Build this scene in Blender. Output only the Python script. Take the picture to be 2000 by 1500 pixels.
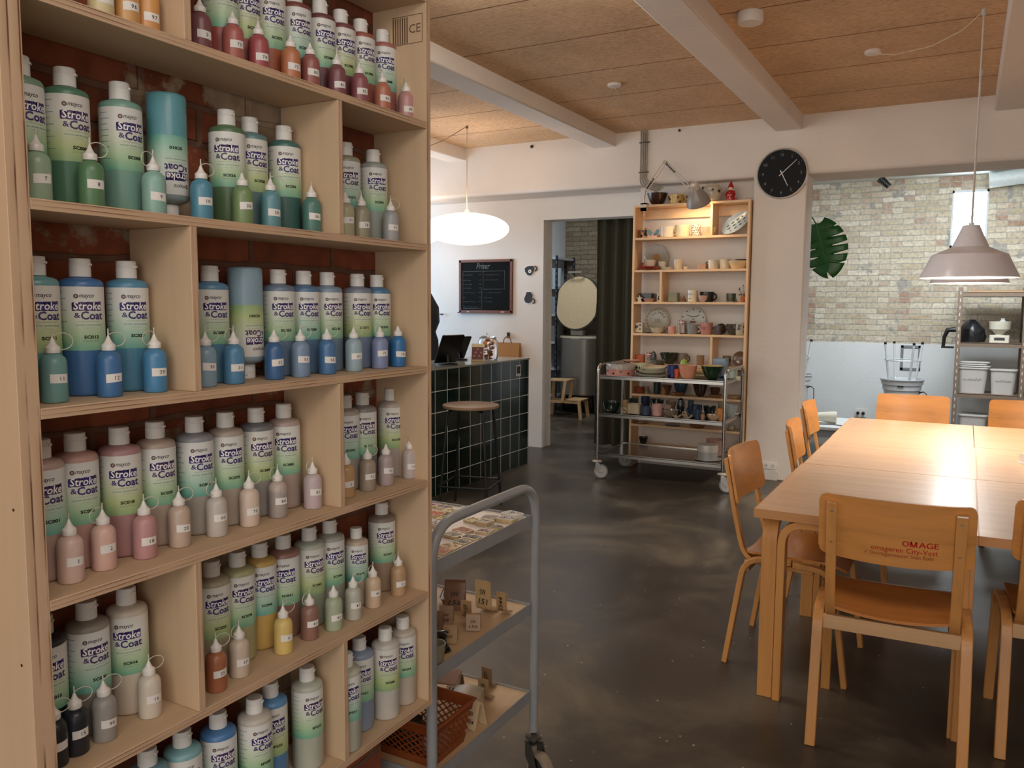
import bpy, bmesh, math, random
from mathutils import Vector, Matrix
random.seed(7)
for _o in list(bpy.data.objects): bpy.data.objects.remove(_o)
SC = bpy.context.scene
COL = SC.collection
PI = math.pi

# ------------------------------------------------------------------ camera
def cam_setup():
    yaw, pitch, roll = math.radians(28.832), math.radians(5.5197), math.radians(.3546)
    cy, sy, cp, sp = math.cos(yaw), math.sin(yaw), math.cos(pitch), math.sin(pitch)
    f = Vector((-sy*cp, cy*cp, -sp)); r = Vector((cy, sy, 0)); u = r.cross(f)
    c, s = math.cos(roll), math.sin(roll)
    r2 = c*r + s*u; u2 = -s*r + c*u
    cd = bpy.data.cameras.new('camera'); cd.sensor_width = 36; cd.lens = 1603.48/2000*36
    cd.clip_start = .05; cd.clip_end = 60
    o = bpy.data.objects.new('camera', cd); COL.objects.link(o)
    m = Matrix((r2, u2, -f)).transposed().to_4x4(); m.translation = Vector((0, 0, 1.48))
    o.matrix_world = m; SC.camera = o
cam_setup()

# ------------------------------------------------------------------ world, exposure, room lights and fills
def hexlin(h):
    h = h.lstrip('#'); out = []
    for i in (0, 2, 4):
        v = int(h[i:i+2], 16)/255
        out.append(v/12.92 if v <= .04045 else ((v+.055)/1.055)**2.4)
    return tuple(out)+(1,)
W = bpy.data.worlds.new('world'); SC.world = W; W.use_nodes = True
W.node_tree.nodes['Background'].inputs[0].default_value = (1.0, .95, .89, 1)
W.node_tree.nodes['Background'].inputs[1].default_value = 1.0
SC.view_settings.view_transform = 'Standard'; SC.view_settings.look = 'None'
SC.view_settings.exposure = 0.76; SC.view_settings.gamma = 1.0; SC.view_settings.use_curve_mapping = False

def area(name, loc, target, sx, sy, power, col):
    l = bpy.data.lights.new(name, 'AREA'); l.shape = 'RECTANGLE'; l.size = sx; l.size_y = sy
    l.energy = power; l.color = col
    o = bpy.data.objects.new(name, l); COL.objects.link(o); o.location = loc
    o.rotation_euler = (Vector(target)-Vector(loc)).to_track_quat('-Z', 'Y').to_euler(); return o
def point(name, loc, power, col, r=.05):
    l = bpy.data.lights.new(name, 'POINT'); l.energy = power; l.color = col; l.shadow_soft_size = r
    o = bpy.data.objects.new(name, l); COL.objects.link(o); o.location = loc; return o
def spot(name, loc, target, power, col, size, r=.04):
    l = bpy.data.lights.new(name, 'SPOT'); l.energy = power; l.color = col; l.spot_size = math.radians(size); l.spot_blend = .6; l.shadow_soft_size = r
    o = bpy.data.objects.new(name, l); COL.objects.link(o); o.location = loc
    o.rotation_euler = (Vector(target)-Vector(loc)).to_track_quat('-Z', 'Y').to_euler(); return o
area('front_room_fill', (.5, .2, 2.95), (-.9, 1.3, 1.0), 1.2, 1.2, 14, (1.0, .93, .86))  # fill at ceiling height without a fixture, added to brighten the glaze shelf
area('middle_room_fill', (-1.9, 3.4, 2.88), (-2.2, 4.6, 0), 1.0, 1.0, 16, (1.0, .92, .82))  # added fill from above, no lamp hangs here
area('camera_side_fill', (.2, -1.9, 2.3), (-.8, .6, 1.1), 1.6, 1.0, 7, (1.0, .92, .84))  # fill behind the camera, added to brighten the shelf's side panel
area('entrance_window_daylight', (-6.3, 6.2, 1.7), (-4.8, 7.5, 1.5), 1.6, 1.2, 26, (.34, .66, 1.0))
area('wheel_room_ceiling_light', (-.2, 9.2, 2.94), (-.4, 10.2, 0), 2.4, 1.4, 88, (.90, .96, 1.0))
area('kiln_room_ceiling_light', (-4.2, 9.0, 2.94), (-4.4, 9.8, 0), .8, .6, 17, (.88, .93, 1.0))

# ------------------------------------------------------------------ mesh builder
class MB:
    def __init__(s): s.v = []; s.f = []; s.m = []; s.s = []
    def add(s, V, F, mi=0, sm=False, M=None):
        b = len(s.v)
        for p in V: s.v.append(tuple(M @ Vector(p)) if M is not None else tuple(p))
        for f in F: s.f.append([b+i for i in f]); s.m.append(mi); s.s.append(sm)
        return s
    def box(s, a, b, mi=0, M=None):
        x0, x1 = sorted((a[0], b[0])); y0, y1 = sorted((a[1], b[1])); z0, z1 = sorted((a[2], b[2]))
        V = [(x0,y0,z0),(x1,y0,z0),(x1,y1,z0),(x0,y1,z0),(x0,y0,z1),(x1,y0,z1),(x1,y1,z1),(x0,y1,z1)]
        return s.add(V, [(0,3,2,1),(4,5,6,7),(0,1,5,4),(1,2,6,5),(2,3,7,6),(3,0,4,7)], mi, False, M)
    def rbox(s, c, size, r, mi=0, M=None, seg=3):
        # box with rounded vertical edges
        hx, hy, hz = size[0]/2, size[1]/2, size[2]/2
        P = rrect(hx*2, hy*2, r, seg)
        return s.prism([(c[0]+x, c[1]+y) for x, y in P], c[2]-hz, c[2]+hz, mi, M, True)
    def prism(s, poly, z0, z1, mi=0, M=None, sm=False):
        n = len(poly)
        V = [(x, y, z0) for x, y in poly]+[(x, y, z1) for x, y in poly]
        s.add(V, [tuple(range(n))[::-1], tuple(range(n, 2*n))], mi, False, M)
        s.add(V, [(i, (i+1) % n, n+(i+1) % n, n+i) for i in range(n)], mi, sm, M); return s
    def lathe(s, prof, seg=24, c=(0, 0, 0), mi=0, M=None, fn=None, sm=True):
        V = []; F = []; n = len(prof)
        for k in range(seg):
            a = 2*PI*k/seg
            for (r, z) in prof:
                rr = r*(fn(a, z) if fn else 1)
                V.append((c[0]+rr*math.cos(a), c[1]+rr*math.sin(a), c[2]+z))
        for k in range(seg):
            k2 = (k+1) % seg
            for i in range(n-1): F.append((k*n+i, k2*n+i, k2*n+i+1, k*n+i+1))
        s.add(V, F, mi, sm, M)
        for idx, e in ((0, prof[0]), (n-1, prof[-1])):
            if e[0] > 1e-5:
                ring = [V[k*n+idx] for k in range(seg)]
                s.add(ring, [tuple(range(seg))[::-1] if idx == 0 else tuple(range(seg))], mi, False, M)
        return s
    def tube(s, pts, r, seg=8, mi=0, closed=False, M=None):
        P = [Vector(p) for p in pts]; n = len(P); V = []; F = []
        up = None
        for i, p in enumerate(P):
            a = P[(i-1) % n] if (closed or i > 0) else p
            b = P[(i+1) % n] if (closed or i < n-1) else p
            t = (b-a).normalized()
            if up is None:
                up = t.orthogonal().normalized()
            up = (up-t*up.dot(t))
            up = up.normalized() if up.length > 1e-6 else t.orthogonal().normalized()
            w = t.cross(up)
            rr = r[i] if isinstance(r, (list, tuple)) else r
            for k in range(seg):
                q = 2*PI*k/seg
                V.append(tuple(p+rr*(math.cos(q)*up+math.sin(q)*w)))
        m = n if closed else n-1
        for i in range(m):
            j = (i+1) % n
            for k in range(seg):
                k2 = (k+1) % seg
                F.append((i*seg+k, i*seg+k2, j*seg+k2, j*seg+k))
        s.add(V, F, mi, True, M)
        if not closed:
            s.add(V[:seg], [tuple(range(seg))[::-1]], mi, False, M); s.add(V[-seg:], [tuple(range(seg))], mi, False, M)
        return s
    def strip(s, pts, wdir, w, t, mi=0, M=None):
        # bent board: rectangle w (along wdir) x t swept along pts
        P = [Vector(p) for p in pts]; W_ = Vector(wdir).normalized(); V = []; F = []; n = len(P)
        for i, p in enumerate(P):
            a = P[max(i-1, 0)]; b = P[min(i+1, n-1)]
            T = (b-a).normalized(); N = T.cross(W_).normalized()
            for (q, e) in ((-1, -1), (1, -1), (1, 1), (-1, 1)): V.append(tuple(p+W_*q*w/2+N*e*t/2))
        for i in range(n-1):
            for k in range(4):
                k2 = (k+1) % 4
                F.append((i*4+k, i*4+k2, i*4+4+k2, i*4+4+k))
        F.append((3, 2, 1, 0)); F.append((n*4-4, n*4-3, n*4-2, n*4-1))
        return s.add(V, F, mi, True, M)
    def sheet(s, fn, nu, nv, mi=0, th=None, M=None):
        # grid surface fn(u,v)->point ; with thickness vector fn if th
        V = [fn(i/nu, j/nv) for i in range(nu+1) for j in range(nv+1)]
        F = [(i*(nv+1)+j, (i+1)*(nv+1)+j, (i+1)*(nv+1)+j+1, i*(nv+1)+j+1) for i in range(nu) for j in range(nv)]
        if th is None: return s.add(V, F, mi, True, M)
        V2 = [(Vector(p)+Vector(th(i/nu, j/nv))) for i in range(nu+1) for j in range(nv+1) for p in [V[i*(nv+1)+j]]]
        n = len(V); A = V+[tuple(p) for p in V2]
        F2 = [tuple(n+i for i in f[::-1]) for f in F]
        E = []
        for i in range(nu):
            E.append((i*(nv+1), n+i*(nv+1), n+(i+1)*(nv+1), (i+1)*(nv+1)))
            q = i*(nv+1)+nv; E.append((q, q+nv+1, n+q+nv+1, n+q))
        for j in range(nv):
            E.append((j, j+1, n+j+1, n+j)); q = nu*(nv+1)+j; E.append((q, n+q, n+q+1, q+1))
        return s.add(A, F+F2+E, mi, True, M)
    def build(s, name, mats, parent=None, loc=None, rot=None, sharp=38, bevel=0):
        me = bpy.data.meshes.new(name); me.from_pydata(s.v, [], s.f)
        if not isinstance(mats, (list, tuple)): mats = [mats]
        for m in mats: me.materials.append(m)
        for p, mi, sm in zip(me.polygons, s.m, s.s): p.material_index = mi; p.use_smooth = sm
        bm = bmesh.new(); bm.from_mesh(me)
        bmesh.ops.remove_doubles(bm, verts=bm.verts, dist=1e-6)
        bmesh.ops.recalc_face_normals(bm, faces=bm.faces); bm.to_mesh(me); bm.free()
        try: me.set_sharp_from_angle(angle=math.radians(sharp))
        except Exception: pass
        o = bpy.data.objects.new(name, me); COL.objects.link(o)
        if parent is not None: o.parent = parent
        if loc is not None: o.location = loc
        if rot is not None: o.rotation_euler = rot
        if bevel:
            b = o.modifiers.new('bevel', 'BEVEL'); b.width = bevel; b.segments = 2; b.limit_method = 'ANGLE'; b.angle_limit = math.radians(50)
        return o

def rrect(w, h, r, seg=4):
    P = []
    for cx, cy, a0 in ((w/2-r, h/2-r, 0), (-w/2+r, h/2-r, PI/2), (-w/2+r, -h/2+r, PI), (w/2-r, -h/2+r, 1.5*PI)):
        for k in range(seg+1):
            a = a0+PI/2*k/seg; P.append((cx+r*math.cos(a), cy+r*math.sin(a)))
    return P
def circ(r, n=20, c=(0, 0)): return [(c[0]+r*math.cos(2*PI*k/n), c[1]+r*math.sin(2*PI*k/n)) for k in range(n)]
def frame(o, right, up):
    r = Vector(right).normalized(); u = Vector(up).normalized(); n = r.cross(u)
    M = Matrix((r, u, n)).transposed().to_4x4(); M.translation = Vector(o); return M
def arc(c, r, a0, a1, n, ax=(1, 0, 0), ay=(0, 0, 1)):
    c = Vector(c); ax = Vector(ax); ay = Vector(ay)
    return [tuple(c+ax*r*math.cos(a0+(a1-a0)*k/n)+ay*r*math.sin(a0+(a1-a0)*k/n)) for k in range(n+1)]
def fillet(pts, r, n=5):
    P = [Vector(p) for p in pts]; out = [tuple(P[0])]
    for i in range(1, len(P)-1):
        a, b, c = P[i-1], P[i], P[i+1]
        d1 = (a-b).normalized(); d2 = (c-b).normalized(); rr = min(r, (a-b).length*.49, (c-b).length*.49)
        for k in range(n+1):
            t = k/n; q = (b+d1*rr)*(1-t)**2+b*2*t*(1-t)+(b+d2*rr)*t*t
            out.append(tuple(q))
    out.append(tuple(P[-1])); return out

# ------------------------------------------------------------------ tags
def empty(name, label, cat, loc=(0, 0, 0), rz=0, group=None):
    o = bpy.data.objects.new(name, None); COL.objects.link(o); o.empty_display_size = .05
    o.location = loc; o.rotation_euler = (0, 0, rz); return tag(o, label, cat, group)
def tag(o, label, cat, group=None):
    o['label'] = label; o['category'] = cat
    if group: o['group'] = group
    return o
def struct(o): o['kind'] = 'structure'; return o

# ------------------------------------------------------------------ text
_tc = {}
def text2d(s, size=1.0, shear=0, bold=0, align='CENTER', spacing=1.0):
    k = (s, shear, bold, spacing)
    if k not in _tc:
        cu = bpy.data.curves.new('t', 'FONT'); cu.body = s; cu.size = 1.0; cu.shear = shear; cu.offset = bold; cu.resolution_u = 2
        cu.fill_mode = 'FRONT'; cu.space_character = spacing
        o = bpy.data.objects.new('t', cu); COL.objects.link(o)
        dg = bpy.context.evaluated_depsgraph_get(); dg.update()
        me = bpy.data.meshes.new_from_object(o.evaluated_get(dg))
        V = [(v.co.x, v.co.y) for v in me.vertices]; F = [tuple(p.vertices) for p in me.polygons]
        bpy.data.objects.remove(o); bpy.data.curves.remove(cu); bpy.data.meshes.remove(me); _tc[k] = (V, F)
    V, F = _tc[k]
    if not V: return [], []
    x0 = min(v[0] for v in V); x1 = max(v[0] for v in V); c = (x0+x1)/2 if align == 'CENTER' else (x0 if align == 'LEFT' else x1)
    return [((x-c)*size, y*size) for x, y in V], F
def textfit(s, width, height=None, **kw):
    V, F = text2d(s, 1.0, **kw)
    w = max(v[0] for v in V)-min(v[0] for v in V); k = width/w
    h = max(v[1] for v in V)-min(min(v[1] for v in V), 0)
    ky = k if height is None else height/max(v[1] for v in V)
    return [(x*k, y*ky) for x, y in V], F
def put2d(mb, VF, M, mi=0, off=(0, 0)):
    V, F = VF; mb.add([(x+off[0], y+off[1], 0) for x, y in V], F, mi, False, M)
def wrap(mb, VF, R, ang, mi, ox=0, oz=0):
    V, F = VF
    mb.add([(R*math.cos(ang+(x+ox)/R), R*math.sin(ang+(x+ox)/R), y+oz) for x, y in V], F, mi, False)
def wrap_patch(mb, R, a0, a1, z0, z1, mi, n=24):
    V = []; F = []
    for k in range(n+1):
        a = a0+(a1-a0)*k/n
        V += [(R*math.cos(a), R*math.sin(a), z0), (R*math.cos(a), R*math.sin(a), z1)]
    for k in range(n): F.append((2*k, 2*k+2, 2*k+3, 2*k+1))
    mb.add(V, F, mi, True)

# ------------------------------------------------------------------ materials
_mc = {}
def nt(name):
    m = bpy.data.materials.new(name); m.use_nodes = True; t = m.node_tree
    b = t.nodes['Principled BSDF']; return m, t, b
def N(t, ty, **kw):
    n = t.nodes.new(ty)
    for k, v in kw.items():
        if k.startswith('i_'): n.inputs[int(k[2:])].default_value = v
        else: setattr(n, k, v)
    return n
def ramp(t, pts):
    n = t.nodes.new('ShaderNodeValToRGB'); e = n.color_ramp.elements
    while len(e) > 1: e.remove(e[-1])
    e[0].position = pts[0][0]; e[0].color = pts[0][1]
    for p, c in pts[1:]:
        x = e.new(p); x.color = c
    return n
def coords(t, scale=(1, 1, 1), loc=(0, 0, 0), rot=(0, 0, 0)):
    c = N(t, 'ShaderNodeTexCoord'); m = N(t, 'ShaderNodeMapping')
    m.inputs['Scale'].default_value = scale; m.inputs['Location'].default_value = loc; m.inputs['Rotation'].default_value = rot
    t.links.new(c.outputs['Object'], m.inputs['Vector']); return m.outputs[0]
def soften(h, s=.72, l=1.08):
    h = h.lstrip('#'); c = [int(h[i:i+2], 16) for i in (0, 2, 4)]; g = .3*c[0]+.59*c[1]+.11*c[2]
    return '#'+''.join('%02x' % int(max(0, min(255, (g+(v-g)*s)*l))) for v in c)
def mul(h, k):
    c = hexlin(h); return (c[0]*k, c[1]*k, c[2]*k, 1)
def plain(h, rough=.5, metal=0, var=.06, spec=.5, name=None, coat=0, bump=0, nscale=30):
    k = (h, rough, metal, var, spec, coat, bump, nscale)
    if k in _mc: return _mc[k]
    m, t, b = nt(name or 'paint'); 
    nz = N(t, 'ShaderNodeTexNoise'); nz.inputs['Scale'].default_value = nscale; nz.inputs['Detail'].default_value = 4
    t.links.new(coords(t), nz.inputs['Vector'])
    r = ramp(t, [(.3, mul(h, 1-var)), (.7, mul(h, 1+var))]); t.links.new(nz.outputs[0], r.inputs[0])
    t.links.new(r.outputs[0], b.inputs['Base Color'])
    b.inputs['Roughness'].default_value = rough; b.inputs['Metallic'].default_value = metal
    b.inputs['Specular IOR Level'].default_value = spec; b.inputs['Coat Weight'].default_value = coat; b.inputs['Coat Roughness'].default_value = .08
    if bump:
        bp = N(t, 'ShaderNodeBump'); bp.inputs['Strength'].default_value = bump; bp.inputs['Distance'].default_value = .01
        t.links.new(nz.outputs[0], bp.inputs['Height']); t.links.new(bp.outputs[0], b.inputs['Normal'])
    _mc[k] = m; return m
def glow(h, strength, name='lamp_glow'):
    m, t, b = nt(name); b.inputs['Base Color'].default_value = hexlin(h)
    b.inputs['Emission Color'].default_value = hexlin(h); b.inputs['Emission Strength'].default_value = strength; return m
def wood(h, axis='x', rough=.45, contrast=.16, scale=1.0, coat=0, name='wood', rings=0):
    k = ('w', h, axis, rough, contrast, scale, coat, rings)
    if k in _mc: return _mc[k]
    m, t, b = nt(name); a = {'x': (1.2, 18, 18), 'y': (18, 1.2, 18), 'z': (18, 18, 1.2)}[axis]
    v = coords(t, tuple(q*scale for q in a))
    n1 = N(t, 'ShaderNodeTexNoise'); n1.inputs['Scale'].default_value = 1.6; n1.inputs['Detail'].default_value = 6; n1.inputs['Distortion'].default_value = .6
    t.links.new(v, n1.inputs['Vector'])
    v2 = coords(t, tuple(q*scale*4 for q in a))
    n2 = N(t, 'ShaderNodeTexNoise'); n2.inputs['Scale'].default_value = 2.2; n2.inputs['Detail'].default_value = 3
    t.links.new(v2, n2.inputs['Vector'])
    mx = N(t, 'ShaderNodeMath', operation='ADD'); ms = N(t, 'ShaderNodeMath', operation='MULTIPLY'); ms.inputs[1].default_value = .35
    t.links.new(n2.outputs[0], ms.inputs[0]); t.links.new(n1.outputs[0], mx.inputs[0]); t.links.new(ms.outputs[0], mx.inputs[1])
    r = ramp(t, [(.42, mul(h, 1-contrast*1.6)), (.62, mul(h, 1)), (.85, mul(h, 1+contrast))]); t.links.new(mx.outputs[0], r.inputs[0])
    t.links.new(r.outputs[0], b.inputs['Base Color']); b.inputs['Roughness'].default_value = rough
    b.inputs['Coat Weight'].default_value = coat; b.inputs['Coat Roughness'].default_value = .15
    _mc[k] = m; return m
def ply_edge(axis, per=.0065):
    # layered plywood edge, stripes across the board thickness
    k = ('ply', axis, per)
    if k in _mc: return _mc[k]
    m, t, b = nt('plywood_edge')
    c = N(t, 'ShaderNodeTexCoord'); sp = N(t, 'ShaderNodeSeparateXYZ'); t.links.new(c.outputs['Object'], sp.inputs[0])
    wob = N(t, 'ShaderNodeTexNoise'); wob.inputs['Scale'].default_value = 9; t.links.new(c.outputs['Object'], wob.inputs['Vector'])
    q = N(t, 'ShaderNodeMath', operation='MULTIPLY_ADD'); t.links.new(wob.outputs[0], q.inputs[0]); q.inputs[1].default_value = .0012; t.links.new(sp.outputs[axis], q.inputs[2])
    a = N(t, 'ShaderNodeMath', operation='MULTIPLY'); a.inputs[1].default_value = 1/per; t.links.new(q.outputs[0], a.inputs[0])
    f = N(t, 'ShaderNodeMath', operation='FRACT'); t.links.new(a.outputs[0], f.inputs[0])
    r = ramp(t, [(0, hexlin('#cbac8c')), (.74, hexlin('#b9977a')), (.82, hexlin('#5c3d29')), (.90, hexlin('#6a4630')), (.94, hexlin('#c4a484'))])
    t.links.new(f.outputs[0], r.inputs[0])
    nz = N(t, 'ShaderNodeTexNoise'); nz.inputs['Scale'].default_value = 14; nz.inputs['Detail'].default_value = 5
    mp = coords(t, (1, .35, 1) if axis == 2 else (1, 1, .35)); t.links.new(mp, nz.inputs['Vector'])
    rr = ramp(t, [(.44, (1, 1, 1, 1)), (.58, (0, 0, 0, 1))]); t.links.new(nz.outputs[0], rr.inputs[0])
    mx = N(t, 'ShaderNodeMix', data_type='RGBA'); t.links.new(rr.outputs[0], mx.inputs[0])
    mx.inputs[6].default_value = hexlin('#c6a688'); t.links.new(r.outputs[0], mx.inputs[7]); t.links.new(mx.outputs[2], b.inputs['Base Color'])
    b.inputs['Roughness'].default_value = .7; _mc[k] = m; return m
STEEL = plain('#b9b6b0', .22, 1.0, .03, name='stainless_steel'); CHROME = plain('#d8d8d8', .12, 1.0, .02, name='chrome')
BLACKMETAL = plain('#121212', .4, 0, .05, name='black_metal')
WHITEPL = plain('#e9e7e2', .35, 0, .02, name='white_plastic')
RUBBER = plain('#2a2a2a', .7, 0, .05, name='rubber'); GREYRUB = plain('#8e8f90', .55, 0, .04, name='grey_rubber')
INK = plain('#121212', .6, 0, 0, name='black_ink')
def glass_mat(col=(1, 1, 1, 1), rough=.02, ior=1.45):
    m, t, b = nt('glass'); b.inputs['Base Color'].default_value = col; b.inputs['Transmission Weight'].default_value = 1
    b.inputs['Roughness'].default_value = rough; b.inputs['IOR'].default_value = ior; return m
GLASS = glass_mat()
# ------------------------------------------------------------------ the room
def brick_mat(name, c1, c2, mortar, tint, tintpos, plaster=None, ppos=.6, ux=0, bw=.24, rh=.067, patch=None):
    m, t, b = nt(name); c = N(t, 'ShaderNodeTexCoord'); sp = N(t, 'ShaderNodeSeparateXYZ'); t.links.new(c.outputs['Object'], sp.inputs[0])
    wn = N(t, 'ShaderNodeTexNoise'); wn.inputs['Scale'].default_value = 7; wn.inputs['Detail'].default_value = 3; t.links.new(c.outputs['Object'], wn.inputs['Vector'])
    wz = N(t, 'ShaderNodeMath', operation='MULTIPLY_ADD'); t.links.new(wn.outputs[0], wz.inputs[0]); wz.inputs[1].default_value = .026; t.links.new(sp.outputs[2], wz.inputs[2])
    cb = N(t, 'ShaderNodeCombineXYZ'); t.links.new(sp.outputs[ux], cb.inputs[0]); t.links.new(wz.outputs[0], cb.inputs[1])
    br = N(t, 'ShaderNodeTexBrick'); br.inputs['Scale'].default_value = 1; br.inputs['Brick Width'].default_value = bw; br.inputs['Row Height'].default_value = rh
    br.inputs['Mortar Size'].default_value = .0075; br.inputs['Mortar Smooth'].default_value = .45; br.inputs['Bias'].default_value = 0
    br.inputs['Color1'].default_value = hexlin(c1); br.inputs['Color2'].default_value = hexlin(c2); br.inputs['Mortar'].default_value = hexlin(mortar)
    t.links.new(cb.outputs[0], br.inputs['Vector'])
    # coarse colour areas snapped to single bricks
    fx = N(t, 'ShaderNodeVectorMath', operation='SNAP'); fx.inputs[1].default_value = (bw/2, rh, 1); t.links.new(cb.outputs[0], fx.inputs[0])
    n2 = N(t, 'ShaderNodeTexNoise'); n2.inputs['Scale'].default_value = 2.3; n2.inputs['Detail'].default_value = 6; n2.inputs['Roughness'].default_value = .75; t.links.new(fx.outputs[0], n2.inputs['Vector'])
    r2 = ramp(t, [(tintpos, (0, 0, 0, 1)), (tintpos+.1, (1, 1, 1, 1))]); t.links.new(n2.outputs[0], r2.inputs[0])
    mx = N(t, 'ShaderNodeMix', data_type='RGBA'); t.links.new(r2.outputs[0], mx.inputs[0]); t.links.new(br.outputs[0], mx.inputs[6]); mx.inputs[7].default_value = hexlin(tint)
    mm = N(t, 'ShaderNodeMix', data_type='RGBA'); t.links.new(br.outputs[1], mm.inputs[0]); t.links.new(mx.outputs[2], mm.inputs[6]); mm.inputs[7].default_value = hexlin(mortar)
    out = mm.outputs[2]
    n3 = N(t, 'ShaderNodeTexNoise'); n3.inputs['Scale'].default_value = 3.1; n3.inputs['Detail'].default_value = 7; n3.inputs['Roughness'].default_value = .62; t.links.new(c.outputs['Object'], n3.inputs['Vector'])
    if plaster:
        r3 = ramp(t, [(ppos, (0, 0, 0, 1)), (ppos+.03, (1, 1, 1, 1))]); t.links.new(n3.outputs[0], r3.inputs[0])
        m3 = N(t, 'ShaderNodeMix', data_type='RGBA'); t.links.new(r3.outputs[0], m3.inputs[0]); t.links.new(out, m3.inputs[6]); m3.inputs[7].default_value = hexlin(plaster); out = m3.outputs[2]
    n4 = N(t, 'ShaderNodeTexNoise'); n4.inputs['Scale'].default_value = 28; n4.inputs['Detail'].default_value = 5; t.links.new(c.outputs['Object'], n4.inputs['Vector'])
    r4 = ramp(t, [(.3, (.72, .72, .72, 1)), (.6, (1.05, 1.05, 1.05, 1))]); t.links.new(n4.outputs[0], r4.inputs[0])
    m4 = N(t, 'ShaderNodeMix', data_type='RGBA', blend_type='MULTIPLY'); m4.inputs[0].default_value = 1; t.links.new(out, m4.inputs[6]); t.links.new(r4.outputs[0], m4.inputs[7])
    t.links.new(m4.outputs[2], b.inputs['Base Color']); b.inputs['Roughness'].default_value = .9
    inv = N(t, 'ShaderNodeMath', operation='SUBTRACT'); inv.inputs[0].default_value = 1; t.links.new(br.outputs[1], inv.inputs[1])
    ad = N(t, 'ShaderNodeMath', operation='MULTIPLY_ADD'); t.links.new(n4.outputs[0], ad.inputs[0]); ad.inputs[1].default_value = .5; t.links.new(inv.outputs[0], ad.inputs[2])
    bp = N(t, 'ShaderNodeBump'); bp.inputs['Strength'].default_value = .7; bp.inputs['Distance'].default_value = .006
    t.links.new(ad.outputs[0], bp.inputs['Height']); t.links.new(bp.outputs[0], b.inputs['Normal']); return m
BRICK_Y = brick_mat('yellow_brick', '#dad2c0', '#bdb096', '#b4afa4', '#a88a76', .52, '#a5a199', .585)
BRICK_K = brick_mat('yellow_brick_shaded', '#9c9078', '#857660', '#756c5c', '#755a46', .53)  # yellow brick again, the kiln room's dimness put into its colours
BRICK_R = brick_mat('red_brick', '#a0583a', '#86472e', '#7c5a48', '#5e3a2a', .56, '#b09c86', .535, ux=1, bw=.23, rh=.068)
def plaster_mat(h, name='plaster', k=.03):
    m, t, b = nt(name); n = N(t, 'ShaderNodeTexNoise'); n.inputs['Scale'].default_value = 2.5; n.inputs['Detail'].default_value = 8; t.links.new(coords(t), n.inputs['Vector'])
    r = ramp(t, [(.35, mul(h, 1-k)), (.65, mul(h, 1+k*.5))]); t.links.new(n.outputs[0], r.inputs[0]); t.links.new(r.outputs[0], b.inputs['Base Color'])
    n2 = N(t, 'ShaderNodeTexNoise'); n2.inputs['Scale'].default_value = 35; n2.inputs['Detail'].default_value = 6; t.links.new(coords(t), n2.inputs['Vector'])
    bp = N(t, 'ShaderNodeBump'); bp.inputs['Strength'].default_value = .18; bp.inputs['Distance'].default_value = .01; t.links.new(n2.outputs[0], bp.inputs['Height']); t.links.new(bp.outputs[0], b.inputs['Normal'])
    b.inputs['Roughness'].default_value = .85; return m
WHITEW = plaster_mat('#e2d9cf'); DADO = plaster_mat('#dfe3e4', 'white_dado')
def floor_mat():
    m, t, b = nt('polished_concrete')
    n = N(t, 'ShaderNodeTexNoise'); n.inputs['Scale'].default_value = 1.3; n.inputs['Detail'].default_value = 9; n.inputs['Roughness'].default_value = .62; n.inputs['Distortion'].default_value = .5; t.links.new(coords(t), n.inputs['Vector'])
    r = ramp(t, [(.3, hexlin('#28241f')), (.5, hexlin('#423b33')), (.68, hexlin('#6a604f'))]); t.links.new(n.outputs[0], r.inputs[0])
    v = N(t, 'ShaderNodeTexVoronoi'); v.inputs['Scale'].default_value = 17; t.links.new(coords(t), v.inputs['Vector'])
    rv = ramp(t, [(.05, (1, 1, 1, 1)), (.085, (0, 0, 0, 1))]); t.links.new(v.outputs['Distance'], rv.inputs[0])
    v2 = N(t, 'ShaderNodeTexNoise'); v2.inputs['Scale'].default_value = 6; t.links.new(coords(t), v2.inputs['Vector'])
    r2 = ramp(t, [(.47, (0, 0, 0, 1)), (.52, (1, 1, 1, 1))]); t.links.new(v2.outputs[0], r2.inputs[0])
    mm = N(t, 'ShaderNodeMath', operation='MULTIPLY'); t.links.new(rv.outputs[0], mm.inputs[0]); t.links.new(r2.outputs[0], mm.inputs[1])
    mx = N(t, 'ShaderNodeMix', data_type='RGBA'); t.links.new(mm.outputs[0], mx.inputs[0]); t.links.new(r.outputs[0], mx.inputs[6]); mx.inputs[7].default_value = hexlin('#b5ac9c')
    t.links.new(mx.outputs[2], b.inputs['Base Color'])
    rr = ramp(t, [(.3, (.28, .28, .28, 1)), (.7, (.46, .46, .46, 1))]); t.links.new(n.outputs[0], rr.inputs[0]); t.links.new(rr.outputs[0], b.inputs['Roughness'])
    b.inputs['Specular IOR Level'].default_value = .5; return m
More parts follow.
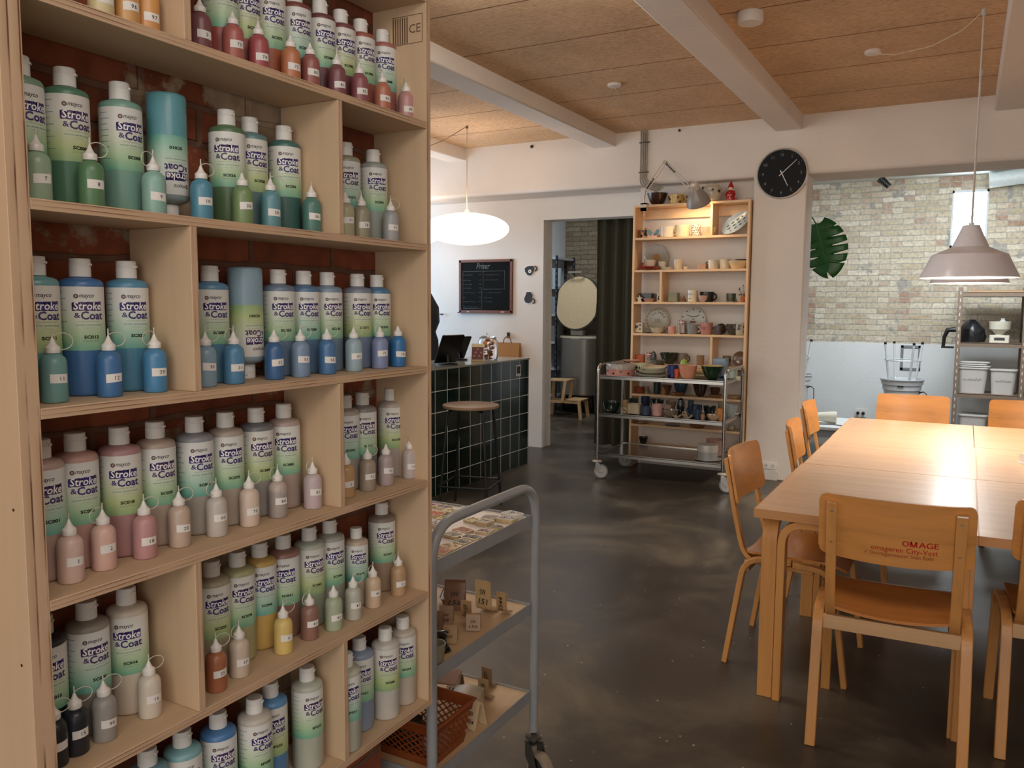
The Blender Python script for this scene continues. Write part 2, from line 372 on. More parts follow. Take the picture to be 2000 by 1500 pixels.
def ceil_mat():
    m, t, b = nt('wood_wool_panels'); c = N(t, 'ShaderNodeTexCoord'); sp = N(t, 'ShaderNodeSeparateXYZ'); t.links.new(c.outputs['Object'], sp.inputs[0])
    a = N(t, 'ShaderNodeMath', operation='MULTIPLY_ADD'); t.links.new(sp.outputs[1], a.inputs[0]); a.inputs[1].default_value = 1/.668; a.inputs[2].default_value = -4.52/.668+20
    f = N(t, 'ShaderNodeMath', operation='FRACT'); t.links.new(a.outputs[0], f.inputs[0])
    n = N(t, 'ShaderNodeTexNoise'); n.inputs['Scale'].default_value = 90; n.inputs['Detail'].default_value = 6; n.inputs['Roughness'].default_value = .8; t.links.new(coords(t, (.35, 1, 1)), n.inputs['Vector'])
    n2 = N(t, 'ShaderNodeTexNoise'); n2.inputs['Scale'].default_value = 2.4; n2.inputs['Detail'].default_value = 5; t.links.new(coords(t), n2.inputs['Vector'])
    r = ramp(t, [(.34, hexlin('#ad8b6a')), (.5, hexlin('#d3b08a')), (.68, hexlin('#e4c5a2'))]); t.links.new(n.outputs[0], r.inputs[0])
    r2 = ramp(t, [(.3, (.86, .86, .86, 1)), (.7, (1.06, 1.06, 1.06, 1))]); t.links.new(n2.outputs[0], r2.inputs[0])
    m1 = N(t, 'ShaderNodeMix', data_type='RGBA', blend_type='MULTIPLY'); m1.inputs[0].default_value = 1; t.links.new(r.outputs[0], m1.inputs[6]); t.links.new(r2.outputs[0], m1.inputs[7])
    rs = ramp(t, [(0, (1, 1, 1, 1)), (.014, (1, 1, 1, 1)), (.02, (0, 0, 0, 1))]); t.links.new(f.outputs[0], rs.inputs[0])
    mx = N(t, 'ShaderNodeMix', data_type='RGBA'); t.links.new(rs.outputs[0], mx.inputs[0]); t.links.new(m1.outputs[2], mx.inputs[6]); mx.inputs[7].default_value = hexlin('#6a4a30')
    t.links.new(mx.outputs[2], b.inputs['Base Color']); b.inputs['Roughness'].default_value = .95
    bp = N(t, 'ShaderNodeBump'); bp.inputs['Strength'].default_value = .5; bp.inputs['Distance'].default_value = .004; t.links.new(n.outputs[0], bp.inputs['Height']); t.links.new(bp.outputs[0], b.inputs['Normal']); return m
CEIL = ceil_mat()
def wall(name, boxes, mat, bev=0):
    mb = MB()
    for a, b in boxes: mb.box(a, b)
    return struct(mb.build(name, mat, bevel=bev))
wall('floor', [((-6.6, -2.5, -.1), (3.6, 11.3, 0))], floor_mat())
wall('ceiling', [((-6.6, -2.5, 3.03), (3.6, 7.2, 3.12))], CEIL)
wall('ceiling_back', [((-6.6, 7.63, 3.0), (3.6, 11.3, 3.12))], plaster_mat('#dfe2e0', 'white_ceiling'))
for i, x in enumerate((-4.58, -2.97, -1.35, .215, 1.82)):
    mb = MB(); mb.box((x-.11, -2.5, 2.915), (x+.11, 7.14, 3.06))
    struct(mb.build('trim_%d' % (i+1), WHITEW, bevel=.012))
# end wall: thick upper beam, recessed lower wall, doorway, pier, wide opening
UB = 7.13
mb = MB(); mb.box((-6.6, UB, 2.555), (3.6, 7.63, 3.12)); struct(mb.build('wall_back_upper', WHITEW, bevel=.03))
wall('wall_back', [((-6.6, 7.55, 0), (-3.80, 7.75, 2.6)), ((-3.80, 7.55, 2.335), (-2.68, 7.75, 2.6)), ((-2.68, 7.30, 0), (-1.62, 7.63, 2.6))], WHITEW)
mb = MB(); mb.box((-1.62, UB, 0), (-1.19, 7.43, 2.6)); struct(mb.build('wall_pier', WHITEW, bevel=.012))
wall('wall_left', [((-6.6, 2.0, 0), (-6.45, 5.3, 3.1)), ((-6.6, 7.1, 0), (-6.45, 7.6, 3.1)), ((-6.6, 5.3, 0), (-6.45, 7.1, .9)), ((-6.6, 5.3, 2.4), (-6.45, 7.1, 3.1))], WHITEW)
wall('wall_right', [((3.0, -2.5, 0), (3.15, 11.3, 3.12))], WHITEW)
mb = MB(); mb.box((-6.58, 5.3, .9), (-6.52, 7.1, .96)); mb.box((-6.58, 5.3, 2.34), (-6.52, 7.1, 2.4)); mb.box((-6.58, 6.17, .9), (-6.52, 6.23, 2.4))
wn = struct(mb.build('window_2', WHITEPL)); mb = MB(); mb.box((-6.56, 5.3, .95), (-6.55, 7.1, 2.35)); mb.build('window_pane', glow('#cfe4ff', 1.2, 'daylight_pane'), wn)
mb = MB(); mb.box((-1.55, -2.5, 0), (-1.205, 1.531, 3.1)); struct(mb.build('wall_brick', BRICK_R))
mb = MB(); mb.box((-6.6, 11.0, 1.04), (3.6, 11.2, 3.1)); struct(mb.build('wall_rear', BRICK_Y))
mb = MB(); mb.box((-5.16, 10.985, 0), (3.6, 11.2, 1.04)); struct(mb.build('wall_rear_dado', DADO))
wall('wall_kiln_left', [((-5.3, 7.75, 0), (-5.16, 11.0, 3.05))], DADO)
wall('wall_light_partition', [((-3.0, 8.4, 0), (-2.9, 11.0, 3.05))], BRICK_K)  # unseen partition, added to keep kiln and wheel room light apart
wall('wall_kiln_rear', [((-5.16, 10.96, 0), (-3.0, 10.999, 3.05))], BRICK_K)  # same rear brick wall, faced with the darkened copy
# bright window high in the rear brick wall
mb = MB(); 
for a, b in (((-.21, 10.97, 2.17), (.16, 10.995, 2.20)), ((-.21, 10.97, 2.80), (.16, 10.995, 2.83)), ((-.21, 10.97, 2.17), (-.19, 10.995, 2.83)), ((.14, 10.97, 2.17), (.16, 10.995, 2.83))): mb.box(a, b)
w1 = struct(mb.build('window_1', plain('#c8ccd0', .5))); mb = MB(); mb.box((-.195, 10.972, 2.19), (.145, 10.99, 2.81)); mb.build('window_pane', glow('#eaf8ff', 7, 'bright_pane'), w1)
# ---------------- positions in metres
BIG = [
(-1.1474, 1.0383, 1.875, -0.27, '#a3443c', '', 1.0, 0, 'large bottle of bright red glaze, first tall one from left, top row, right bay'),
(-1.158, 1.0998, 1.875, -0.29, '#a04a44', 'SC074', 1.0, 0, 'large bottle of dark red glaze, second tall one from left, top row, right bay'),
(-1.1588, 1.1622, 1.875, -0.38, '#a9532f', 'SC075', 1.0, 0, 'large bottle of orange glaze, third tall one from left, top row, right bay'),
(-1.158, 1.2301, 1.875, -0.35, '#7c4038', 'SC080', 1.0, 0, 'large bottle of brick red glaze, fourth tall one from left, top row, right bay'),
(-1.1574, 1.2997, 1.875, -0.38, '#6e3a3e', 'SC081', 1.0, 0, 'large bottle of maroon glaze, fifth tall one from left, top row, right bay'),
(-1.158, 1.3621, 1.875, -0.4, '#7a3f42', 'SC082', 1.0, 0, 'large bottle of wine red glaze, sixth tall one from left, top row, right bay'),
(-1.158, 1.4255, 1.875, -0.36, '#a05248', 'SC086', 1.0, 0, 'large bottle of salmon glaze, seventh tall one from left, top row, right bay'),
(-1.158, 1.5006, 1.875, -0.61, '#a8625c', 'SC088', 1.0, 0, 'large bottle of dusty pink glaze, eighth tall one from left, top row, right bay'),
(-1.158, 0.6904, 1.612, -0.01, '#6f9077', '', 1.0, 0, 'large bottle of pale green glaze, first tall one from left, second row, left bay'),
(-1.158, 0.7576, 1.612, -0.11, '#46775a', 'SC008', 1.0, 0, 'large bottle of leaf green glaze, second tall one from left, second row, left bay'),
(-1.158, 0.8459, 1.612, -0.11, '#6b9c8c', 'SC009', 1.0, 0, 'large bottle of sea green glaze, third tall one from left, second row, left bay'),
(-1.158, 0.9299, 1.612, -0.15, '#4f93a0', 'SC010', 1.0, 1, 'large bottle of turquoise glaze standing upside down in the second row, left bay'),
(-1.1523, 1.0498, 1.612, -0.74, '#4c6e48', 'SC026', 1.0, 0, 'large bottle of olive green glaze, fifth tall one from left, second row, left bay'),
(-1.1616, 1.1115, 1.612, -0.3, '#557a80', 'SC028', 1.0, 0, 'large bottle of slate blue glaze, sixth tall one from left, second row, left bay'),
(-1.158, 1.194, 1.612, -0.5, '#376660', 'SC036', 1.0, 0, 'large bottle of dark teal glaze, seventh tall one from left, second row, left bay'),
(-1.158, 1.3722, 1.612, -0.57, '#8c8b72', 'SC071', 1.0, 0, 'large bottle of khaki glaze, first tall one from left, second row, right bay'),
(-1.158, 1.4641, 1.612, -0.54, '#8f9690', 'SC091', 1.0, 0, 'large bottle of light grey glaze, second tall one from left, second row, right bay'),
(-1.158, 0.6993, 1.341, -0.13, '#5f9697', 'SC011', 1.0, 0, 'large bottle of teal glaze, first tall one from left, third row, left bay'),
(-1.158, 0.7683, 1.341, -0.28, '#3a6ba6', 'SC012', 1.0, 0, 'large bottle of deep blue glaze, second tall one from left, third row, left bay'),
(-1.158, 0.8457, 1.341, -0.27, '#4585a8', 'SC029', 1.0, 0, 'large bottle of sky blue glaze, third tall one from left, third row, left bay'),
(-1.158, 1.008, 1.341, -0.36, '#4d82a5', 'SC030', 1.0, 0, 'large bottle of steel blue glaze, first tall one from left, third row, right bay'),
(-1.158, 1.0883, 1.341, -0.11, '#7d9eb0', 'SC031', 1.0, 1, 'large bottle of pale blue glaze standing upside down in the third row, right bay'),
(-1.158, 1.171, 1.341, -0.43, '#5f7b96', 'SC053', 1.0, 0, 'large bottle of slate blue glaze, third tall one from left, third row, right bay'),
(-1.158, 1.2405, 1.341, -0.41, '#4d7096', 'SC058', 1.0, 0, 'large bottle of medium blue glaze, fourth tall one from left, third row, right bay'),
(-1.158, 1.3093, 1.341, -0.32, '#6b8498', 'SC065', 1.0, 0, 'large bottle of grey blue glaze, fifth tall one from left, third row, right bay'),
(-1.158, 1.4053, 1.341, -0.47, '#6a7fa0', 'SC073', 1.0, 0, 'large bottle of periwinkle glaze, sixth tall one from left, third row, right bay'),
(-1.158, 1.4724, 1.341, -0.44, '#41719e', 'SC076', 1.0, 0, 'large bottle of bright blue glaze, seventh tall one from left, third row, right bay'),
(-1.1504, 0.6895, 1.082, -0.24, '#b08f84', 'SC001', 1.0, 0, 'large bottle of pink beige glaze, first tall one from left, fourth row, left bay'),
(-1.162, 0.7508, 1.082, -0.22, '#b98c80', 'SC002', 1.0, 0, 'large bottle of soft pink glaze, second tall one from left, fourth row, left bay'),
(-1.1582, 0.8215, 1.082, -0.42, '#a97a7c', 'SC018', 1.0, 0, 'large bottle of rose glaze, third tall one from left, fourth row, left bay'),
(-1.162, 0.8903, 1.082, -0.24, '#a99585', 'SC020', 1.0, 0, 'large bottle of beige glaze, fourth tall one from left, fourth row, left bay'),
(-1.158, 0.9655, 1.082, -0.28, '#9c9389', 'SC060', 1.0, 0, 'large bottle of grey beige glaze, fifth tall one from left, fourth row, left bay'),
(-1.158, 1.0338, 1.082, -0.37, '#a49587', 'SC070', 1.0, 0, 'large bottle of warm beige glaze, sixth tall one from left, fourth row, left bay'),
(-1.1592, 1.108, 1.082, -0.35, '#8f8a85', 'SC084', 1.0, 0, 'large bottle of mid grey glaze, seventh tall one from left, fourth row, left bay'),
(-1.158, 1.1783, 1.082, -0.64, '#a8948a', 'SC085', 1.0, 0, 'large bottle of mauve beige glaze, eighth tall one from left, fourth row, left bay'),
(-1.1568, 1.358, 1.082, -0.56, '#a09488', 'SC092', 1.0, 0, 'large bottle of oat glaze, first tall one from left, fourth row, right bay'),
(-1.1599, 1.4204, 1.082, -0.53, '#827f7f', 'SC097', 1.0, 0, 'large bottle of dark grey glaze, second tall one from left, fourth row, right bay'),
(-1.158, 1.5212, 1.082, -0.62, '#a89c90', 'SC102', 1.0, 0, 'large bottle of cream grey glaze, third tall one from left, fourth row, right bay'),
(-1.158, 0.6846, 0.822, -0.23, '#23262b', 'SC015', 1.0, 0, 'large bottle of black glaze, first tall one from left, fifth row, left bay'),
(-1.158, 0.7542, 0.822, -0.17, '#8c8377', 'SC090', 1.0, 0, 'large bottle of taupe glaze, second tall one from left, fifth row, left bay'),
(-1.1607, 0.8247, 0.822, -0.62, '#c0b3a0', 'SC016', 1.0, 0, 'large bottle of off white glaze, third tall one from left, fifth row, left bay'),
(-1.1514, 0.9873, 0.822, -0.35, '#a19579', 'SC025', 1.0, 0, 'large bottle of khaki beige glaze, first tall one from left, fifth row, right bay'),
(-1.1544, 1.0496, 0.822, -0.33, '#a3a070', 'SC078', 1.0, 0, 'large bottle of yellow green glaze, second tall one from left, fifth row, right bay'),
(-1.162, 1.1115, 0.822, -0.46, '#c09a48', 'SC006', 1.0, 0, 'large bottle of mustard yellow glaze, third tall one from left, fifth row, right bay'),
(-1.162, 1.1739, 0.822, -0.69, '#94685c', 'SC041', 1.0, 0, 'large bottle of brown rose glaze, fourth tall one from left, fifth row, right bay'),
(-1.1576, 1.2427, 0.822, -0.41, '#8f9a84', 'SC042', 1.0, 0, 'large bottle of sage green glaze, fifth tall one from left, fifth row, right bay'),
(-1.158, 1.3052, 0.822, -0.38, '#8f968a', 'SC046', 1.0, 0, 'large bottle of grey green glaze, sixth tall one from left, fifth row, right bay'),
(-1.1461, 1.377, 0.822, -0.62, '#b09c84', 'SC040', 0.84, 0, 'large bottle of small sandy beige glaze, seventh tall one from left, fifth row, right bay'),
(-1.158, 1.483, 0.822, -0.55, '#9c8068', 'SC051', 1.0, 0, 'large bottle of tan glaze, eighth tall one from left, fifth row, right bay'),
(-1.1246, 0.8255, 0.56, -0.33, '#5e8f99', '', 1.0, 0, 'large bottle of dull teal glaze, first tall one from left, bottom row, left bay'),
(-1.1239, 0.8925, 0.56, -0.37, '#6fa4ac', '', 1.0, 0, 'large bottle of light teal glaze, second tall one from left, bottom row, left bay'),
(-1.1201, 0.9653, 0.56, -0.41, '#3f74b0', 'SC032', 1.0, 0, 'large bottle of royal blue glaze, third tall one from left, bottom row, left bay'),
(-1.1042, 1.0353, 0.56, -0.23, '#b3ab9f', 'SP200', 1.0, 0, 'large bottle of greyish cream glaze, fourth tall one from left, bottom row, left bay'),
(-1.1243, 1.0945, 0.56, -0.52, '#4b80b4', 'SP220', 1.0, 0, 'large bottle of cobalt glaze, fifth tall one from left, bottom row, left bay'),
(-1.1107, 1.1793, 0.56, -0.29, '#a3a898', 'SP250', 1.0, 0, 'large bottle of pale grey green glaze, sixth tall one from left, bottom row, left bay'),
(-1.085, 1.2655, 0.56, -0.55, '#a5a594', 'SP251', 1.0, 0, 'large bottle of oatmeal glaze, first tall one from left, bottom row, right bay'),
(-1.1152, 1.3456, 0.56, -0.68, '#7888a0', 'SP252', 1.0, 0, 'large bottle of blue grey glaze, second tall one from left, bottom row, right bay'),
(-1.0977, 1.4143, 0.56, -0.66, '#b5b0a8', 'SP288', 1.0, 0, 'large bottle of light stone glaze, third tall one from left, bottom row, right bay'),
(-1.1038, 1.4874, 0.56, -0.73, '#b0a596', 'SP204', 1.0, 0, 'large bottle of warm stone glaze, fourth tall one from left, bottom row, right bay'),
]
SMALL = [
(-1.103, 0.7814, 1.875, -0.18, '#c9b77f', '', 0, 'small nozzle bottle of pale yellow glaze, first from left, top row, left bay'),
(-1.103, 0.8231, 1.875, -0.21, '#cc8f45', '96', 0, 'small nozzle bottle of amber glaze numbered 96, second from left, top row, left bay'),
(-1.103, 0.858, 1.875, -0.23, '#cf8a3e', '97', 0, 'small nozzle bottle of orange yellow glaze numbered 97, third from left, top row, left bay'),
(-1.103, 0.9562, 1.875, -0.28, '#7d4348', '3', 0, 'small nozzle bottle of maroon glaze numbered 3, first from left, top row, right bay'),
(-1.1011, 1.0221, 1.875, -0.31, '#b0544a', '73', 0, 'small nozzle bottle of salmon red glaze numbered 73, second from left, top row, right bay'),
(-1.103, 1.0811, 1.875, -0.34, '#ab4448', '74', 1, 'small nozzle bottle of crimson glaze numbered 74, third from left, top row, right bay'),
(-1.103, 1.1593, 1.875, -0.38, '#bf6a3c', '75', 0, 'small nozzle bottle of orange glaze numbered 75, fourth from left, top row, right bay'),
(-1.103, 1.2103, 1.875, -0.4, '#9b5048', '80', 0, 'small nozzle bottle of brick glaze numbered 80, fifth from left, top row, right bay'),
(-1.103, 1.2851, 1.875, -0.43, '#81434a', '81', 1, 'small nozzle bottle of wine glaze numbered 81, sixth from left, top row, right bay'),
(-1.103, 1.3535, 1.875, -0.45, '#954a50', '82', -1, 'small nozzle bottle of raspberry glaze numbered 82, seventh from left, top row, right bay'),
(-1.103, 1.429, 1.875, -0.48, '#bb6546', '86', -1, 'small nozzle bottle of coral glaze numbered 86, eighth from left, top row, right bay'),
(-1.103, 1.5125, 1.875, -0.51, '#bb7f7b', '88', -1, 'small nozzle bottle of dusty pink glaze numbered 88, ninth from left, top row, right bay'),
(-1.103, 0.677, 1.612, -0.12, '#83a283', '7', 0, 'small nozzle bottle of pale green glaze numbered 7, first from left, second row, left bay'),
(-1.103, 0.7547, 1.612, -0.17, '#4b7f4e', '8', 1, 'small nozzle bottle of leaf green glaze numbered 8, second from left, second row, left bay'),
(-1.103, 0.8589, 1.612, -0.23, '#79ab9d', '9', -1, 'small nozzle bottle of aqua green glaze numbered 9, third from left, second row, left bay'),
(-1.103, 0.949, 1.612, -0.28, '#3d87a5', '10', 1, 'small nozzle bottle of turquoise glaze numbered 10, fourth from left, second row, left bay'),
(-1.103, 1.0361, 1.612, -0.32, '#6b8a52', '26', 0, 'small nozzle bottle of moss green glaze numbered 26, fifth from left, second row, left bay'),
(-1.103, 1.1019, 1.612, -0.35, '#4d8d99', '28', 1, 'small nozzle bottle of teal blue glaze numbered 28, sixth from left, second row, left bay'),
(-1.103, 1.2072, 1.612, -0.4, '#437a70', '36', 0, 'small nozzle bottle of dark green glaze numbered 36, seventh from left, second row, left bay'),
(-1.103, 1.3055, 1.612, -0.44, '#a09c74', '71', 0, 'small nozzle bottle of sand green glaze numbered 71, first from left, second row, right bay'),
(-1.103, 1.3551, 1.612, -0.45, '#8f8a6c', '78', -1, 'small nozzle bottle of khaki glaze numbered 78, second from left, second row, right bay'),
(-1.103, 1.4536, 1.612, -0.49, '#94989a', '91', 1, 'small nozzle bottle of silver grey glaze numbered 91, third from left, second row, right bay'),
(-1.103, 0.6866, 1.341, -0.12, '#5a9392', '11', 1, 'small nozzle bottle of teal glaze numbered 11, first from left, third row, left bay'),
(-1.103, 0.7715, 1.341, -0.18, '#2f6bab', '12', 1, 'small nozzle bottle of deep blue glaze numbered 12, second from left, third row, left bay'),
(-1.103, 0.8496, 1.341, -0.22, '#3480b8', '29', -1, 'small nozzle bottle of sky blue glaze numbered 29, third from left, third row, left bay'),
(-1.103, 0.9474, 1.341, -0.28, '#7195ac', '30', 1, 'small nozzle bottle of grey blue glaze numbered 30, first from left, third row, right bay'),
(-1.103, 1.0076, 1.341, -0.31, '#3f81b0', '31', -1, 'small nozzle bottle of azure glaze numbered 31, second from left, third row, right bay'),
(-1.103, 1.1027, 1.341, -0.35, '#2c5f9c', '32', 1, 'small nozzle bottle of navy blue glaze numbered 32, third from left, third row, right bay'),
(-1.103, 1.1703, 1.341, -0.38, '#6b88ad', '53', 1, 'small nozzle bottle of lilac blue glaze numbered 53, fourth from left, third row, right bay'),
(-1.103, 1.2447, 1.341, -0.41, '#3a6fab', '58', 1, 'small nozzle bottle of medium blue glaze numbered 58, fifth from left, third row, right bay'),
(-1.103, 1.3257, 1.341, -0.44, '#86a3b1', '65', 1, 'small nozzle bottle of misty blue glaze numbered 65, sixth from left, third row, right bay'),
(-1.103, 1.4122, 1.341, -0.47, '#7382b0', '72', -1, 'small nozzle bottle of periwinkle glaze numbered 72, seventh from left, third row, right bay'),
(-1.103, 1.4771, 1.341, -0.5, '#1f6fb5', '76', 0, 'small nozzle bottle of bright blue glaze numbered 76, eighth from left, third row, right bay'),
(-1.102, 0.6976, 1.082, -0.13, '#c9a598', '1', 0, 'small nozzle bottle of blush glaze numbered 1, first from left, fourth row, left bay'),
(-1.1134, 0.7575, 1.082, -0.16, '#d0a090', '2', -1, 'small nozzle bottle of peach pink glaze numbered 2, second from left, fourth row, left bay'),
(-1.1092, 0.8247, 1.082, -0.21, '#bb8080', '18', 1, 'small nozzle bottle of rose glaze numbered 18, third from left, fourth row, left bay'),
(-1.1131, 0.8931, 1.082, -0.24, '#b99c88', '20', 1, 'small nozzle bottle of sand glaze numbered 20, fourth from left, fourth row, left bay'),
(-1.1089, 0.9664, 1.082, -0.28, '#b3aaa0', '60', -1, 'small nozzle bottle of light grey glaze numbered 60, fifth from left, fourth row, left bay'),
(-1.1094, 1.0404, 1.082, -0.32, '#c7af9c', '70', 1, 'small nozzle bottle of cream glaze numbered 70, sixth from left, fourth row, left bay'),
(-1.1102, 1.1111, 1.082, -0.35, '#9a8d88', '84', -1, 'small nozzle bottle of half empty glaze numbered 84, seventh from left, fourth row, left bay'),
(-1.1003, 1.1942, 1.082, -0.39, '#b5a0a5', '85', -1, 'small nozzle bottle of lilac glaze numbered 85, eighth from left, fourth row, left bay'),
(-1.1052, 1.2987, 1.082, -0.43, '#b98a50', '5', 0, 'small nozzle bottle of honey glaze numbered 5, first from left, fourth row, right bay'),
(-1.105, 1.3684, 1.082, -0.46, '#95836f', '92', 1, 'small nozzle bottle of mud brown glaze numbered 92, second from left, fourth row, right bay'),
(-1.1044, 1.4317, 1.082, -0.48, '#a38f8e', '93', 0, 'small nozzle bottle of mauve glaze numbered 93, third from left, fourth row, right bay'),
(-1.1034, 1.5183, 1.082, -0.51, '#b09f9c', '102', -1, 'small nozzle bottle of pale mauve glaze numbered 102, fourth from left, fourth row, right bay'),
(-1.1057, 0.6639, 0.822, -0.11, '#1d2228', '', 1, 'small nozzle bottle of black glaze, first from left, fifth row, left bay'),
(-1.1109, 0.6992, 0.822, -0.13, '#1e2430', '15', 1, 'small nozzle bottle of dark navy glaze numbered 15, second from left, fifth row, left bay'),
(-1.1099, 0.7444, 0.822, -0.16, '#8d8984', '90', 1, 'small nozzle bottle of mid grey glaze numbered 90, third from left, fifth row, left bay'),
(-1.1116, 0.8246, 0.822, -0.2, '#c3b7a5', '16', 1, 'small nozzle bottle of cream glaze numbered 16, fourth from left, fifth row, left bay'),
(-1.089, 0.9384, 0.822, -0.28, '#a85a32', '25', 1, 'small nozzle bottle of rust orange glaze numbered 25, first from left, fifth row, right bay'),
(-1.0974, 0.9972, 0.822, -0.3, '#bda993', '37', -1, 'small nozzle bottle of beige glaze numbered 37, second from left, fifth row, right bay'),
(-1.1003, 1.1076, 0.822, -0.36, '#cfae52', '6', 1, 'small nozzle bottle of yellow glaze numbered 6, third from left, fifth row, right bay'),
(-1.1029, 1.1819, 0.822, -0.39, '#8f5f50', '41', -1, 'small nozzle bottle of brown rose glaze numbered 41, fourth from left, fifth row, right bay'),
(-1.0922, 1.2403, 0.822, -0.42, '#97a585', '42', 0, 'small nozzle bottle of pale green glaze numbered 42, fifth from left, fifth row, right bay'),
(-1.0946, 1.3037, 0.822, -0.44, '#a9aa9a', '47', 1, 'small nozzle bottle of grey green glaze numbered 47, sixth from left, fifth row, right bay'),
(-1.102, 1.3789, 0.822, -0.46, '#c4a684', '40', -1, 'small nozzle bottle of sandy glaze numbered 40, seventh from left, fifth row, right bay'),
(-1.0995, 1.4671, 0.822, -0.49, '#b1895e', '51', -1, 'small nozzle bottle of tan glaze numbered 51, eighth from left, fifth row, right bay'),
]
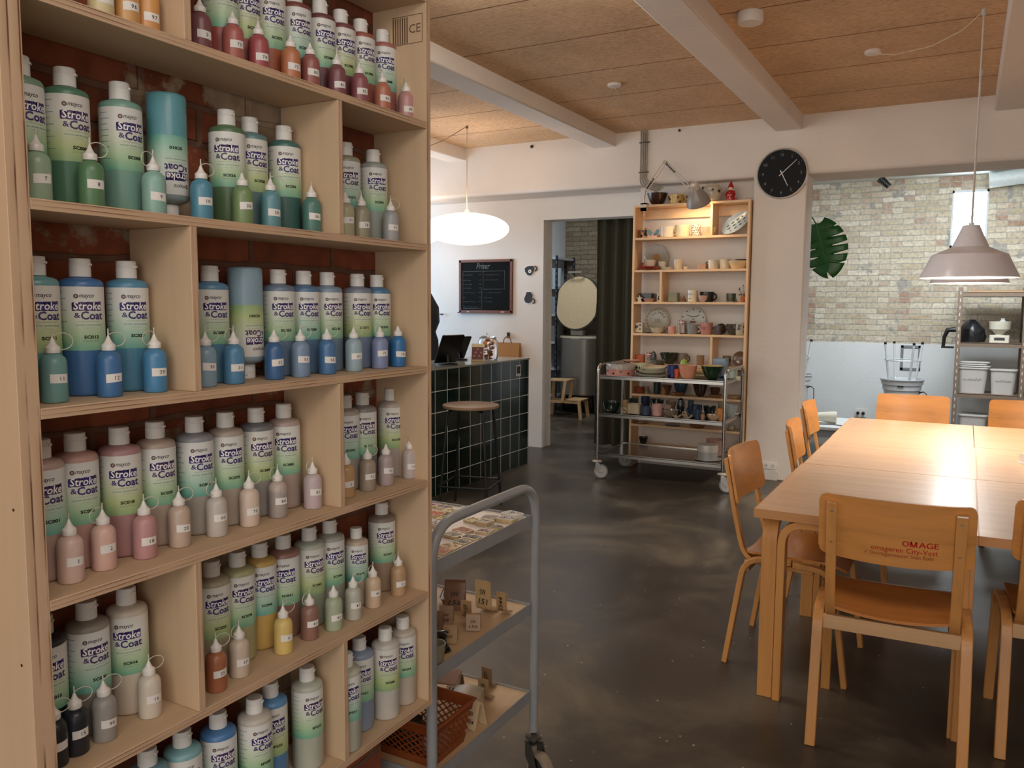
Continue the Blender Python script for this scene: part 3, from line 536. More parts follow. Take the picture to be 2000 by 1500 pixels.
POTS = [
('serving_bowl', 'bowl', -2.474, 7.17, 2.372, 0.187, 0.105, '#3a2018', {}, 'glossy dark brown faceted bowl on top of the bookcase'),
('animal_mug', 'mug', -2.299, 7.17, 2.372, 0.139, 0.082, '#c9a558', {'spots': '#5a3a20'}, 'small yellow animal shaped mug beside the dark brown bowl on the bookcase top'),
('small_bowl', 'bowl', -2.209, 7.22, 2.372, 0.047, 0.074, '#5a4a40', {}, 'small taupe bowl on the bookcase top partly behind the lamp shade'),
('lidded_pot', 'jar', -1.985, 7.17, 2.372, 0.179, 0.164, '#c9bfa8', {'spots': '#3a3630', 'ears': 1}, 'large cream glazed pot with dark scroll marks on the bookcase top'),
('gnome_figurine', 'figure', -1.815, 7.15, 2.372, 0.085, 0.142, '#b01c18', {}, 'red pointed hat gnome figurine on the bookcase top'),
('clay_tag', 'slab', -2.626, 7.14, 2.084, 0.032, 0.076, '#8a4a28', {}, 'small reddish brown clay piece at left end of the lamp lit shelf'),
('face_cup', 'cup', -2.585, 7.15, 2.084, 0.063, 0.093, '#c2a070', {'spots': '#2a1a12'}, 'beige cup with a dark arched eyes face on the lamp lit shelf'),
('butterfly_figurine', 'heart', -2.496, 7.15, 2.084, 0.103, 0.094, '#5b93a6', {}, 'blue winged butterfly figurine on a pink base on the lamp lit shelf'),
('coffee_mug', 'mug', -2.373, 7.16, 2.084, 0.132, 0.095, '#e0ceb4', {}, 'plain cream mug with handle to the right of the blue butterfly'),
('flower_pot', 'cup', -2.237, 7.18, 2.084, 0.134, 0.105, '#d6cba4', {}, 'wide pale yellow cylindrical pot on the lamp lit shelf'),
('dotted_vase', 'cup', -2.115, 7.18, 2.084, 0.085, 0.104, '#e2c8b8', {'dots': '#1a1a1a'}, 'pale pink vase covered in black dots on the lamp lit shelf'),
('bowl', 'bowl', -1.993, 7.16, 2.084, 0.13, 0.076, '#dfc8a4', {}, 'cream bowl beside the dotted vase on the lamp lit shelf'),
('oval_platter', 'leanoval', -1.752, 7.2, 2.084, 0.202, 0.189, '#a9bac4', {}, 'pale blue oval platter with black fish shaped marks leaning in the upper right bay'),
('clay_tag', 'slab', -1.837, 7.2, 2.084, 0.041, 0.09, '#a08058', {}, 'thin brown clay strip leaning beside the blue oval platter'),
('standing_plate', 'plate', -2.502, 7.26, 1.797, 0.231, 0.231, '#a09888', {'center': '#a8793f'}, 'round grey glazed plate with amber centre standing against the wall'),
('small_bowl', 'bowl', -2.534, 7.19, 1.797, 0.117, 0.093, '#d0c0ac', {}, 'off white bowl in front of the amber centred plate, left one'),
('small_bowl', 'bowl', -2.418, 7.19, 1.797, 0.08, 0.077, '#c9bfaa', {}, 'pale grey bowl in front of the amber centred plate, right one'),
('ornate_dish', 'dish', -2.521, 7.12, 1.797, 0.202, 0.03, '#8f2418', {'wavy': 1}, 'wavy dark red dish lying at left end of the second shelf'),
('clay_tag', 'slab', -2.596, 7.14, 1.809, 0.032, 0.057, '#7d3a1e', {}, 'small rusty clay tab standing on the red wavy dish'),
('saucer', 'dish', -2.353, 7.12, 1.797, 0.092, 0.023, '#d8cdb6', {'wavy': 1}, 'small cream wavy saucer with dark rim marks beside the red dish'),
('tumbler', 'cup', -2.261, 7.15, 1.797, 0.083, 0.09, '#cdb896', {}, 'tall beige tumbler alone in the middle of the second shelf'),
('tiny_dish', 'dish', -2.186, 7.13, 1.797, 0.043, 0.025, '#dccfb8', {}, 'tiny cream dish right of the tall beige tumbler'),
('baking_dish', 'rbox', -2.042, 7.15, 1.797, 0.084, 0.05, '#a88058', {}, 'small rectangular tan dish on the second shelf'),
('cow_mug', 'mug', -1.948, 7.15, 1.797, 0.092, 0.079, '#cfc2a8', {'handlecol': '#1c1a18', 'left': 1}, 'cream mug with black and white spotted handle on the second shelf'),
('planter', 'cup', -1.851, 7.17, 1.797, 0.091, 0.083, '#c8bca4', {}, 'plain stone coloured planter right of the spotted handle mug'),
('serving_dish', 'dish', -1.738, 7.18, 1.797, 0.174, 0.07, '#d2b78c', {'h': 0.07}, 'large shallow cream serving dish at right end of the second shelf'),
('dark_plate', 'plateflat', -1.709, 7.18, 1.869, 0.117, 0.01, '#2a211c', {}, 'thin dark plate lying on the large cream serving dish'),
('star_figurine', 'star', -2.606, 7.13, 1.513, 0.073, 0.072, '#e0d3bd', {}, 'white starfish shaped figurine in the small left bay'),
('tray_dish', 'rbox', -2.565, 7.22, 1.513, 0.132, 0.077, '#2f2622', {}, 'dark brown rectangular dish at the back of the small left bay'),
('oval_dish', 'dish', -2.515, 7.13, 1.513, 0.108, 0.03, '#b98f78', {}, 'pinkish brown oval dish in front of the dark rectangular dish'),
('cow_vase', 'cup', -2.434, 7.15, 1.513, 0.049, 0.081, '#d8c4a0', {'spots': '#1a1613'}, 'cream vase with black cow spots in the small left bay'),
('square_planter', 'rbox', -2.3, 7.17, 1.513, 0.097, 0.081, '#7c7548', {}, 'olive green square planter right of the bay divider'),
('clay_cone', 'cone', -2.208, 7.18, 1.513, 0.043, 0.058, '#9a5f34', {}, 'small brown clay cone between olive planter and face mug'),
('face_mug', 'cup', -2.121, 7.14, 1.513, 0.09, 0.103, '#e4d8b8', {'face': 1}, 'white cup with a painted face wearing glasses'),
('small_bowl', 'bowl', -2.018, 7.11, 1.513, 0.084, 0.057, '#d4ad98', {}, 'small pale pink bowl in front of the black jug'),
('dark_jug', 'mug', -2.008, 7.2, 1.513, 0.127, 0.09, '#1c1d22', {}, 'black jug with handle behind the pale pink bowl'),
('planter', 'cup', -1.794, 7.19, 1.523, 0.082, 0.066, '#4d5040', {}, 'dark olive cylindrical planter on a grey saucer'),
('saucer', 'plateflat', -1.787, 7.18, 1.513, 0.103, 0.01, '#8a8c80', {}, 'grey saucer underneath the dark olive planter'),
('tiny_bowl', 'bowl', -1.701, 7.12, 1.513, 0.065, 0.058, '#b8b09c', {}, 'small pale grey bowl between olive planter and orange bowl'),
('pot_with_stems', 'tree', -1.694, 7.22, 1.513, 0.085, 0.155, '#8a5c38', {}, 'brown pot with thin stems topped by dark dots at right end'),
('tiny_bowl', 'bowl', -1.679, 7.12, 1.513, 0.056, 0.049, '#c8683a', {}, 'small bright orange bowl in front of the brown pot with stems'),
('cow_cup', 'rbox', -2.605, 7.15, 1.23, 0.073, 0.094, '#d8caa8', {'spots': '#161412'}, 'cream square cup with large black cow spots'),
('standing_plate', 'plate', -2.479, 7.26, 1.23, 0.232, 0.232, '#b4b0a4', {'text': 1}, 'round plate lettered TILLYKKE with striped beige rim standing at the left'),
('boat_bowl', 'boat', -2.435, 7.14, 1.23, 0.143, 0.07, '#c0b498', {}, 'beige boat shaped bowl in front of the lettered plate'),
('dark_plate', 'plateflat', -2.521, 7.12, 1.23, 0.068, 0.01, '#26221f', {}, 'small black flat dish lying beside the cow spot cup'),
('small_cup', 'cup', -2.298, 7.13, 1.23, 0.07, 0.068, '#d89c84', {}, 'plain salmon pink cup between the two standing plates'),
('standing_plate', 'plate', -2.147, 7.26, 1.23, 0.235, 0.235, '#b8b4a6', {'bunting': 1}, 'round plate with painted bunting garland and black dots on the rim'),
('flag_figurine', 'flag', -2.219, 7.12, 1.23, 0.048, 0.128, '#c8beb0', {}, 'small red and white cross flag figurine on a post on the plate shelf'),
('square_vase', 'rbox', -2.216, 7.17, 1.23, 0.065, 0.114, '#b09c90', {}, 'tall pinkish grey square vase behind the flag figurine'),
('grey_mug', 'mug', -2.113, 7.14, 1.23, 0.099, 0.084, '#8a8a84', {'handlecol': '#d8cbb4'}, 'speckled grey mug with cream handle in front of the bunting plate'),
('heart_mug', 'mug', -1.99, 7.15, 1.23, 0.11, 0.104, '#c08070', {'heart': 1, 'left': 1}, 'pink mug painted with a red heart'),
('flower_plate', 'plate', -1.872, 7.2, 1.23, 0.096, 0.096, '#4c4038', {'center': '#d09030'}, 'small dark plate with an orange flower standing behind a dark mug'),
('dark_mug', 'mug', -1.881, 7.14, 1.23, 0.071, 0.079, '#4a3f36', {'left': 1}, 'dark brown mug in front of the orange flower plate'),
('dark_bowl', 'bowl', -1.762, 7.16, 1.23, 0.119, 0.094, '#4c443c', {'dots': '#8a7f70'}, 'dark grey brown bowl with faint painted flowers'),
('patterned_pot', 'cup', -1.693, 7.14, 1.23, 0.085, 0.105, '#b5a98c', {'spots': '#1d1a16'}, 'cream round pot with black swirling marks at right end of the plate shelf'),
('terracotta_dish', 'rbox', -2.598, 7.17, 0.957, 0.088, 0.076, '#c0602c', {}, 'orange terracotta dish at left end above the steel trolley'),
('small_vase', 'jar', -2.48, 7.18, 0.957, 0.059, 0.108, '#566064', {}, 'blue grey flared vase on the shelf behind the trolley top'),
('plate', 'dish', -2.468, 7.13, 0.957, 0.144, 0.03, '#cdc2b0', {}, 'pale flat plate in front of the blue grey vase'),
('large_bowl', 'bowl', -2.33, 7.18, 0.957, 0.173, 0.099, '#262f26', {}, 'large dark green bowl on the shelf behind the trolley top'),
('beige_jug', 'mug', -2.223, 7.22, 0.957, 0.092, 0.096, '#8c8070', {'handlecol': '#15130f'}, 'beige jug with black handle behind the dark green bowl'),
('tumbler', 'cup', -2.045, 7.18, 0.957, 0.069, 0.086, '#9a7650', {}, 'plain tan tumbler standing alone left of the lower divider'),
('olive_jar', 'cup', -1.812, 7.18, 0.957, 0.071, 0.09, '#6f6a48', {'spots': '#3a3020'}, 'olive and brown jar right of the lower divider'),
('standing_plate', 'plate', -1.715, 7.26, 0.957, 0.127, 0.127, '#7a5a40', {}, 'round brown unglazed plate standing at right above the trolley'),
('clay_pot', 'cup', -2.596, 7.16, 0.677, 0.092, 0.058, '#a0522e', {}, 'rust brown clay pot at left end behind the trolley'),
('cone_figurine', 'cone', -2.514, 7.14, 0.677, 0.055, 0.07, '#8a7a60', {}, 'small beige cone figurine behind the trolley'),
('dark_vase', 'cup', -2.442, 7.19, 0.677, 0.068, 0.103, '#33423f', {}, 'dark green glossy vase behind the trolley'),
('wavy_bowl', 'bowl', -2.346, 7.15, 0.677, 0.111, 0.088, '#6b4c36', {}, 'tall brown wavy bowl behind the trolley'),
('blue_bowl', 'bowl', -2.222, 7.2, 0.677, 0.132, 0.109, '#2c4a5c', {}, 'deep blue bowl behind the trolley'),
('leaf_dish', 'dish', -2.223, 7.11, 0.677, 0.109, 0.03, '#9a5f3a', {'wavy': 1}, 'rust leaf shaped dish in front of the deep blue bowl'),
('round_pot', 'bowl', -2.036, 7.17, 0.677, 0.137, 0.13, '#3a2620', {}, 'dark brown round pot behind the trolley'),
('flat_dish', 'dish', -1.892, 7.14, 0.677, 0.109, 0.03, '#8a6444', {}, 'pile like brown flat dish right of the dark brown round pot'),
('plate', 'dish', -1.725, 7.15, 0.677, 0.123, 0.03, '#b09878', {}, 'light tan plate at right end behind the trolley post'),
('flat_dish', 'dish', -2.571, 7.13, 0.4, 0.143, 0.012, '#a87c40', {}, 'mustard flat dish on the low shelf behind the trolley'),
('dark_plate', 'plateflat', -2.271, 7.15, 0.4, 0.146, 0.01, '#2c2622', {}, 'dark plate on the low shelf behind the trolley'),
('small_cup', 'cup', -1.738, 7.13, 0.41, 0.058, 0.034, '#b0a088', {}, 'small beige cup on a saucer at right of the low shelf'),
('saucer', 'plateflat', -1.737, 7.13, 0.4, 0.099, 0.01, '#b8aa90', {}, 'beige saucer under the small cup at right of the low shelf'),
('dark_bowl', 'bowl', -2.556, 7.17, 0.2, 0.088, 0.071, '#241d1a', {}, 'dark bowl on the bottom shelf behind the trolley'),
('pink_tin', 'tin', -2.571, 6.6, 0.886, 0.248, 0.098, '#c98a80', {}, 'round pink tin with black hearts and grey lid at left of trolley top'),
('pink_plate', 'dish', -2.574, 6.85, 0.986, 0.16, 0.014, '#d9a08c', {'wavy': 1}, 'flat pink wavy plate behind the pink tin'),
('lettered_mug', 'cup', -2.422, 6.7, 0.886, 0.099, 0.102, '#c8c0a0', {'abc': 1}, 'cream mug with bold black brush letters behind the plate stack'),
('large_plate', 'dish', -2.27, 6.56, 0.886, 0.291, 0.03, '#c4bfae', {}, 'large cream plate with a dark rim at the bottom of the plate stack'),
('green_plate', 'dish', -2.296, 6.62, 0.912, 0.26, 0.03, '#b9bda6', {}, 'pale green plate second in the trolley plate stack'),
('serving_board', 'rbox', -2.318, 6.82, 0.886, 0.189, 0.077, '#dcbf98', {}, 'square cream serving dish behind the plate stack'),
('blue_mug', 'mug', -2.115, 6.62, 0.886, 0.094, 0.102, '#1f2f68', {'left': 1}, 'cobalt blue mug on the trolley top'),
('orange_cup', 'cup', -2.062, 6.56, 0.886, 0.04, 0.074, '#d0552c', {}, 'small orange cup between the cobalt mug and pink bowl'),
('green_jar', 'jar', -2.092, 6.85, 0.886, 0.075, 0.141, '#9ab04c', {}, 'lime green ringed jar behind the pink bowl'),
('pink_bowl', 'bowl', -1.969, 6.56, 0.886, 0.151, 0.111, '#cf8f70', {'deep': 1}, 'large salmon pink bowl with one black dot in front'),
('cream_plate', 'dish', -1.942, 6.84, 0.916, 0.171, 0.03, '#d8bc88', {'h': 0.03}, 'cream plate stack behind the salmon pink bowl'),
('green_bowl', 'bowl', -1.777, 6.6, 0.886, 0.186, 0.108, '#12301c', {'inside': '#c9b580'}, 'wide dark green bowl with cream inside on the trolley top'),
('blue_dish', 'rbox', -1.785, 6.88, 0.886, 0.12, 0.155, '#7d93a8', {}, 'pale blue rectangular dish standing behind the green bowl'),
('glass_dish', 'rbox', -1.658, 6.75, 0.886, 0.082, 0.083, '#9fae9c', {}, 'pale green glazed dish near the right handle of the trolley'),
('tiny_dish', 'dish', -1.576, 6.63, 0.886, 0.045, 0.03, '#e0d6bc', {}, 'tiny white dish at right edge of the trolley top'),
('green_bowl', 'bowl', -2.646, 6.6, 0.563, 0.159, 0.089, '#12241f', {'deep': 1}, 'dark bottle green bowl at left of the middle tray'),
('clay_cup', 'cup', -2.567, 6.72, 0.563, 0.057, 0.095, '#a08058', {}, 'light clay cup behind the ring handled piece on middle tray'),
('ring_piece', 'ring', -2.512, 6.55, 0.563, 0.06, 0.054, '#9a8468', {}, 'small beige ring shaped clay piece on the middle tray'),
('square_cup', 'rbox', -2.424, 6.57, 0.563, 0.111, 0.088, '#a79a80', {}, 'translucent beige square planter on the middle tray'),
('navy_cup', 'cup', -2.414, 6.8, 0.563, 0.083, 0.128, '#1d2440', {}, 'tall navy cup behind the ribbed blue cup'),
('ribbed_cup', 'cup', -2.32, 6.56, 0.563, 0.084, 0.07, '#34435a', {}, 'ribbed slate blue cup on the middle tray'),
('pink_cup', 'cup', -2.222, 6.56, 0.563, 0.091, 0.098, '#c0948c', {}, 'large dusty pink cup on the middle tray'),
('pink_cup', 'cup', -2.195, 6.75, 0.563, 0.067, 0.071, '#b49088', {}, 'smaller pink cup further back on the middle tray'),
('taupe_bowl', 'bowl', -2.103, 6.55, 0.563, 0.13, 0.06, '#77695a', {}, 'taupe bowl between pink cup and shell dishes'),
('green_bowl', 'bowl', -2.349, 6.92, 0.563, 0.131, 0.094, '#1c2c24', {}, 'dark green bowl at the back of the middle tray'),
('black_vase', 'jar', -2.095, 6.8, 0.563, 0.067, 0.134, '#14181a', {}, 'slim black vase behind the shell dishes'),
('shell_dish', 'shell', -2.04, 6.52, 0.563, 0.08, 0.033, '#b8a286', {}, 'beige shell dish, left one of the shell dishes'),
('shell_dish', 'shell', -1.945, 6.52, 0.563, 0.079, 0.04, '#b39c80', {}, 'beige shell dish, right one of the shell dishes'),
('shell_coil', 'ring', -2.002, 6.6, 0.563, 0.044, 0.048, '#a89478', {}, 'coiled beige shell piece standing between the shell dishes'),
('navy_mug', 'mug', -1.911, 6.62, 0.563, 0.1, 0.103, '#1b2a40', {'left': 1}, 'large dark navy mug on the middle tray'),
('black_bowl', 'bowl', -1.819, 6.7, 0.563, 0.103, 0.092, '#101a1a', {'deep': 1}, 'near black bowl right of the large navy mug'),
('orange_jar', 'cup', -1.705, 6.58, 0.563, 0.05, 0.091, '#c07a38', {}, 'small orange glazed jar near the right post on middle tray'),
('tiny_cup', 'cup', -1.823, 6.515, 0.563, 0.035, 0.045, '#9a6f4c', {}, 'tiny brown cup at the front edge of the middle tray'),
('leaf_bowl', 'bowl', -1.739, 6.52, 0.563, 0.108, 0.046, '#ae9074', {}, 'shallow beige leaf bowl at the front right of middle tray'),
('glass_bowl', 'bowl', -1.667, 6.8, 0.563, 0.102, 0.096, '#9aa0a0', {}, 'pale grey bowl right of the front post on middle tray'),
('flag_figurine', 'flag', -2.457, 6.95, 0.886, 0.075, 0.186, '#c8beb0', {}, 'red and white cross flag figurine at the back of the trolley top'),
('cream_saucer', 'plateflat', -1.908, 6.72, 0.898, 0.152, 0.01, '#ddd0ae', {}, 'flat cream saucer between the pink and green bowls on trolley'),
('small_plate', 'dish', -2.294, 6.64, 0.93, 0.201, 0.03, '#cfc8b4', {}, 'small grey white plate uppermost of the trolley plate stack'),
('grey_bowl', 'bowl', -2.357, 6.98, 0.886, 0.109, 0.115, '#5c5648', {}, 'small taupe grey bowl at the back of the trolley top'),
('grey_cup', 'cup', -2.037, 6.9, 0.563, 0.054, 0.106, '#3c4650', {}, 'slate grey cup at the back of the middle tray'),
('brown_bowl', 'bowl', -2.228, 6.95, 0.563, 0.095, 0.084, '#8a7058', {}, 'light brown bowl at the back of the middle tray behind pink cup'),
('small_blue_cup', 'cup', -1.869, 6.53, 0.563, 0.047, 0.077, '#24384e', {}, 'small dark blue cup in front of the large navy mug'),
('green_dish', 'rbox', -2.564, 6.92, 0.563, 0.072, 0.09, '#1f2f2c', {}, 'dark green square dish behind the beige square planter'),
('olive_cup', 'cup', -1.768, 6.85, 0.563, 0.044, 0.114, '#8c7a58', {}, 'olive beige cup behind the orange glazed jar'),
('small_jar', 'cup', -2.353, 7.12, 0.677, 0.044, 0.076, '#a8784c', {}, 'small caramel cup on the shelf behind the trolley middle'),
('brown_bowl', 'bowl', -1.91, 7.2, 0.677, 0.093, 0.084, '#5a3c2c', {}, 'brown bowl right of the dark round pot behind the trolley'),
('rust_dish', 'dish', -2.042, 7.14, 0.4, 0.15, 0.03, '#8a5c3c', {}, 'rust brown dish in the middle of the low shelf'),
('lidded_pot', 'tin', -1.803, 6.62, 0.222, 0.17, 0.125, '#8e8e8c', {}, 'light grey lidded pot on the bottom tray of the trolley'),
('under_plate', 'plateflat', -1.799, 6.62, 0.222, 0.221, 0.01, '#a09c98', {}, 'grey plate under the lidded pot on the bottom tray'),
('clay_pot', 'cup', -1.803, 6.88, 0.222, 0.17, 0.13, '#a47c6c', {}, 'pinkish brown pot behind the grey lidded pot'),
]
TILES = [
(-1.154, 2.103, '#dcd8d2', '#5a5550', -0.25, 0.058, 0.045, 0.014, 'thick plain pale tile at the far edge of the grey cart top'),
(-1.144, 2.053, '#c6c0ba', '#5a5550', -0.05, 0.057, 0.043, 0.012, 'thick grey white tile in the far right corner of the cart top'),
(-1.2, 2.051, '#8d8378', '#e8dccb', 0.15, 0.047, 0.043, 0.008, 'brown and white mottled tile left of the thick pale tiles'),
(-1.184, 1.994, '#d2cbb6', '#6a665a', -0.15, 0.043, 0.043, 0.012, 'thick pale green edged tile in the middle of the cart top'),
(-1.196, 1.896, '#b05a3c', '#e6bd9c', -0.25, 0.052, 0.043, 0.008, 'rust red tile with cream marks next to the handle tube'),
(-1.138, 1.968, '#3a2a20', '#d8c8b0', -0.05, 0.043, 0.039, 0.008, 'black tile with white specks near the right front edge'),
(-1.14, 1.918, '#c2a9a0', '#5a3a34', 0.15, 0.047, 0.039, 0.008, 'pinkish grey tile with a brown mark near the front edge'),
(-1.195, 1.844, '#bfb49c', '#6a6358', -0.15, 0.053, 0.043, 0.008, 'beige and grey streaked tile in the middle left of cart top'),
(-1.14, 1.848, '#2c2620', '#d8c9a8', 0.05, 0.048, 0.038, 0.008, 'black tile with cream dots near the front edge centre'),
(-1.138, 1.799, '#3d3630', '#d6cec0', -0.25, 0.043, 0.034, 0.008, 'dark tile with white swirl, second from the front corner row'),
(-1.142, 1.746, '#d6b57c', '#7a5a30', -0.05, 0.052, 0.04, 0.008, 'golden cream tile near the front left edge'),
(-1.143, 1.698, '#a8452a', '#e8b890', 0.15, 0.053, 0.043, 0.008, 'orange red tile with pale marks near the front left corner'),
(-1.138, 1.648, '#963a24', '#e8cdb8', -0.15, 0.043, 0.039, 0.008, 'red tile nearest the front left post'),
(-1.335, 2.052, '#e0cf96', '#6a6040', 0.05, 0.053, 0.043, 0.01, 'pale yellow tile at the back, left of the handle'),
(-1.387, 2.089, '#4a3230', '#e8dcd8', -0.25, 0.043, 0.039, 0.008, 'dark speckled tile at the far back left of the cart top'),
(-1.362, 2.003, '#c2441e', '#f0a060', -0.05, 0.052, 0.043, 0.01, 'bright orange red tile at the left edge'),
(-1.31, 1.975, '#d9c23c', '#8a7a20', 0.15, 0.043, 0.039, 0.008, 'bright yellow tile beside the orange red one'),
(-1.303, 1.921, '#d8cdc4', '#8a8078', -0.15, 0.047, 0.043, 0.008, 'white tile with grey scribble at the left edge'),
(-1.269, 1.868, '#8c4a2c', '#e8b48c', 0.05, 0.043, 0.039, 0.008, 'brown tile with peach pattern at the left edge'),
(-1.231, 2.001, '#d8c98c', '#7a6a3c', -0.25, 0.043, 0.039, 0.008, 'pale yellow streaked tile under the middle of the handle'),
(-1.319, 2.099, '#d5d0c4', '#6a6a60', -0.05, 0.043, 0.039, 0.008, 'off white tile at the back edge behind the handle'),
(-1.432, 2.091, '#d0a8a0', '#6a3a38', 0.15, 0.039, 0.039, 0.008, 'pale pink tile in the far left corner'),
(-1.249, 1.824, '#cfc6bc', '#7a7068', -0.15, 0.047, 0.039, 0.01, 'thick pale grey tile behind the curve of the handle'),
]
TAGS = [
('L', -1.194, 2.006, 0.578, 0.0, 0.052, 0.1, '#b39468', 'SW\n151', 'tall upright clay tag lettered SW 151 on the middle tray', False),
('A', -1.293, 2.005, 0.578, 0.5, 0.062, 0.085, '#7a5238', 'SW\n156', 'large dark brown folded clay tag lettered SW 156', False),
('L', -1.209, 1.934, 0.578, 0.1, 0.032, 0.06, '#a58258', 'SW109', 'narrow upright clay tag with sideways SW109', True),
('L', -1.141, 2.019, 0.578, 0.0, 0.032, 0.07, '#a8875c', 'SS44', 'narrow clay tag with sideways marks nearest the right post', True),
('A', -1.25, 1.893, 0.578, 0.45, 0.04, 0.048, '#97775a', 'SW\n58', 'small folded clay tag in front of the large brown one', False),
('A', -1.16, 1.893, 0.578, 0.45, 0.04, 0.044, '#9c7a58', 'SW\n156', 'small folded clay tag standing alone at the tray centre', False),
('A', -1.25, 1.841, 0.578, 0.45, 0.04, 0.05, '#7c5a40', 'SW\n33', 'small brown folded clay tag at the left edge of the middle tray', False),
('A', -1.168, 1.788, 0.578, 0.45, 0.038, 0.044, '#a3835c', 'SW', 'small folded clay tag behind the glossy black figure', False),
('A', -1.146, 1.882, 0.303, -0.25, 0.042, 0.074, '#c9b08a', 'SW\n134', 'folded pale clay tag lettered SW 134 on the bottom tray', False),
('L', -1.198, 2.015, 0.303, 0.05, 0.034, 0.072, '#9a7c58', '1176', 'upright clay tag with sideways 1176 on the bottom tray', True),
('L', -1.231, 2.09, 0.303, 0.0, 0.034, 0.07, '#7d6246', 'SW77', 'darker upright clay tag at the back of the bottom tray', True),
('A', -1.303, 2.023, 0.303, 0.0, 0.045, 0.06, '#8a6a4a', 'SW\n131', 'brown folded clay tag at the back left of the bottom tray', False),
]
# ------------------------------------------------------------------ glaze shelf unit
PLYF = {}
def ply_face(axis): return wood('#c9ad8d', axis, .72, .05, .45, name='plywood')
def shelf_unit():
    X0, X1 = -1.05, -1.196
    root = empty('glaze_shelf', 'tall plywood shelf unit full of glaze bottles fixed to the brick wall', 'shelf', ((X0+X1)/2, 1.07, .55))
    ox, oy, oz = root.location
    def board(name, y0, y1, z0, z1, horiz):
        c = ((X0+X1)/2, (y0+y1)/2, (z0+z1)/2); hx = (X0-X1)/2-.0008; hy = (y1-y0)/2; hz = (z1-z0)/2
        V = [(-hx,-hy,-hz),(hx,-hy,-hz),(hx,hy,-hz),(-hx,hy,-hz),(-hx,-hy,hz),(hx,-hy,hz),(hx,hy,hz),(-hx,hy,hz)]
        F = [(0,3,2,1),(4,5,6,7),(0,1,5,4),(2,3,7,6),(3,0,4,7)]
        mb = MB(); mb.add(V, F, 0); mb.add(V, [(1,2,6,5)], 1)
        return mb.build(name, [ply_face('y' if horiz else 'z'), ply_edge(2 if horiz else 1, .0145 if name == 'side_panel' else .0065)], root, (c[0]-ox, c[1]-oy, c[2]-oz), bevel=.0008)
    board('side_panel', .605, .634, .545, 2.42, False); board('side_panel', 1.515, 1.531, .545, 2.42, False)
    for z in (2.405, 2.14, 1.875, 1.612, 1.341, 1.082, .822, .560):
        board('shelf_board', .6345, 1.5145, z-.0145, z, True)
    for y, z in ((.888, 1.875), (1.232, 1.612), (.887, 1.341), (1.225, 1.082), (.876, .822), (1.227, .560)):
        hi = {1.875: 2.1255, 1.612: 1.8605, 1.341: 1.5975, 1.082: 1.3265, .822: 1.0675, .56: .8075}[z]
        board('divider', y-.0065, y+.0065, z+.0003, hi-.0003, False)
    # stamp printed on the inside of the right panel
    mb = MB(); M = frame((-1.105, 1.5142, 2.075), (1, 0, 0), (0, 0, 1))
    for k in range(7): mb.prism([(-.034+.0062*k, -.028), (-.031+.0062*k, -.028), (-.031+.0062*k, .028), (-.034+.0062*k, .026)], 0, .0002, 0, M)
    put2d(mb, textfit('CE', .03), M, 0, (.025, -.008))
    for a, b in (((-.036, -.03), (.045, -.029)), ((-.036, .029), (.045, .03)), ((.044, -.03), (.045, .03))): mb.prism([(a[0], a[1]), (b[0], a[1]), (b[0], b[1]), (a[0], b[1])], 0, .0002, 0, M)
    o = mb.build('stamp', plain('#6b5038', .8), root); o.location = (-ox, -oy, -oz)
    # screws on the outer face of the left panel
    mb = MB()
    for x, z in ((-1.072, 1.62), (-1.072, 1.21), (-1.072, 1.0)): mb.prism(circ(.0022, 8), 0, .0004, 0, frame((x, .6049, z), (1, 0, 0), (0, 0, 1)))
    o = mb.build('screw', plain('#4a3a2c', .5, .5), root); o.location = (-ox, -oy, -oz)
shelf_unit()

# ---- bottles
LPAPER = {}
def label_paper(v):
    if v in LPAPER: return LPAPER[v]
    m, t, b = nt('label_paper'); c = N(t, 'ShaderNodeTexCoord'); sp = N(t, 'ShaderNodeSeparateXYZ'); t.links.new(c.outputs['Object'], sp.inputs[0])
    n = N(t, 'ShaderNodeTexNoise'); n.inputs['Scale'].default_value = 18; n.inputs['Detail'].default_value = 2; t.links.new(c.outputs['Object'], n.inputs['Vector'])
    a = N(t, 'ShaderNodeMath', operation='MULTIPLY_ADD'); t.links.new(n.outputs[0], a.inputs[0]); a.inputs[1].default_value = .03; t.links.new(sp.outputs[2], a.inputs[2])
    d = N(t, 'ShaderNodeMapRange'); d.inputs[1].default_value = .08; d.inputs[2].default_value = .178; t.links.new(a.outputs[0], d.inputs[0])
    cs = [('#6fae96', '#a8c9a0', '#cfd8c4', '#dcdcd8'), ('#8fb083', '#b6c68c', '#cdd3ba', '#dcdad4'), ('#62a79c', '#9cc6b0', '#c9d6ca', '#dbdcda')][v]
    r = ramp(t, [(0, hexlin(cs[0])), (.22, hexlin(cs[1])), (.5, hexlin(cs[2])), (.75, hexlin(cs[3]))]); t.links.new(d.outputs[0], r.inputs[0])
    t.links.new(r.outputs[0], b.inputs['Base Color']); b.inputs['Roughness'].default_value = .38; LPAPER[v] = m; return m
PURPLE = plain('#35266f', .45, 0, 0, name='purple_ink'); PURPLE2 = plain('#4a3068', .45, 0, 0); WHITEINK = plain('#f2f0ee', .45, 0, 0); BROWNINK = plain('#4a2f2c', .5, 0, 0)
TEALINK = plain('#5f8f96', .5, 0, 0); GREYINK = plain('#8a8f8a', .5, 0, 0)
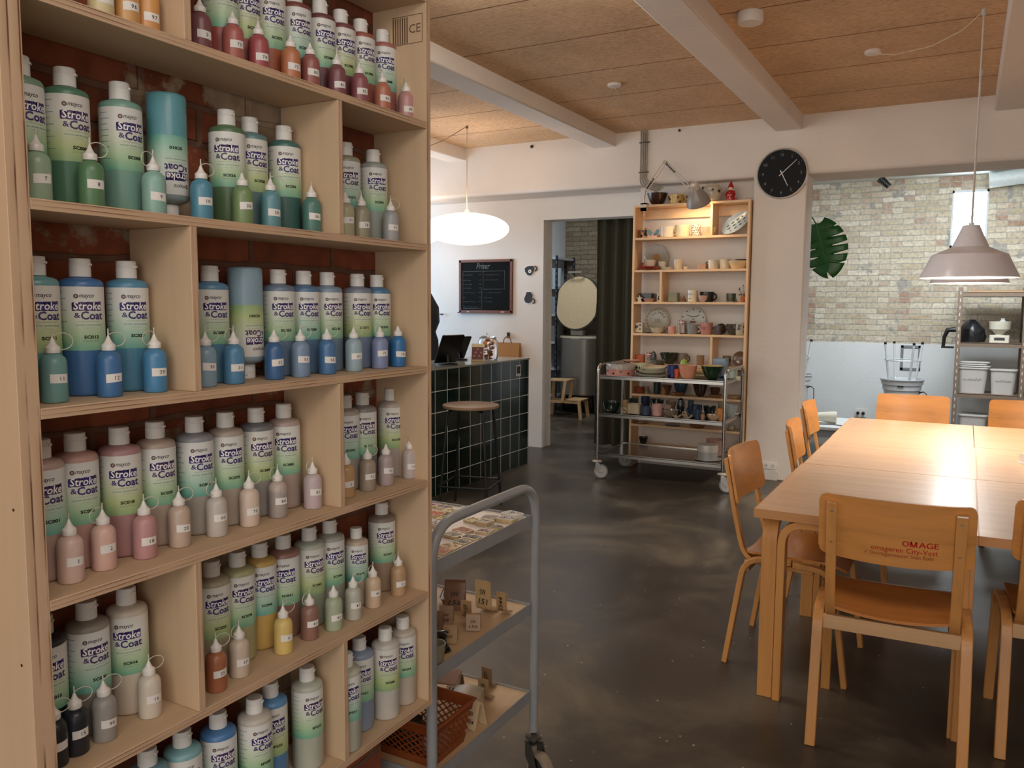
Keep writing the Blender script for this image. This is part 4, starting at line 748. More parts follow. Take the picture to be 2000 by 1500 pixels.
def paint_mat(col, top=None, topz=.158):
    k = ('paint', col, top)
    if k in _mc: return _mc[k]
    m, t, b = nt('bottle_glaze'); c = N(t, 'ShaderNodeTexCoord'); sp = N(t, 'ShaderNodeSeparateXYZ'); t.links.new(c.outputs['Object'], sp.inputs[0])
    n = N(t, 'ShaderNodeTexNoise'); n.inputs['Scale'].default_value = 26; n.inputs['Detail'].default_value = 3; t.links.new(coords(t, (1, 1, .5)), n.inputs['Vector'])
    r = ramp(t, [(.35, mul(col, .9)), (.65, mul(col, 1.08))]); t.links.new(n.outputs[0], r.inputs[0]); out = r.outputs[0]
    if top:
        a = N(t, 'ShaderNodeMath', operation='MULTIPLY_ADD'); t.links.new(n.outputs[0], a.inputs[0]); a.inputs[1].default_value = .03; t.links.new(sp.outputs[2], a.inputs[2])
        q = ramp(t, [(topz+.012, (0, 0, 0, 1)), (topz+.015, (1, 1, 1, 1))]); t.links.new(a.outputs[0], q.inputs[0])
        mx = N(t, 'ShaderNodeMix', data_type='RGBA'); t.links.new(q.outputs[0], mx.inputs[0]); t.links.new(out, mx.inputs[6]); mx.inputs[7].default_value = hexlin(top); out = mx.outputs[2]
    t.links.new(out, b.inputs['Base Color']); b.inputs['Roughness'].default_value = .42
    b.inputs['Subsurface Weight'].default_value = .12; b.inputs['Subsurface Radius'].default_value = (.01, .01, .01)
    b.inputs['Coat Weight'].default_value = .18; b.inputs['Coat Roughness'].default_value = .18; _mc[k] = m; return m
def big_body():
    return [(0, .001), (.026, 0), (.0296, .0015), (.0309, .005), (.0309, .163), (.0303, .1675), (.0278, .171), (.022, .1735), (.0155, .1748), (.0135, .176), (.0135, .179), (0, .179)]
def big_cap():
    return [(0, .1762), (.0148, .1762), (.0150, .1768), (.0150, .192), (.0146, .1925), (.0148, .193), (.0147, .2015), (.0138, .203), (0, .2032)]
def make_big(i, x, y, z, ang, col, code, sc, inv, lab, partial):
    root = empty('glaze_bottle', lab, 'bottle', (x, y, z+(.2035 if inv else 0)), 0, 'tall glaze bottles')
    root.scale = (sc, sc, sc)
    if inv: root.rotation_euler = (PI, 0, 2*ang)
    mb = MB(); mb.lathe(big_body(), 36); mb.build('bottle_body', paint_mat(soften(col, .8), partial), root, sharp=50)
    mb = MB(); mb.lathe(big_cap(), 28, fn=lambda a, zz: 1+(.012 if math.cos(a*28) > 0 else 0)*(zz < .19)); mb.box((.012, -.004, .193), (.0165, .004, .196), 0, Matrix.Rotation(ang+.8, 4, 'Z'))
    mb.build('flip_cap', plain('#e8e6e2', .4, 0, .03, name='cap_plastic'), root, sharp=30)
    # wrap-around label
    R = .0311; mb = MB(); wrap_patch(mb, R, ang-2.6, ang+2.5, .068, .1615, 0, 40)
    R2 = .03125
    ic = circ(.0034, 12, (-.0165, .1475)); wrap(mb, (ic, [tuple(range(12))]), R2, ang, 1)
    ic = circ(.0018, 8, (-.0165, .1475)); wrap(mb, (ic, [tuple(range(8))]), R2+.0001, ang, 5)
    V, F = textfit('mayco', .021, .0042, shear=.3, bold=.01); wrap(mb, (V, F), R2, ang, 2, -.002, .1456)
    n = 24
    for k in range(n):   # brush stroke patch split so that it follows the cylinder
        a0 = -.0225+.043*k/n; a1 = -.0225+.043*(k+1)/n
        w = lambda a: .0003*math.sin(a*700)
        wrap(mb, ([(a0, .1262+w(a0)), (a1, .1262+w(a1)+.0001), (a1, .1392+.03*a1+w(a1+.002)), (a0, .1392+.03*a0+w(a0+.002))], [(0, 1, 2, 3)]), R2, ang, 3)
    for q in (.1295, .1325, .1352): wrap(mb, ([(-.0235, q), (-.02, q-.0005), (-.02, q+.0007), (-.0235, q+.0003)], [(0, 1, 2, 3)]), R2, ang, 3)
    V, F = textfit('Stroke', .040, .0112, bold=.016, shear=.12); wrap(mb, (V, F), R2+.0005, ang, 6, -.0005, .1280)
    V, F = textfit('Coat', .033, .0118, bold=.026); wrap(mb, (V, F), R2+.0003, ang, 3, .0055, .1138)
    V, F = textfit('&', .0085, .0075, bold=.02); wrap(mb, (V, F), R2, ang, 3, -.0155, .1160)
    V, F = textfit('WONDERGLAZE', .031, .0014); wrap(mb, (V, F), R2, ang, 7, .001, .1098)
    V, F = textfit('NON-TOXIC  LEAD-FREE  FOOD-SAFE', .038, .0018, bold=.02); wrap(mb, (V, F), R2, ang, 8, .001, .1045)
    V, F = textfit('16 fl oz', .012, .0012); wrap(mb, (V, F), R2, ang, 7, .002, .1005)
    if code:
        V, F = textfit(code, .0215, .0048, bold=.04); wrap(mb, (V, F), R2+.0003, ang, 4, .003, .0855)
        nm = {'SC016': 'Cotton Tail', 'SC012': 'Moody Blue', 'SC018': 'Rosey Posey', 'SC026': 'Green Thumb', 'SC042': 'Butter Me Up', 'SC008': 'Just Froggy', 'SC020': 'Cashew Later'}.get(code)
        if nm: V, F = textfit(nm, .023, .003); wrap(mb, (V, F), R2, ang, 9, .003, .0808)
    for k in range(9):   # small print on the turned side of the label
        zz = .152-.0085*k; w = .016+.004*math.sin(k*3+i)
        for j in range(4):
            a = -.05+j*w/4; wrap(mb, ([(a, zz), (a+w/4-.0008, zz), (a+w/4-.0008, zz+.0011), (a, zz+.0011)], [(0, 1, 2, 3)]), R2, ang, 8)
    v = {'SC': [0, 1, 0, 2][i % 4]}.get('SC')
    mb.build('label', [label_paper(v), BROWNINK, INK, PURPLE if i % 3 else PURPLE2, INK, plain('#b89a90', .5, 0, 0), WHITEINK, GREYINK, TEALINK, GREYINK], root, sharp=180)
    return root
def make_small(i, x, y, z, ang, col, num, teth, lab):
    root = empty('nozzle_bottle', lab, 'bottle', (x, y, z), 0, 'small nozzle bottles')
    mb = MB(); mb.lathe([(0, .001), (.0145, 0), (.0168, .001), (.0175, .004), (.0176, .05), (.0172, .056), (.0155, .0615), (.0115, .0655), (.0085, .067), (.008, .0675), (.008, .071), (0, .071)], 28)
    mb.build('bottle_body', paint_mat(soften(col), '#b8a8a0' if 'half empty' in lab else None, .05), root, sharp=50)
    mb = MB(); mb.lathe([(0, .0685), (.0092, .0685), (.0094, .069), (.0094, .0765), (.0088, .0775), (.0062, .0795), (.0042, .083), (.0012, .0905), (0, .0907)], 22, fn=lambda a, zz: 1+(.03 if math.cos(a*14) > 0 else 0)*(zz < .077))
    nz = mb.build('nozzle', plain('#e6e3de', .35, 0, .01, name='nozzle_plastic'), root, sharp=35)
    if teth:
        mb = MB(); d = Vector((.25, 1 if teth > 0 else -1, 0)).normalized(); rr = .0125+.0025*((i*7) % 5)/5
        c = Vector((0, 0, .0845))+d*(rr*.85)
        pts = [tuple(c+d*(-rr*math.cos(a))*1.0+Vector((0, 0, 1))*rr*math.sin(a)*.85) for a in [PI*(-.33+1.27*k/14)+PI*.0 for k in range(15)][::1]]
        pts = [tuple(c+d*rr*math.cos(a)+Vector((0, 0, rr*.8*math.sin(a)))) for a in [PI*1.25+(-PI*2.2/1.4+0)*0+PI*(1.52*k/16) for k in range(17)]]
        mb.tube(pts, .0007, 6)
        mb.tube([(0, 0, .0895), (0, 0, .1005)], [.0011, .0009], 6)
        mb.tube([(0, 0, .0975), pts[-1]], .0007, 6)
        mb.build('tether', plain('#cfc8ba', .3, 0, 0, name='clear_plastic'), nz)
    elif i % 3 == 0:
        mb = MB(); mb.tube([(0, 0, .089), (0, 0, .099)], [.0011, .0008], 6); mb.build('nozzle_pin', plain('#cfc8ba', .3, 0, 0, name='clear_plastic'), nz)
    R = .0178; mb = MB(); w = .0125; tz = .0315+.003*math.sin(i*2.1)
    n = 8; tl = .0009*math.sin(i*1.7)
    for k in range(n):
        a0 = -w+2*w*k/n; a1 = -w+2*w*(k+1)/n
        wrap(mb, ([(a0, tz-.0062+tl*(k-4)/4), (a1, tz-.0062+tl*(k-3)/4), (a1, tz+.0062+tl*(k-3)/4), (a0, tz+.0062+tl*(k-4)/4)], [(0, 1, 2, 3)]), R, ang, 0)
    if num: V, F = text2d(num, .0078, bold=.008, spacing=1.2); wrap(mb, (V, F), R+.0003, ang, 1, .003, tz-.0027)
    mb.build('number_sticker', [plain('#e2dfdb', .5, 0, .01, name='sticker'), INK], root, sharp=180)
PART = {'SC010': '#8d9ba0', 'SC031': '#8ea4b0', 'SC060': '#8d9095', 'SC084': '#75777c', 'SC042': '#b5bdb0', 'SC046': '#a8aaa2', 'SC051': '#8c7f74', 'SC065': '#7f95a8', 'SC073': '#7c8496', 'SC053': '#6e7f92', 'SC097': '#8c8884'}
for i, a in enumerate(BIG): make_big(i, *a, PART.get(a[5]))
for i, a in enumerate(SMALL): make_small(i, *a)
# ------------------------------------------------------------------ tables and chairs
BIRCH = wood('#cf9a63', 'x', .34, .08, .5, .25, 'birch_veneer'); BIRCHY = wood('#cf9a63', 'y', .34, .08, .5, .25, 'birch_veneer'); BIRCHZ = wood('#c48a4c', 'z', .4, .12, .6, .15, 'bent_beech')
SEATW = wood('#bc7838', 'x', .33, .14, .5, .3, 'seat_veneer'); BACKW = wood('#cb8c4c', 'x', .36, .13, .5, .25, 'back_veneer'); RAILW = wood('#c39c72', 'x', .55, .08, .6, 0, 'pale_rail')
SCREW = plain('#6f6a60', .35, .9, .05)
EDGEW = wood('#c08a58', 'x', .45, .06, .5, 0, 'table_edge')
def top_mat():
    m, t, b = nt('table_veneer'); c = N(t, 'ShaderNodeTexCoord'); sp = N(t, 'ShaderNodeSeparateXYZ'); t.links.new(c.outputs['Generated'], sp.inputs[0])
    n1 = N(t, 'ShaderNodeTexNoise'); n1.inputs['Scale'].default_value = 2; n1.inputs['Detail'].default_value = 6; n1.inputs['Distortion'].default_value = .4; t.links.new(coords(t, (.8, 14, 14)), n1.inputs['Vector'])
    r = ramp(t, [(.3, hexlin('#cc9d70')), (.5, hexlin('#d4a679')), (.75, hexlin('#dcb187'))]); t.links.new(n1.outputs[0], r.inputs[0])
    mk = []
    for ax, w in ((0, .052), (1, .042)):
        a = N(t, 'ShaderNodeMath', operation='SUBTRACT'); t.links.new(sp.outputs[ax], a.inputs[0]); a.inputs[1].default_value = .5
        d = N(t, 'ShaderNodeMath', operation='ABSOLUTE'); t.links.new(a.outputs[0], d.inputs[0])
        g = N(t, 'ShaderNodeMath', operation='GREATER_THAN'); t.links.new(d.outputs[0], g.inputs[0]); g.inputs[1].default_value = .5-w; mk.append(g)
    o = N(t, 'ShaderNodeMath', operation='MAXIMUM'); t.links.new(mk[0].outputs[0], o.inputs[0]); t.links.new(mk[1].outputs[0], o.inputs[1])
    s = N(t, 'ShaderNodeMath', operation='MULTIPLY'); t.links.new(o.outputs[0], s.inputs[0]); s.inputs[1].default_value = .35
    mx = N(t, 'ShaderNodeMix', data_type='RGBA'); t.links.new(s.outputs[0], mx.inputs[0]); t.links.new(r.outputs[0], mx.inputs[6]); mx.inputs[7].default_value = hexlin('#e2b688')
    t.links.new(mx.outputs[2], b.inputs['Base Color']); b.inputs['Roughness'].default_value = .3
    b.inputs['Coat Weight'].default_value = .35; b.inputs['Coat Roughness'].default_value = .16; return m
TOPM = top_mat()
def make_table(inl=.055):
    w, d, T = .73, 1.0, .73
    r = empty('work_table', '', 'table')
    mb = MB(); mb.rbox((0, 0, T-.016), (w-.0004, d, .032), .003, 1)
    mb.add([(-w/2+.0035, -d/2+.0035, T+.0003), (w/2-.0035, -d/2+.0035, T+.0003), (w/2-.0035, d/2-.0035, T+.0003), (-w/2+.0035, d/2-.0035, T+.0003)], [(0, 1, 2, 3)], 0)
    mb.build('tabletop', [TOPM, EDGEW], r)
    for sx in (-1, 1):
        for sy in (-1, 1):
            mb = MB(); X = sx*(w/2-(.032 if sx > 0 else inl)); q = .045 if sx < 0 else .0; Y = sy*(d/2-.045); z1 = T-.047
            mb.strip(fillet([(X-sx*q, Y, 0), (X-sx*q, Y, z1), (X-sx*.24, Y, z1)], .085, 8), (0, 1, 0), .055, .028, 0)
            mb.strip(fillet([(X, Y-sy*.0, 0), (X, Y, z1), (X, Y-sy*.30, z1)], .085, 8), (1, 0, 0), .055, .028, 0)
            mb.build('leg', BIRCHZ, r, bevel=.002)
    return r
def copy_tree(o, parent=None):
    c = o.copy(); COL.objects.link(c)
    if parent is not None: c.parent = parent
    for ch in list(o.children): copy_tree(ch, c)
    return c
tb0 = make_table(); tb1 = make_table(.30)
TL = [(-.290, 3.5735, 1.023, 'near left table of the joined birch block, front chair pushed against it'), (-.284, 4.562, .948, 'middle left table of the joined birch work table block'), (-.287, 5.50, .93, 'far left table of the joined block nearest the brick room opening'),
      (.4392, 3.5735, 1.023, 'near right table of the joined birch block, cut by the photo edge'), (.4455, 4.562, .948, 'middle right table of the joined block, under the white lamps'), (.4392, 5.502, .926, 'far right table of the joined block beside the second far chair')]
for i, (x, y, s, lab) in enumerate(TL):
    o = tb0 if i == 0 else (tb1 if i == 3 else copy_tree(tb0 if i < 3 else tb1))
    o.location = (x, y, 0); o.scale = (1, s, 1); tag(o, lab, 'table', 'work tables pushed together')

def make_chair(text=False):
    r = empty('stacking_chair', '', 'chair')
    for sx in (-1, 1):
        x = sx*.226
        mb = MB(); mb.strip(fillet([(x, -.235, 0), (x*.985, -.165, .455), (x*.98, .02, .462)], .075, 8), (1, 0, 0), .034, .022); mb.build('leg', BIRCHZ, r, bevel=.003)
        mb = MB(); mb.strip(fillet([(x, .235, 0), (x*.985, .175, .450), (x*.98, .025, .456)], .075, 8), (1, 0, 0), .034, .022); mb.build('leg', BIRCHZ, r, bevel=.003)
        xu = sx*.186
        mb = MB(); mb.strip(fillet([(xu, -.264, .852), (xu, -.207, .56), (xu, -.172, .438), (xu, .10, .425)], .085, 8), (1, 0, 0), .032, .018); bsu = mb.build('backrest_support', BIRCHZ, r, bevel=.003)
        for zz, yy in ((.825, -.2675), (.718, -.2465)):
            mb = MB(); mb.lathe([(0, .004), (.004, .0035), (.0065, .001), (.007, 0), (0, 0)], 12, M=frame((xu, yy, zz), (-1, 0, 0), (0, 0, 1))); mb.build('bolt', SCREW, bsu)
    mb = MB(); mb.box((-.207, -.172, .392), (.207, -.152, .440)); mb.build('rear_rail', RAILW, r, bevel=.002)
    mb = MB(); mb.box((-.207, .15, .41), (.207, .17, .445)); mb.build('front_rail', RAILW, r, bevel=.002)
    # moulded seat
    def sf(u, v):
        x = (u-.5)*.41; y = -.178+v*.40; e = abs(x)/.205
        cr = 1-(max(0, (abs(v-.5)*2-.86))/.14)**2*.07*1.4
        z = .4795-.020*(1-e*e)*(1 if v < .72 else max(0, 1-(v-.72)/.28))-.028*max(0, (v-.82)/.18)**2
        return (x*cr, y, z)
    mb = MB(); mb.sheet(sf, 16, 16, 0, lambda u, v: (0, 0, -.010)); mb.build('seat', SEATW, r)
    # curved backrest with rounded corners
    hw, z0, z1, rc = .228, .668, .874, .026
    def yb(x, z): return -.2355-(z-.70)*.195-.040*(1-(x/.228)**2)+.022
    nu, nv = 44, 18
    def bfp(u, v):
        u2 = 2*u-1; x = hw*math.sin(u2*PI/2)*.5+hw*u2*.5 if abs(u2) < 1 else hw*u2; v = .5-.5*math.cos(v*PI)*.6-.2*(1-2*v) if 0 < v < 1 else v; z = z0+(z1-z0)*v
        dx = hw-abs(x)
        if dx < rc:
            lim = rc-math.sqrt(max(0, rc*rc-(rc-dx)**2)); z = min(max(z, z0+lim), z1-lim)
        z += -.010*(1-(x/hw)**2)*(1-v)
        return (x, yb(x, z), z)
    mb = MB(); mb.sheet(bfp, nu, nv, 0, lambda u, v: (0, .011, .001)); mb.build('backrest', BACKW, r, sharp=60)
    return r
ch0 = make_chair()
def add_text(ch):
    mb = MB()
    def on(VF, cx, cz):
        V, F = VF; out = []
        for x, y in V:
            X = cx+x; Z = cz+y; hw = .228; v = (Z-.655)/.207
            Zs = Z
            Y = -.2355-(Zs-.70)*.195-.040*(1-(X/hw)**2)+.022-.0014
            out.append((X, Y, Z))
        mb.add(out, F, 0)
    mbs = mb
    for e in (0, .0007, .0014):
        on(textfit('O', .0195, .0185), .0335+e, .7320); on(textfit('AGE', .055, .0185), .0985+e, .7320)
        on(([(0, 0), (.0032, 0), (.0032, .0185), (0, .0185)], [(0, 1, 2, 3)]), .0465+e, .7320); on(([(0, 0), (.0032, 0), (.0032, .0185), (0, .0185)], [(0, 1, 2, 3)]), .0625+e, .7320)
        on(([(0, .0185), (.0032, .0185), (.0095, .0035), (.0095, 0), (.0078, 0)], [(0, 1, 2, 3, 4)]), .0465+e, .7320); on(([(.0192, .0185), (.0160, .0185), (.0097, .0035), (.0097, 0), (.0114, 0)], [(0, 1, 2, 3, 4)]), .0465+e, .7320)
    on(textfit('omageren City-Vest', .192, .0165), .030, .7095)
    mb2 = MB(); 
    V, F = textfit('v/ Skomagermester Sten R\u00f8hl', .200, .0120)
    out = []
    for x, y in V:
        X = .014+x; Z = .6925+y; out.append((X, -.2355-(Z-.70)*.195-.040*(1-(X/.228)**2)+.022-.0014, Z))
    o = mb.build('printed_text', plain('#b4200f', .5, 0, .1, name='red_print'), ch, sharp=180)
    mb2.add(out, F, 0); mb2.build('faded_text', plain('#a04a26', .5, 0, .1, name='faded_print'), ch, sharp=180)
    mb = MB(); mb.rbox((0, 0, 0), (.03, .004, .0008), .0015, 0, frame((.186, -.2755, .8475), (1, 0, 0), (0, 0, 1))); mb.build('sticker', plain('#f4efe6', .3, 0, 0), ch)
CH = [(-.172, 3.060, .035, 'chair with red OMAGE lettering on its backrest, in the foreground'),
      (-.570, 3.555, -PI/2-.03, 'chair at the left table side, nearest of the three in a row'),
      (-.520, 4.50, -PI/2+.08, 'middle one of the three chairs along the left table side'),
      (-.600, 5.46, -PI/2+.03, 'farthest of the three chairs along the left table side'),
      (-.290, 6.04, PI, 'chair at the far table end, left of the two facing the camera'),
      (.388, 6.02, PI-.02, 'chair at the far table end, right one beside the metal rack'),
      (.386, 3.285, 0.05, 'chair cut off at the lower right photo edge beside the lettered chair')]
for i, (x, y, rz, lab) in enumerate(CH):
    o = copy_tree(ch0); o.location = (x, y, 0); o.rotation_euler = (0, 0, rz); tag(o, lab, 'chair', 'chairs around the work tables')
    if i == 0: add_text(o)
for c in list(ch0.children_recursive)+[ch0]: bpy.data.objects.remove(c)
# small white holder on the table near the right edge
h = empty('napkin_holder', 'small white holder with dark slots on the middle right table', 'holder', (.315, 4.62, .7305), .5)
mb = MB(); mb.rbox((0, 0, .004), (.10, .07, .008), .008); mb.build('base', WHITEPL, h)
mb = MB(); mb.box((-.045, -.03, .008), (-.041, .03, .05)); mb.box((.041, -.03, .008), (.045, .03, .05)); mb.box((-.045, -.03, .046), (.045, -.026, .05)); mb.build('frame', WHITEPL, h)

# ------------------------------------------------------------------ tiled counter
def tile_mat():
    m, t, b = nt('green_tiles'); c = N(t, 'ShaderNodeTexCoord'); sp = N(t, 'ShaderNodeSeparateXYZ'); t.links.new(c.outputs['Object'], sp.inputs[0])
    g = N(t, 'ShaderNodeNewGeometry'); sn = N(t, 'ShaderNodeSeparateXYZ'); t.links.new(g.outputs['Normal'], sn.inputs[0])
    ab = N(t, 'ShaderNodeMath', operation='ABSOLUTE'); t.links.new(sn.outputs[0], ab.inputs[0])
    cu = N(t, 'ShaderNodeMix', data_type='FLOAT'); t.links.new(ab.outputs[0], cu.inputs[0]); t.links.new(sp.outputs[0], cu.inputs[2]); t.links.new(sp.outputs[1], cu.inputs[3])
    outs = []
    for src, off, p in ((cu.outputs[0], -6.723, .1700), (sp.outputs[2], -.150, .1655)):
        a = N(t, 'ShaderNodeMath', operation='MULTIPLY_ADD'); t.links.new(src, a.inputs[0]); a.inputs[1].default_value = 1/p; a.inputs[2].default_value = off/p+60+.012
        f = N(t, 'ShaderNodeMath', operation='FRACT'); t.links.new(a.outputs[0], f.inputs[0])
        l = N(t, 'ShaderNodeMath', operation='LESS_THAN'); t.links.new(f.outputs[0], l.inputs[0]); l.inputs[1].default_value = .032; outs.append(l)
    o = N(t, 'ShaderNodeMath', operation='MAXIMUM'); t.links.new(outs[0].outputs[0], o.inputs[0]); t.links.new(outs[1].outputs[0], o.inputs[1])
    n = N(t, 'ShaderNodeTexNoise'); n.inputs['Scale'].default_value = 5; t.links.new(c.outputs['Object'], n.inputs['Vector'])
    r = ramp(t, [(.3, hexlin('#0a1a17')), (.7, hexlin('#12271f'))]); t.links.new(n.outputs[0], r.inputs[0])
    mx = N(t, 'ShaderNodeMix', data_type='RGBA'); t.links.new(o.outputs[0], mx.inputs[0]); t.links.new(r.outputs[0], mx.inputs[6]); mx.inputs[7].default_value = hexlin('#e4e4de'); t.links.new(mx.outputs[2], b.inputs['Base Color'])
    rr = N(t, 'ShaderNodeMapRange'); t.links.new(o.outputs[0], rr.inputs[0]); rr.inputs[3].default_value = .12; rr.inputs[4].default_value = .8; t.links.new(rr.outputs[0], b.inputs['Roughness']); return m
ct = empty('service_counter', 'service counter clad in dark green square tiles with white grout', 'counter', (0, 0, 0))
mb = MB(); mb.box((-4.0, 3.2, 0), (-3.53, 6.735, .975)); mb.build('tiled_body', tile_mat(), ct)
mb = MB(); mb.box((-4.08, 3.2, .9755), (-3.522, 6.742, .990)); mb.build('worktop', plain('#8f8f83', .18, .0, .03, name='worktop'), ct, bevel=.002)
mb = MB(); M = frame((-3.5290, 6.53, .885), (0, 1, 0), (0, 0, 1))
mb.prism(rrect(.085, .10, .004), 0, .0015, 0, M); mb.prism([(-.033, -.028), (.033, -.028), (.033, .04), (-.033, .04)], .0016, .0018, 1, M)
for k in range(4): mb.prism([(-.025+.013*k, -.043), (-.016+.013*k, -.043), (-.016+.013*k, -.039), (-.025+.013*k, -.039)], .0016, .0019, 1, M)
tag(mb.build('framed_sign', [WHITEPL, plain('#1d1d1d', .4, 0, .1)]), 'small white bordered black square sign on the green tiles', 'sign')
# bar stool
bs = empty('bar_stool', 'round wooden seat bar stool with black metal legs before the tiled counter', 'stool', (-3.09, 5.0, 0), math.radians(14))
mb = MB(); mb.lathe([(0, .738), (.19, .738), (.203, .742), (.206, .752), (.203, .762), (.19, .766), (0, .766)], 40); mb.build('seat', wood('#8e735a', 'x', .45, .1, .6), bs)
for k in range(4):
    a = PI/4+k*PI/2; c, s = math.cos(a), math.sin(a)
    mb = MB(); mb.tube(fillet([(.10*c, .10*s, .730), (.185*c, .185*s, .730), (.255*c, .255*s, .0)], .05, 6), .0095, 10); mb.build('leg', BLACKMETAL, bs)
mb = MB(); q = []
for k in range(4):
    a = PI/4+k*PI/2; q.append((.262*math.cos(a), .262*math.sin(a), .19))
q = [tuple((Vector(q[k])*(1-t)+Vector(q[(k+1) % 4])*t)) for k in range(4) for t in (0.04, .5, .96)]
mb.tube(q, .008, 8, closed=True); mb.build('footrest', BLACKMETAL, bs)

# ------------------------------------------------------------------ things on the counter and the wall behind
def tablet(name, lab, loc, rz, tilt, w, h):
    r = empty(name, lab, 'tablet', loc, rz)
    M = Matrix.Rotation(tilt, 4, 'X')
    mb = MB(); mb.rbox((0, 0, 0), (w, h, .008), .01, 0, Matrix.Translation((0, 0, .015)) @ Matrix.Rotation(tilt, 4, 'X') @ Matrix.Translation((0, h/2, 0)))
    mb.build('screen_panel', plain('#0d0d0e', .35, 0, .05), r)
    mb = MB(); mb.rbox((0, .03, .006), (.13, .12, .011), .01); mb.tube([(0, .05, .012), (0, .03, .10)], .008, 8); mb.build('stand', plain('#1b1b1c', .4, 0, .05), r)
    return r
tablet('tablet_stand', 'black tablet seen from behind on a stand at the near counter part', (-3.71, 5.60, .9905), -PI/2-.35, math.radians(62), .22, .26)
tablet('payment_terminal', 'second tilted black screen further along the counter, left of the jar', (-3.93, 6.12, .9905), -PI/2-.5, math.radians(55), .15, .24)
fl = empty('flyer_holder', 'small stand holding a dark red printed flyer in front of the jar', 'flyer holder', (-3.66, 6.03, .9905), .45)
mb = MB(); M = frame((0, 0, .01), (1, 0, 0), (0, .35, 1)); mb.prism([(-.055, 0), (.055, 0), (.055, .15), (-.055, .15)], 0, .002, 0, M); mb.prism([(-.05, .0), (.05, .0), (.05, .12), (-.05, .12)], -.0001, .0026, 1, M)
for k in range(5): mb.prism(circ(.009, 8, (-.03+.015*k, .04+.03*(k % 3))), .0027, .0032, 2, M)
mb.build('flyer', [plain('#d8c7a0', .4), plain('#5a2018', .4, 0, .3), plain('#b0604c', .4)], fl)
mb = MB(); mb.box((-.05, -.04, 0), (.05, .05, .004)); mb.box((-.05, -.04, 0), (.05, -.036, .02)); mb.build('base', plain('#b59a6a', .3), fl)
jr = empty('glass_jar', 'lidded glass jar filled with golden brown cookies on the counter', 'jar', (-3.715, 6.30, .9905))
mb = MB(); mb.lathe([(.0, .002), (.083, .002), (.088, .01), (.088, .165), (.074, .185), (.070, .19), (.067, .19), (.071, .183), (.084, .163), (.084, .012), (.08, .007), (0, .007)], 32); mb.build('glass_body', GLASS, jr)
mb = MB(); mb.lathe([(0, .1905), (.078, .1905), (.079, .196), (.05, .212), (.018, .218), (.012, .222), (.018, .232), (.012, .242), (0, .244)], 28); mb.build('glass_lid', GLASS, jr)
for k in range(15):
    a = k*2.4; rr = .022+.026*((k*5) % 3)/2; zz = .022+.0105*k
    mb = MB(); mb.lathe([(0, -.006), (.022, -.006), (.027, 0), (.022, .007), (0, .009)], 14, M=Matrix.Translation((-3.715+rr*math.cos(a), 6.30+rr*math.sin(a), .9905+zz)) @ Matrix.Rotation(.5*math.sin(k*1.7), 4, 'X') @ Matrix.Rotation(.4*math.cos(k), 4, 'Y'))
    tag(mb.build('cookie', plain(['#b8702c', '#c98a3c', '#8a4a1e'][k % 3], .6, 0, .15)), 'round golden brown cookie inside the lidded glass jar', 'cookie', 'cookies in the glass jar')
bg = empty('paper_bag', 'brown paper carrier bag hanging on the wall behind the counter', 'bag', (-4.18, 7.50, .86))
mb = MB(); mb.add([(-.14, -.045, 0), (.14, -.045, 0), (.14, .045, 0), (-.14, .045, 0), (-.145, -.012, .225), (.145, -.012, .225), (.145, .012, .225), (-.145, .012, .225)], [(0, 3, 2, 1), (0, 1, 5, 4), (1, 2, 6, 5), (2, 3, 7, 6), (3, 0, 4, 7)])
mb.build('bag_body', plain('#a8753f', .75, 0, .06), bg)
mb = MB(); mb.strip(arc((0, -.014, .215), .048, 0, PI, 14, (1, 0, 0), (0, 0, 1.5)), (0, 1, 0), .003, .012); mb.build('handle', plain('#8e5e34', .75, 0, .06), bg)
mb = MB(); mb.box((-.012, -.004, .27), (-.002, .045, .33)); mb.build('hook', plain('#1b1714', .5), bg)
# chalkboard
WB = 7.549
cb = empty('chalkboard', 'framed black chalkboard with white handwritten price list on the wall', 'chalkboard', (-4.475, WB, 1.67))
mb = MB(); mb.box((-.312, -.014, -.262), (.312, -.002, .268)); mb.build('board', plain('#0c0d0b', .85, 0, .2, .2, nscale=6), cb)
mb = MB()
for a, b in (((-.325, -.026, -.275), (-.300, -.001, .28)), ((.300, -.026, -.275), (.325, -.001, .28)), ((-.325, -.026, .255), (.325, -.001, .28)), ((-.325, -.026, -.275), (.325, -.001, -.252))): mb.box(a, b)
mb.box((-.335, -.045, -.282), (.325, -.001, -.272)); mb.build('wooden_frame', wood('#6a3a20', 'x', .5, .2, .8), cb, bevel=.002)
mb = MB(); M = frame((0, -.0148, 0), (1, 0, 0), (0, 0, 1))
put2d(mb, textfit('Priser', .17, .06, shear=.3), M, 0, (-.03, .185))
def sq(x0, x1, z, sd, h=.011):
    rnd = random.Random(sd); x = x0
    while x < x1:
        w = rnd.uniform(.008, .016); hh = h*rnd.uniform(.5, 1.1)
        mb.prism([(x, z), (x+.0022, z), (x+.0022+w*.3, z+hh), (x+w*.3, z+hh)], 0, .0003, 0, M); mb.prism([(x+w*.3, z+hh), (x+w*.8, z+hh*.2), (x+w*.8, z+hh*.2-.002), (x+w*.3, z+hh-.0025)], 0, .0003, 0, M)
        x += w+(.008 if rnd.random() < .2 else .001)
for k, z in enumerate((.118, .062, .018, -.022, -.070, -.122, -.165, -.220)):
    sq(-.275, -.275+(.12, .09, .11, .10, .15, .03, .16, .18)[k], z, k)
    if k < 7: sq(-.085, -.055, z, 40+k, .016)
for k, (z, w) in enumerate(((.118, .18), (.065, .17), (-.070, .2), (-.122, .09), (-.165, .09))): sq(-.012, -.012+w, z, 20+k)
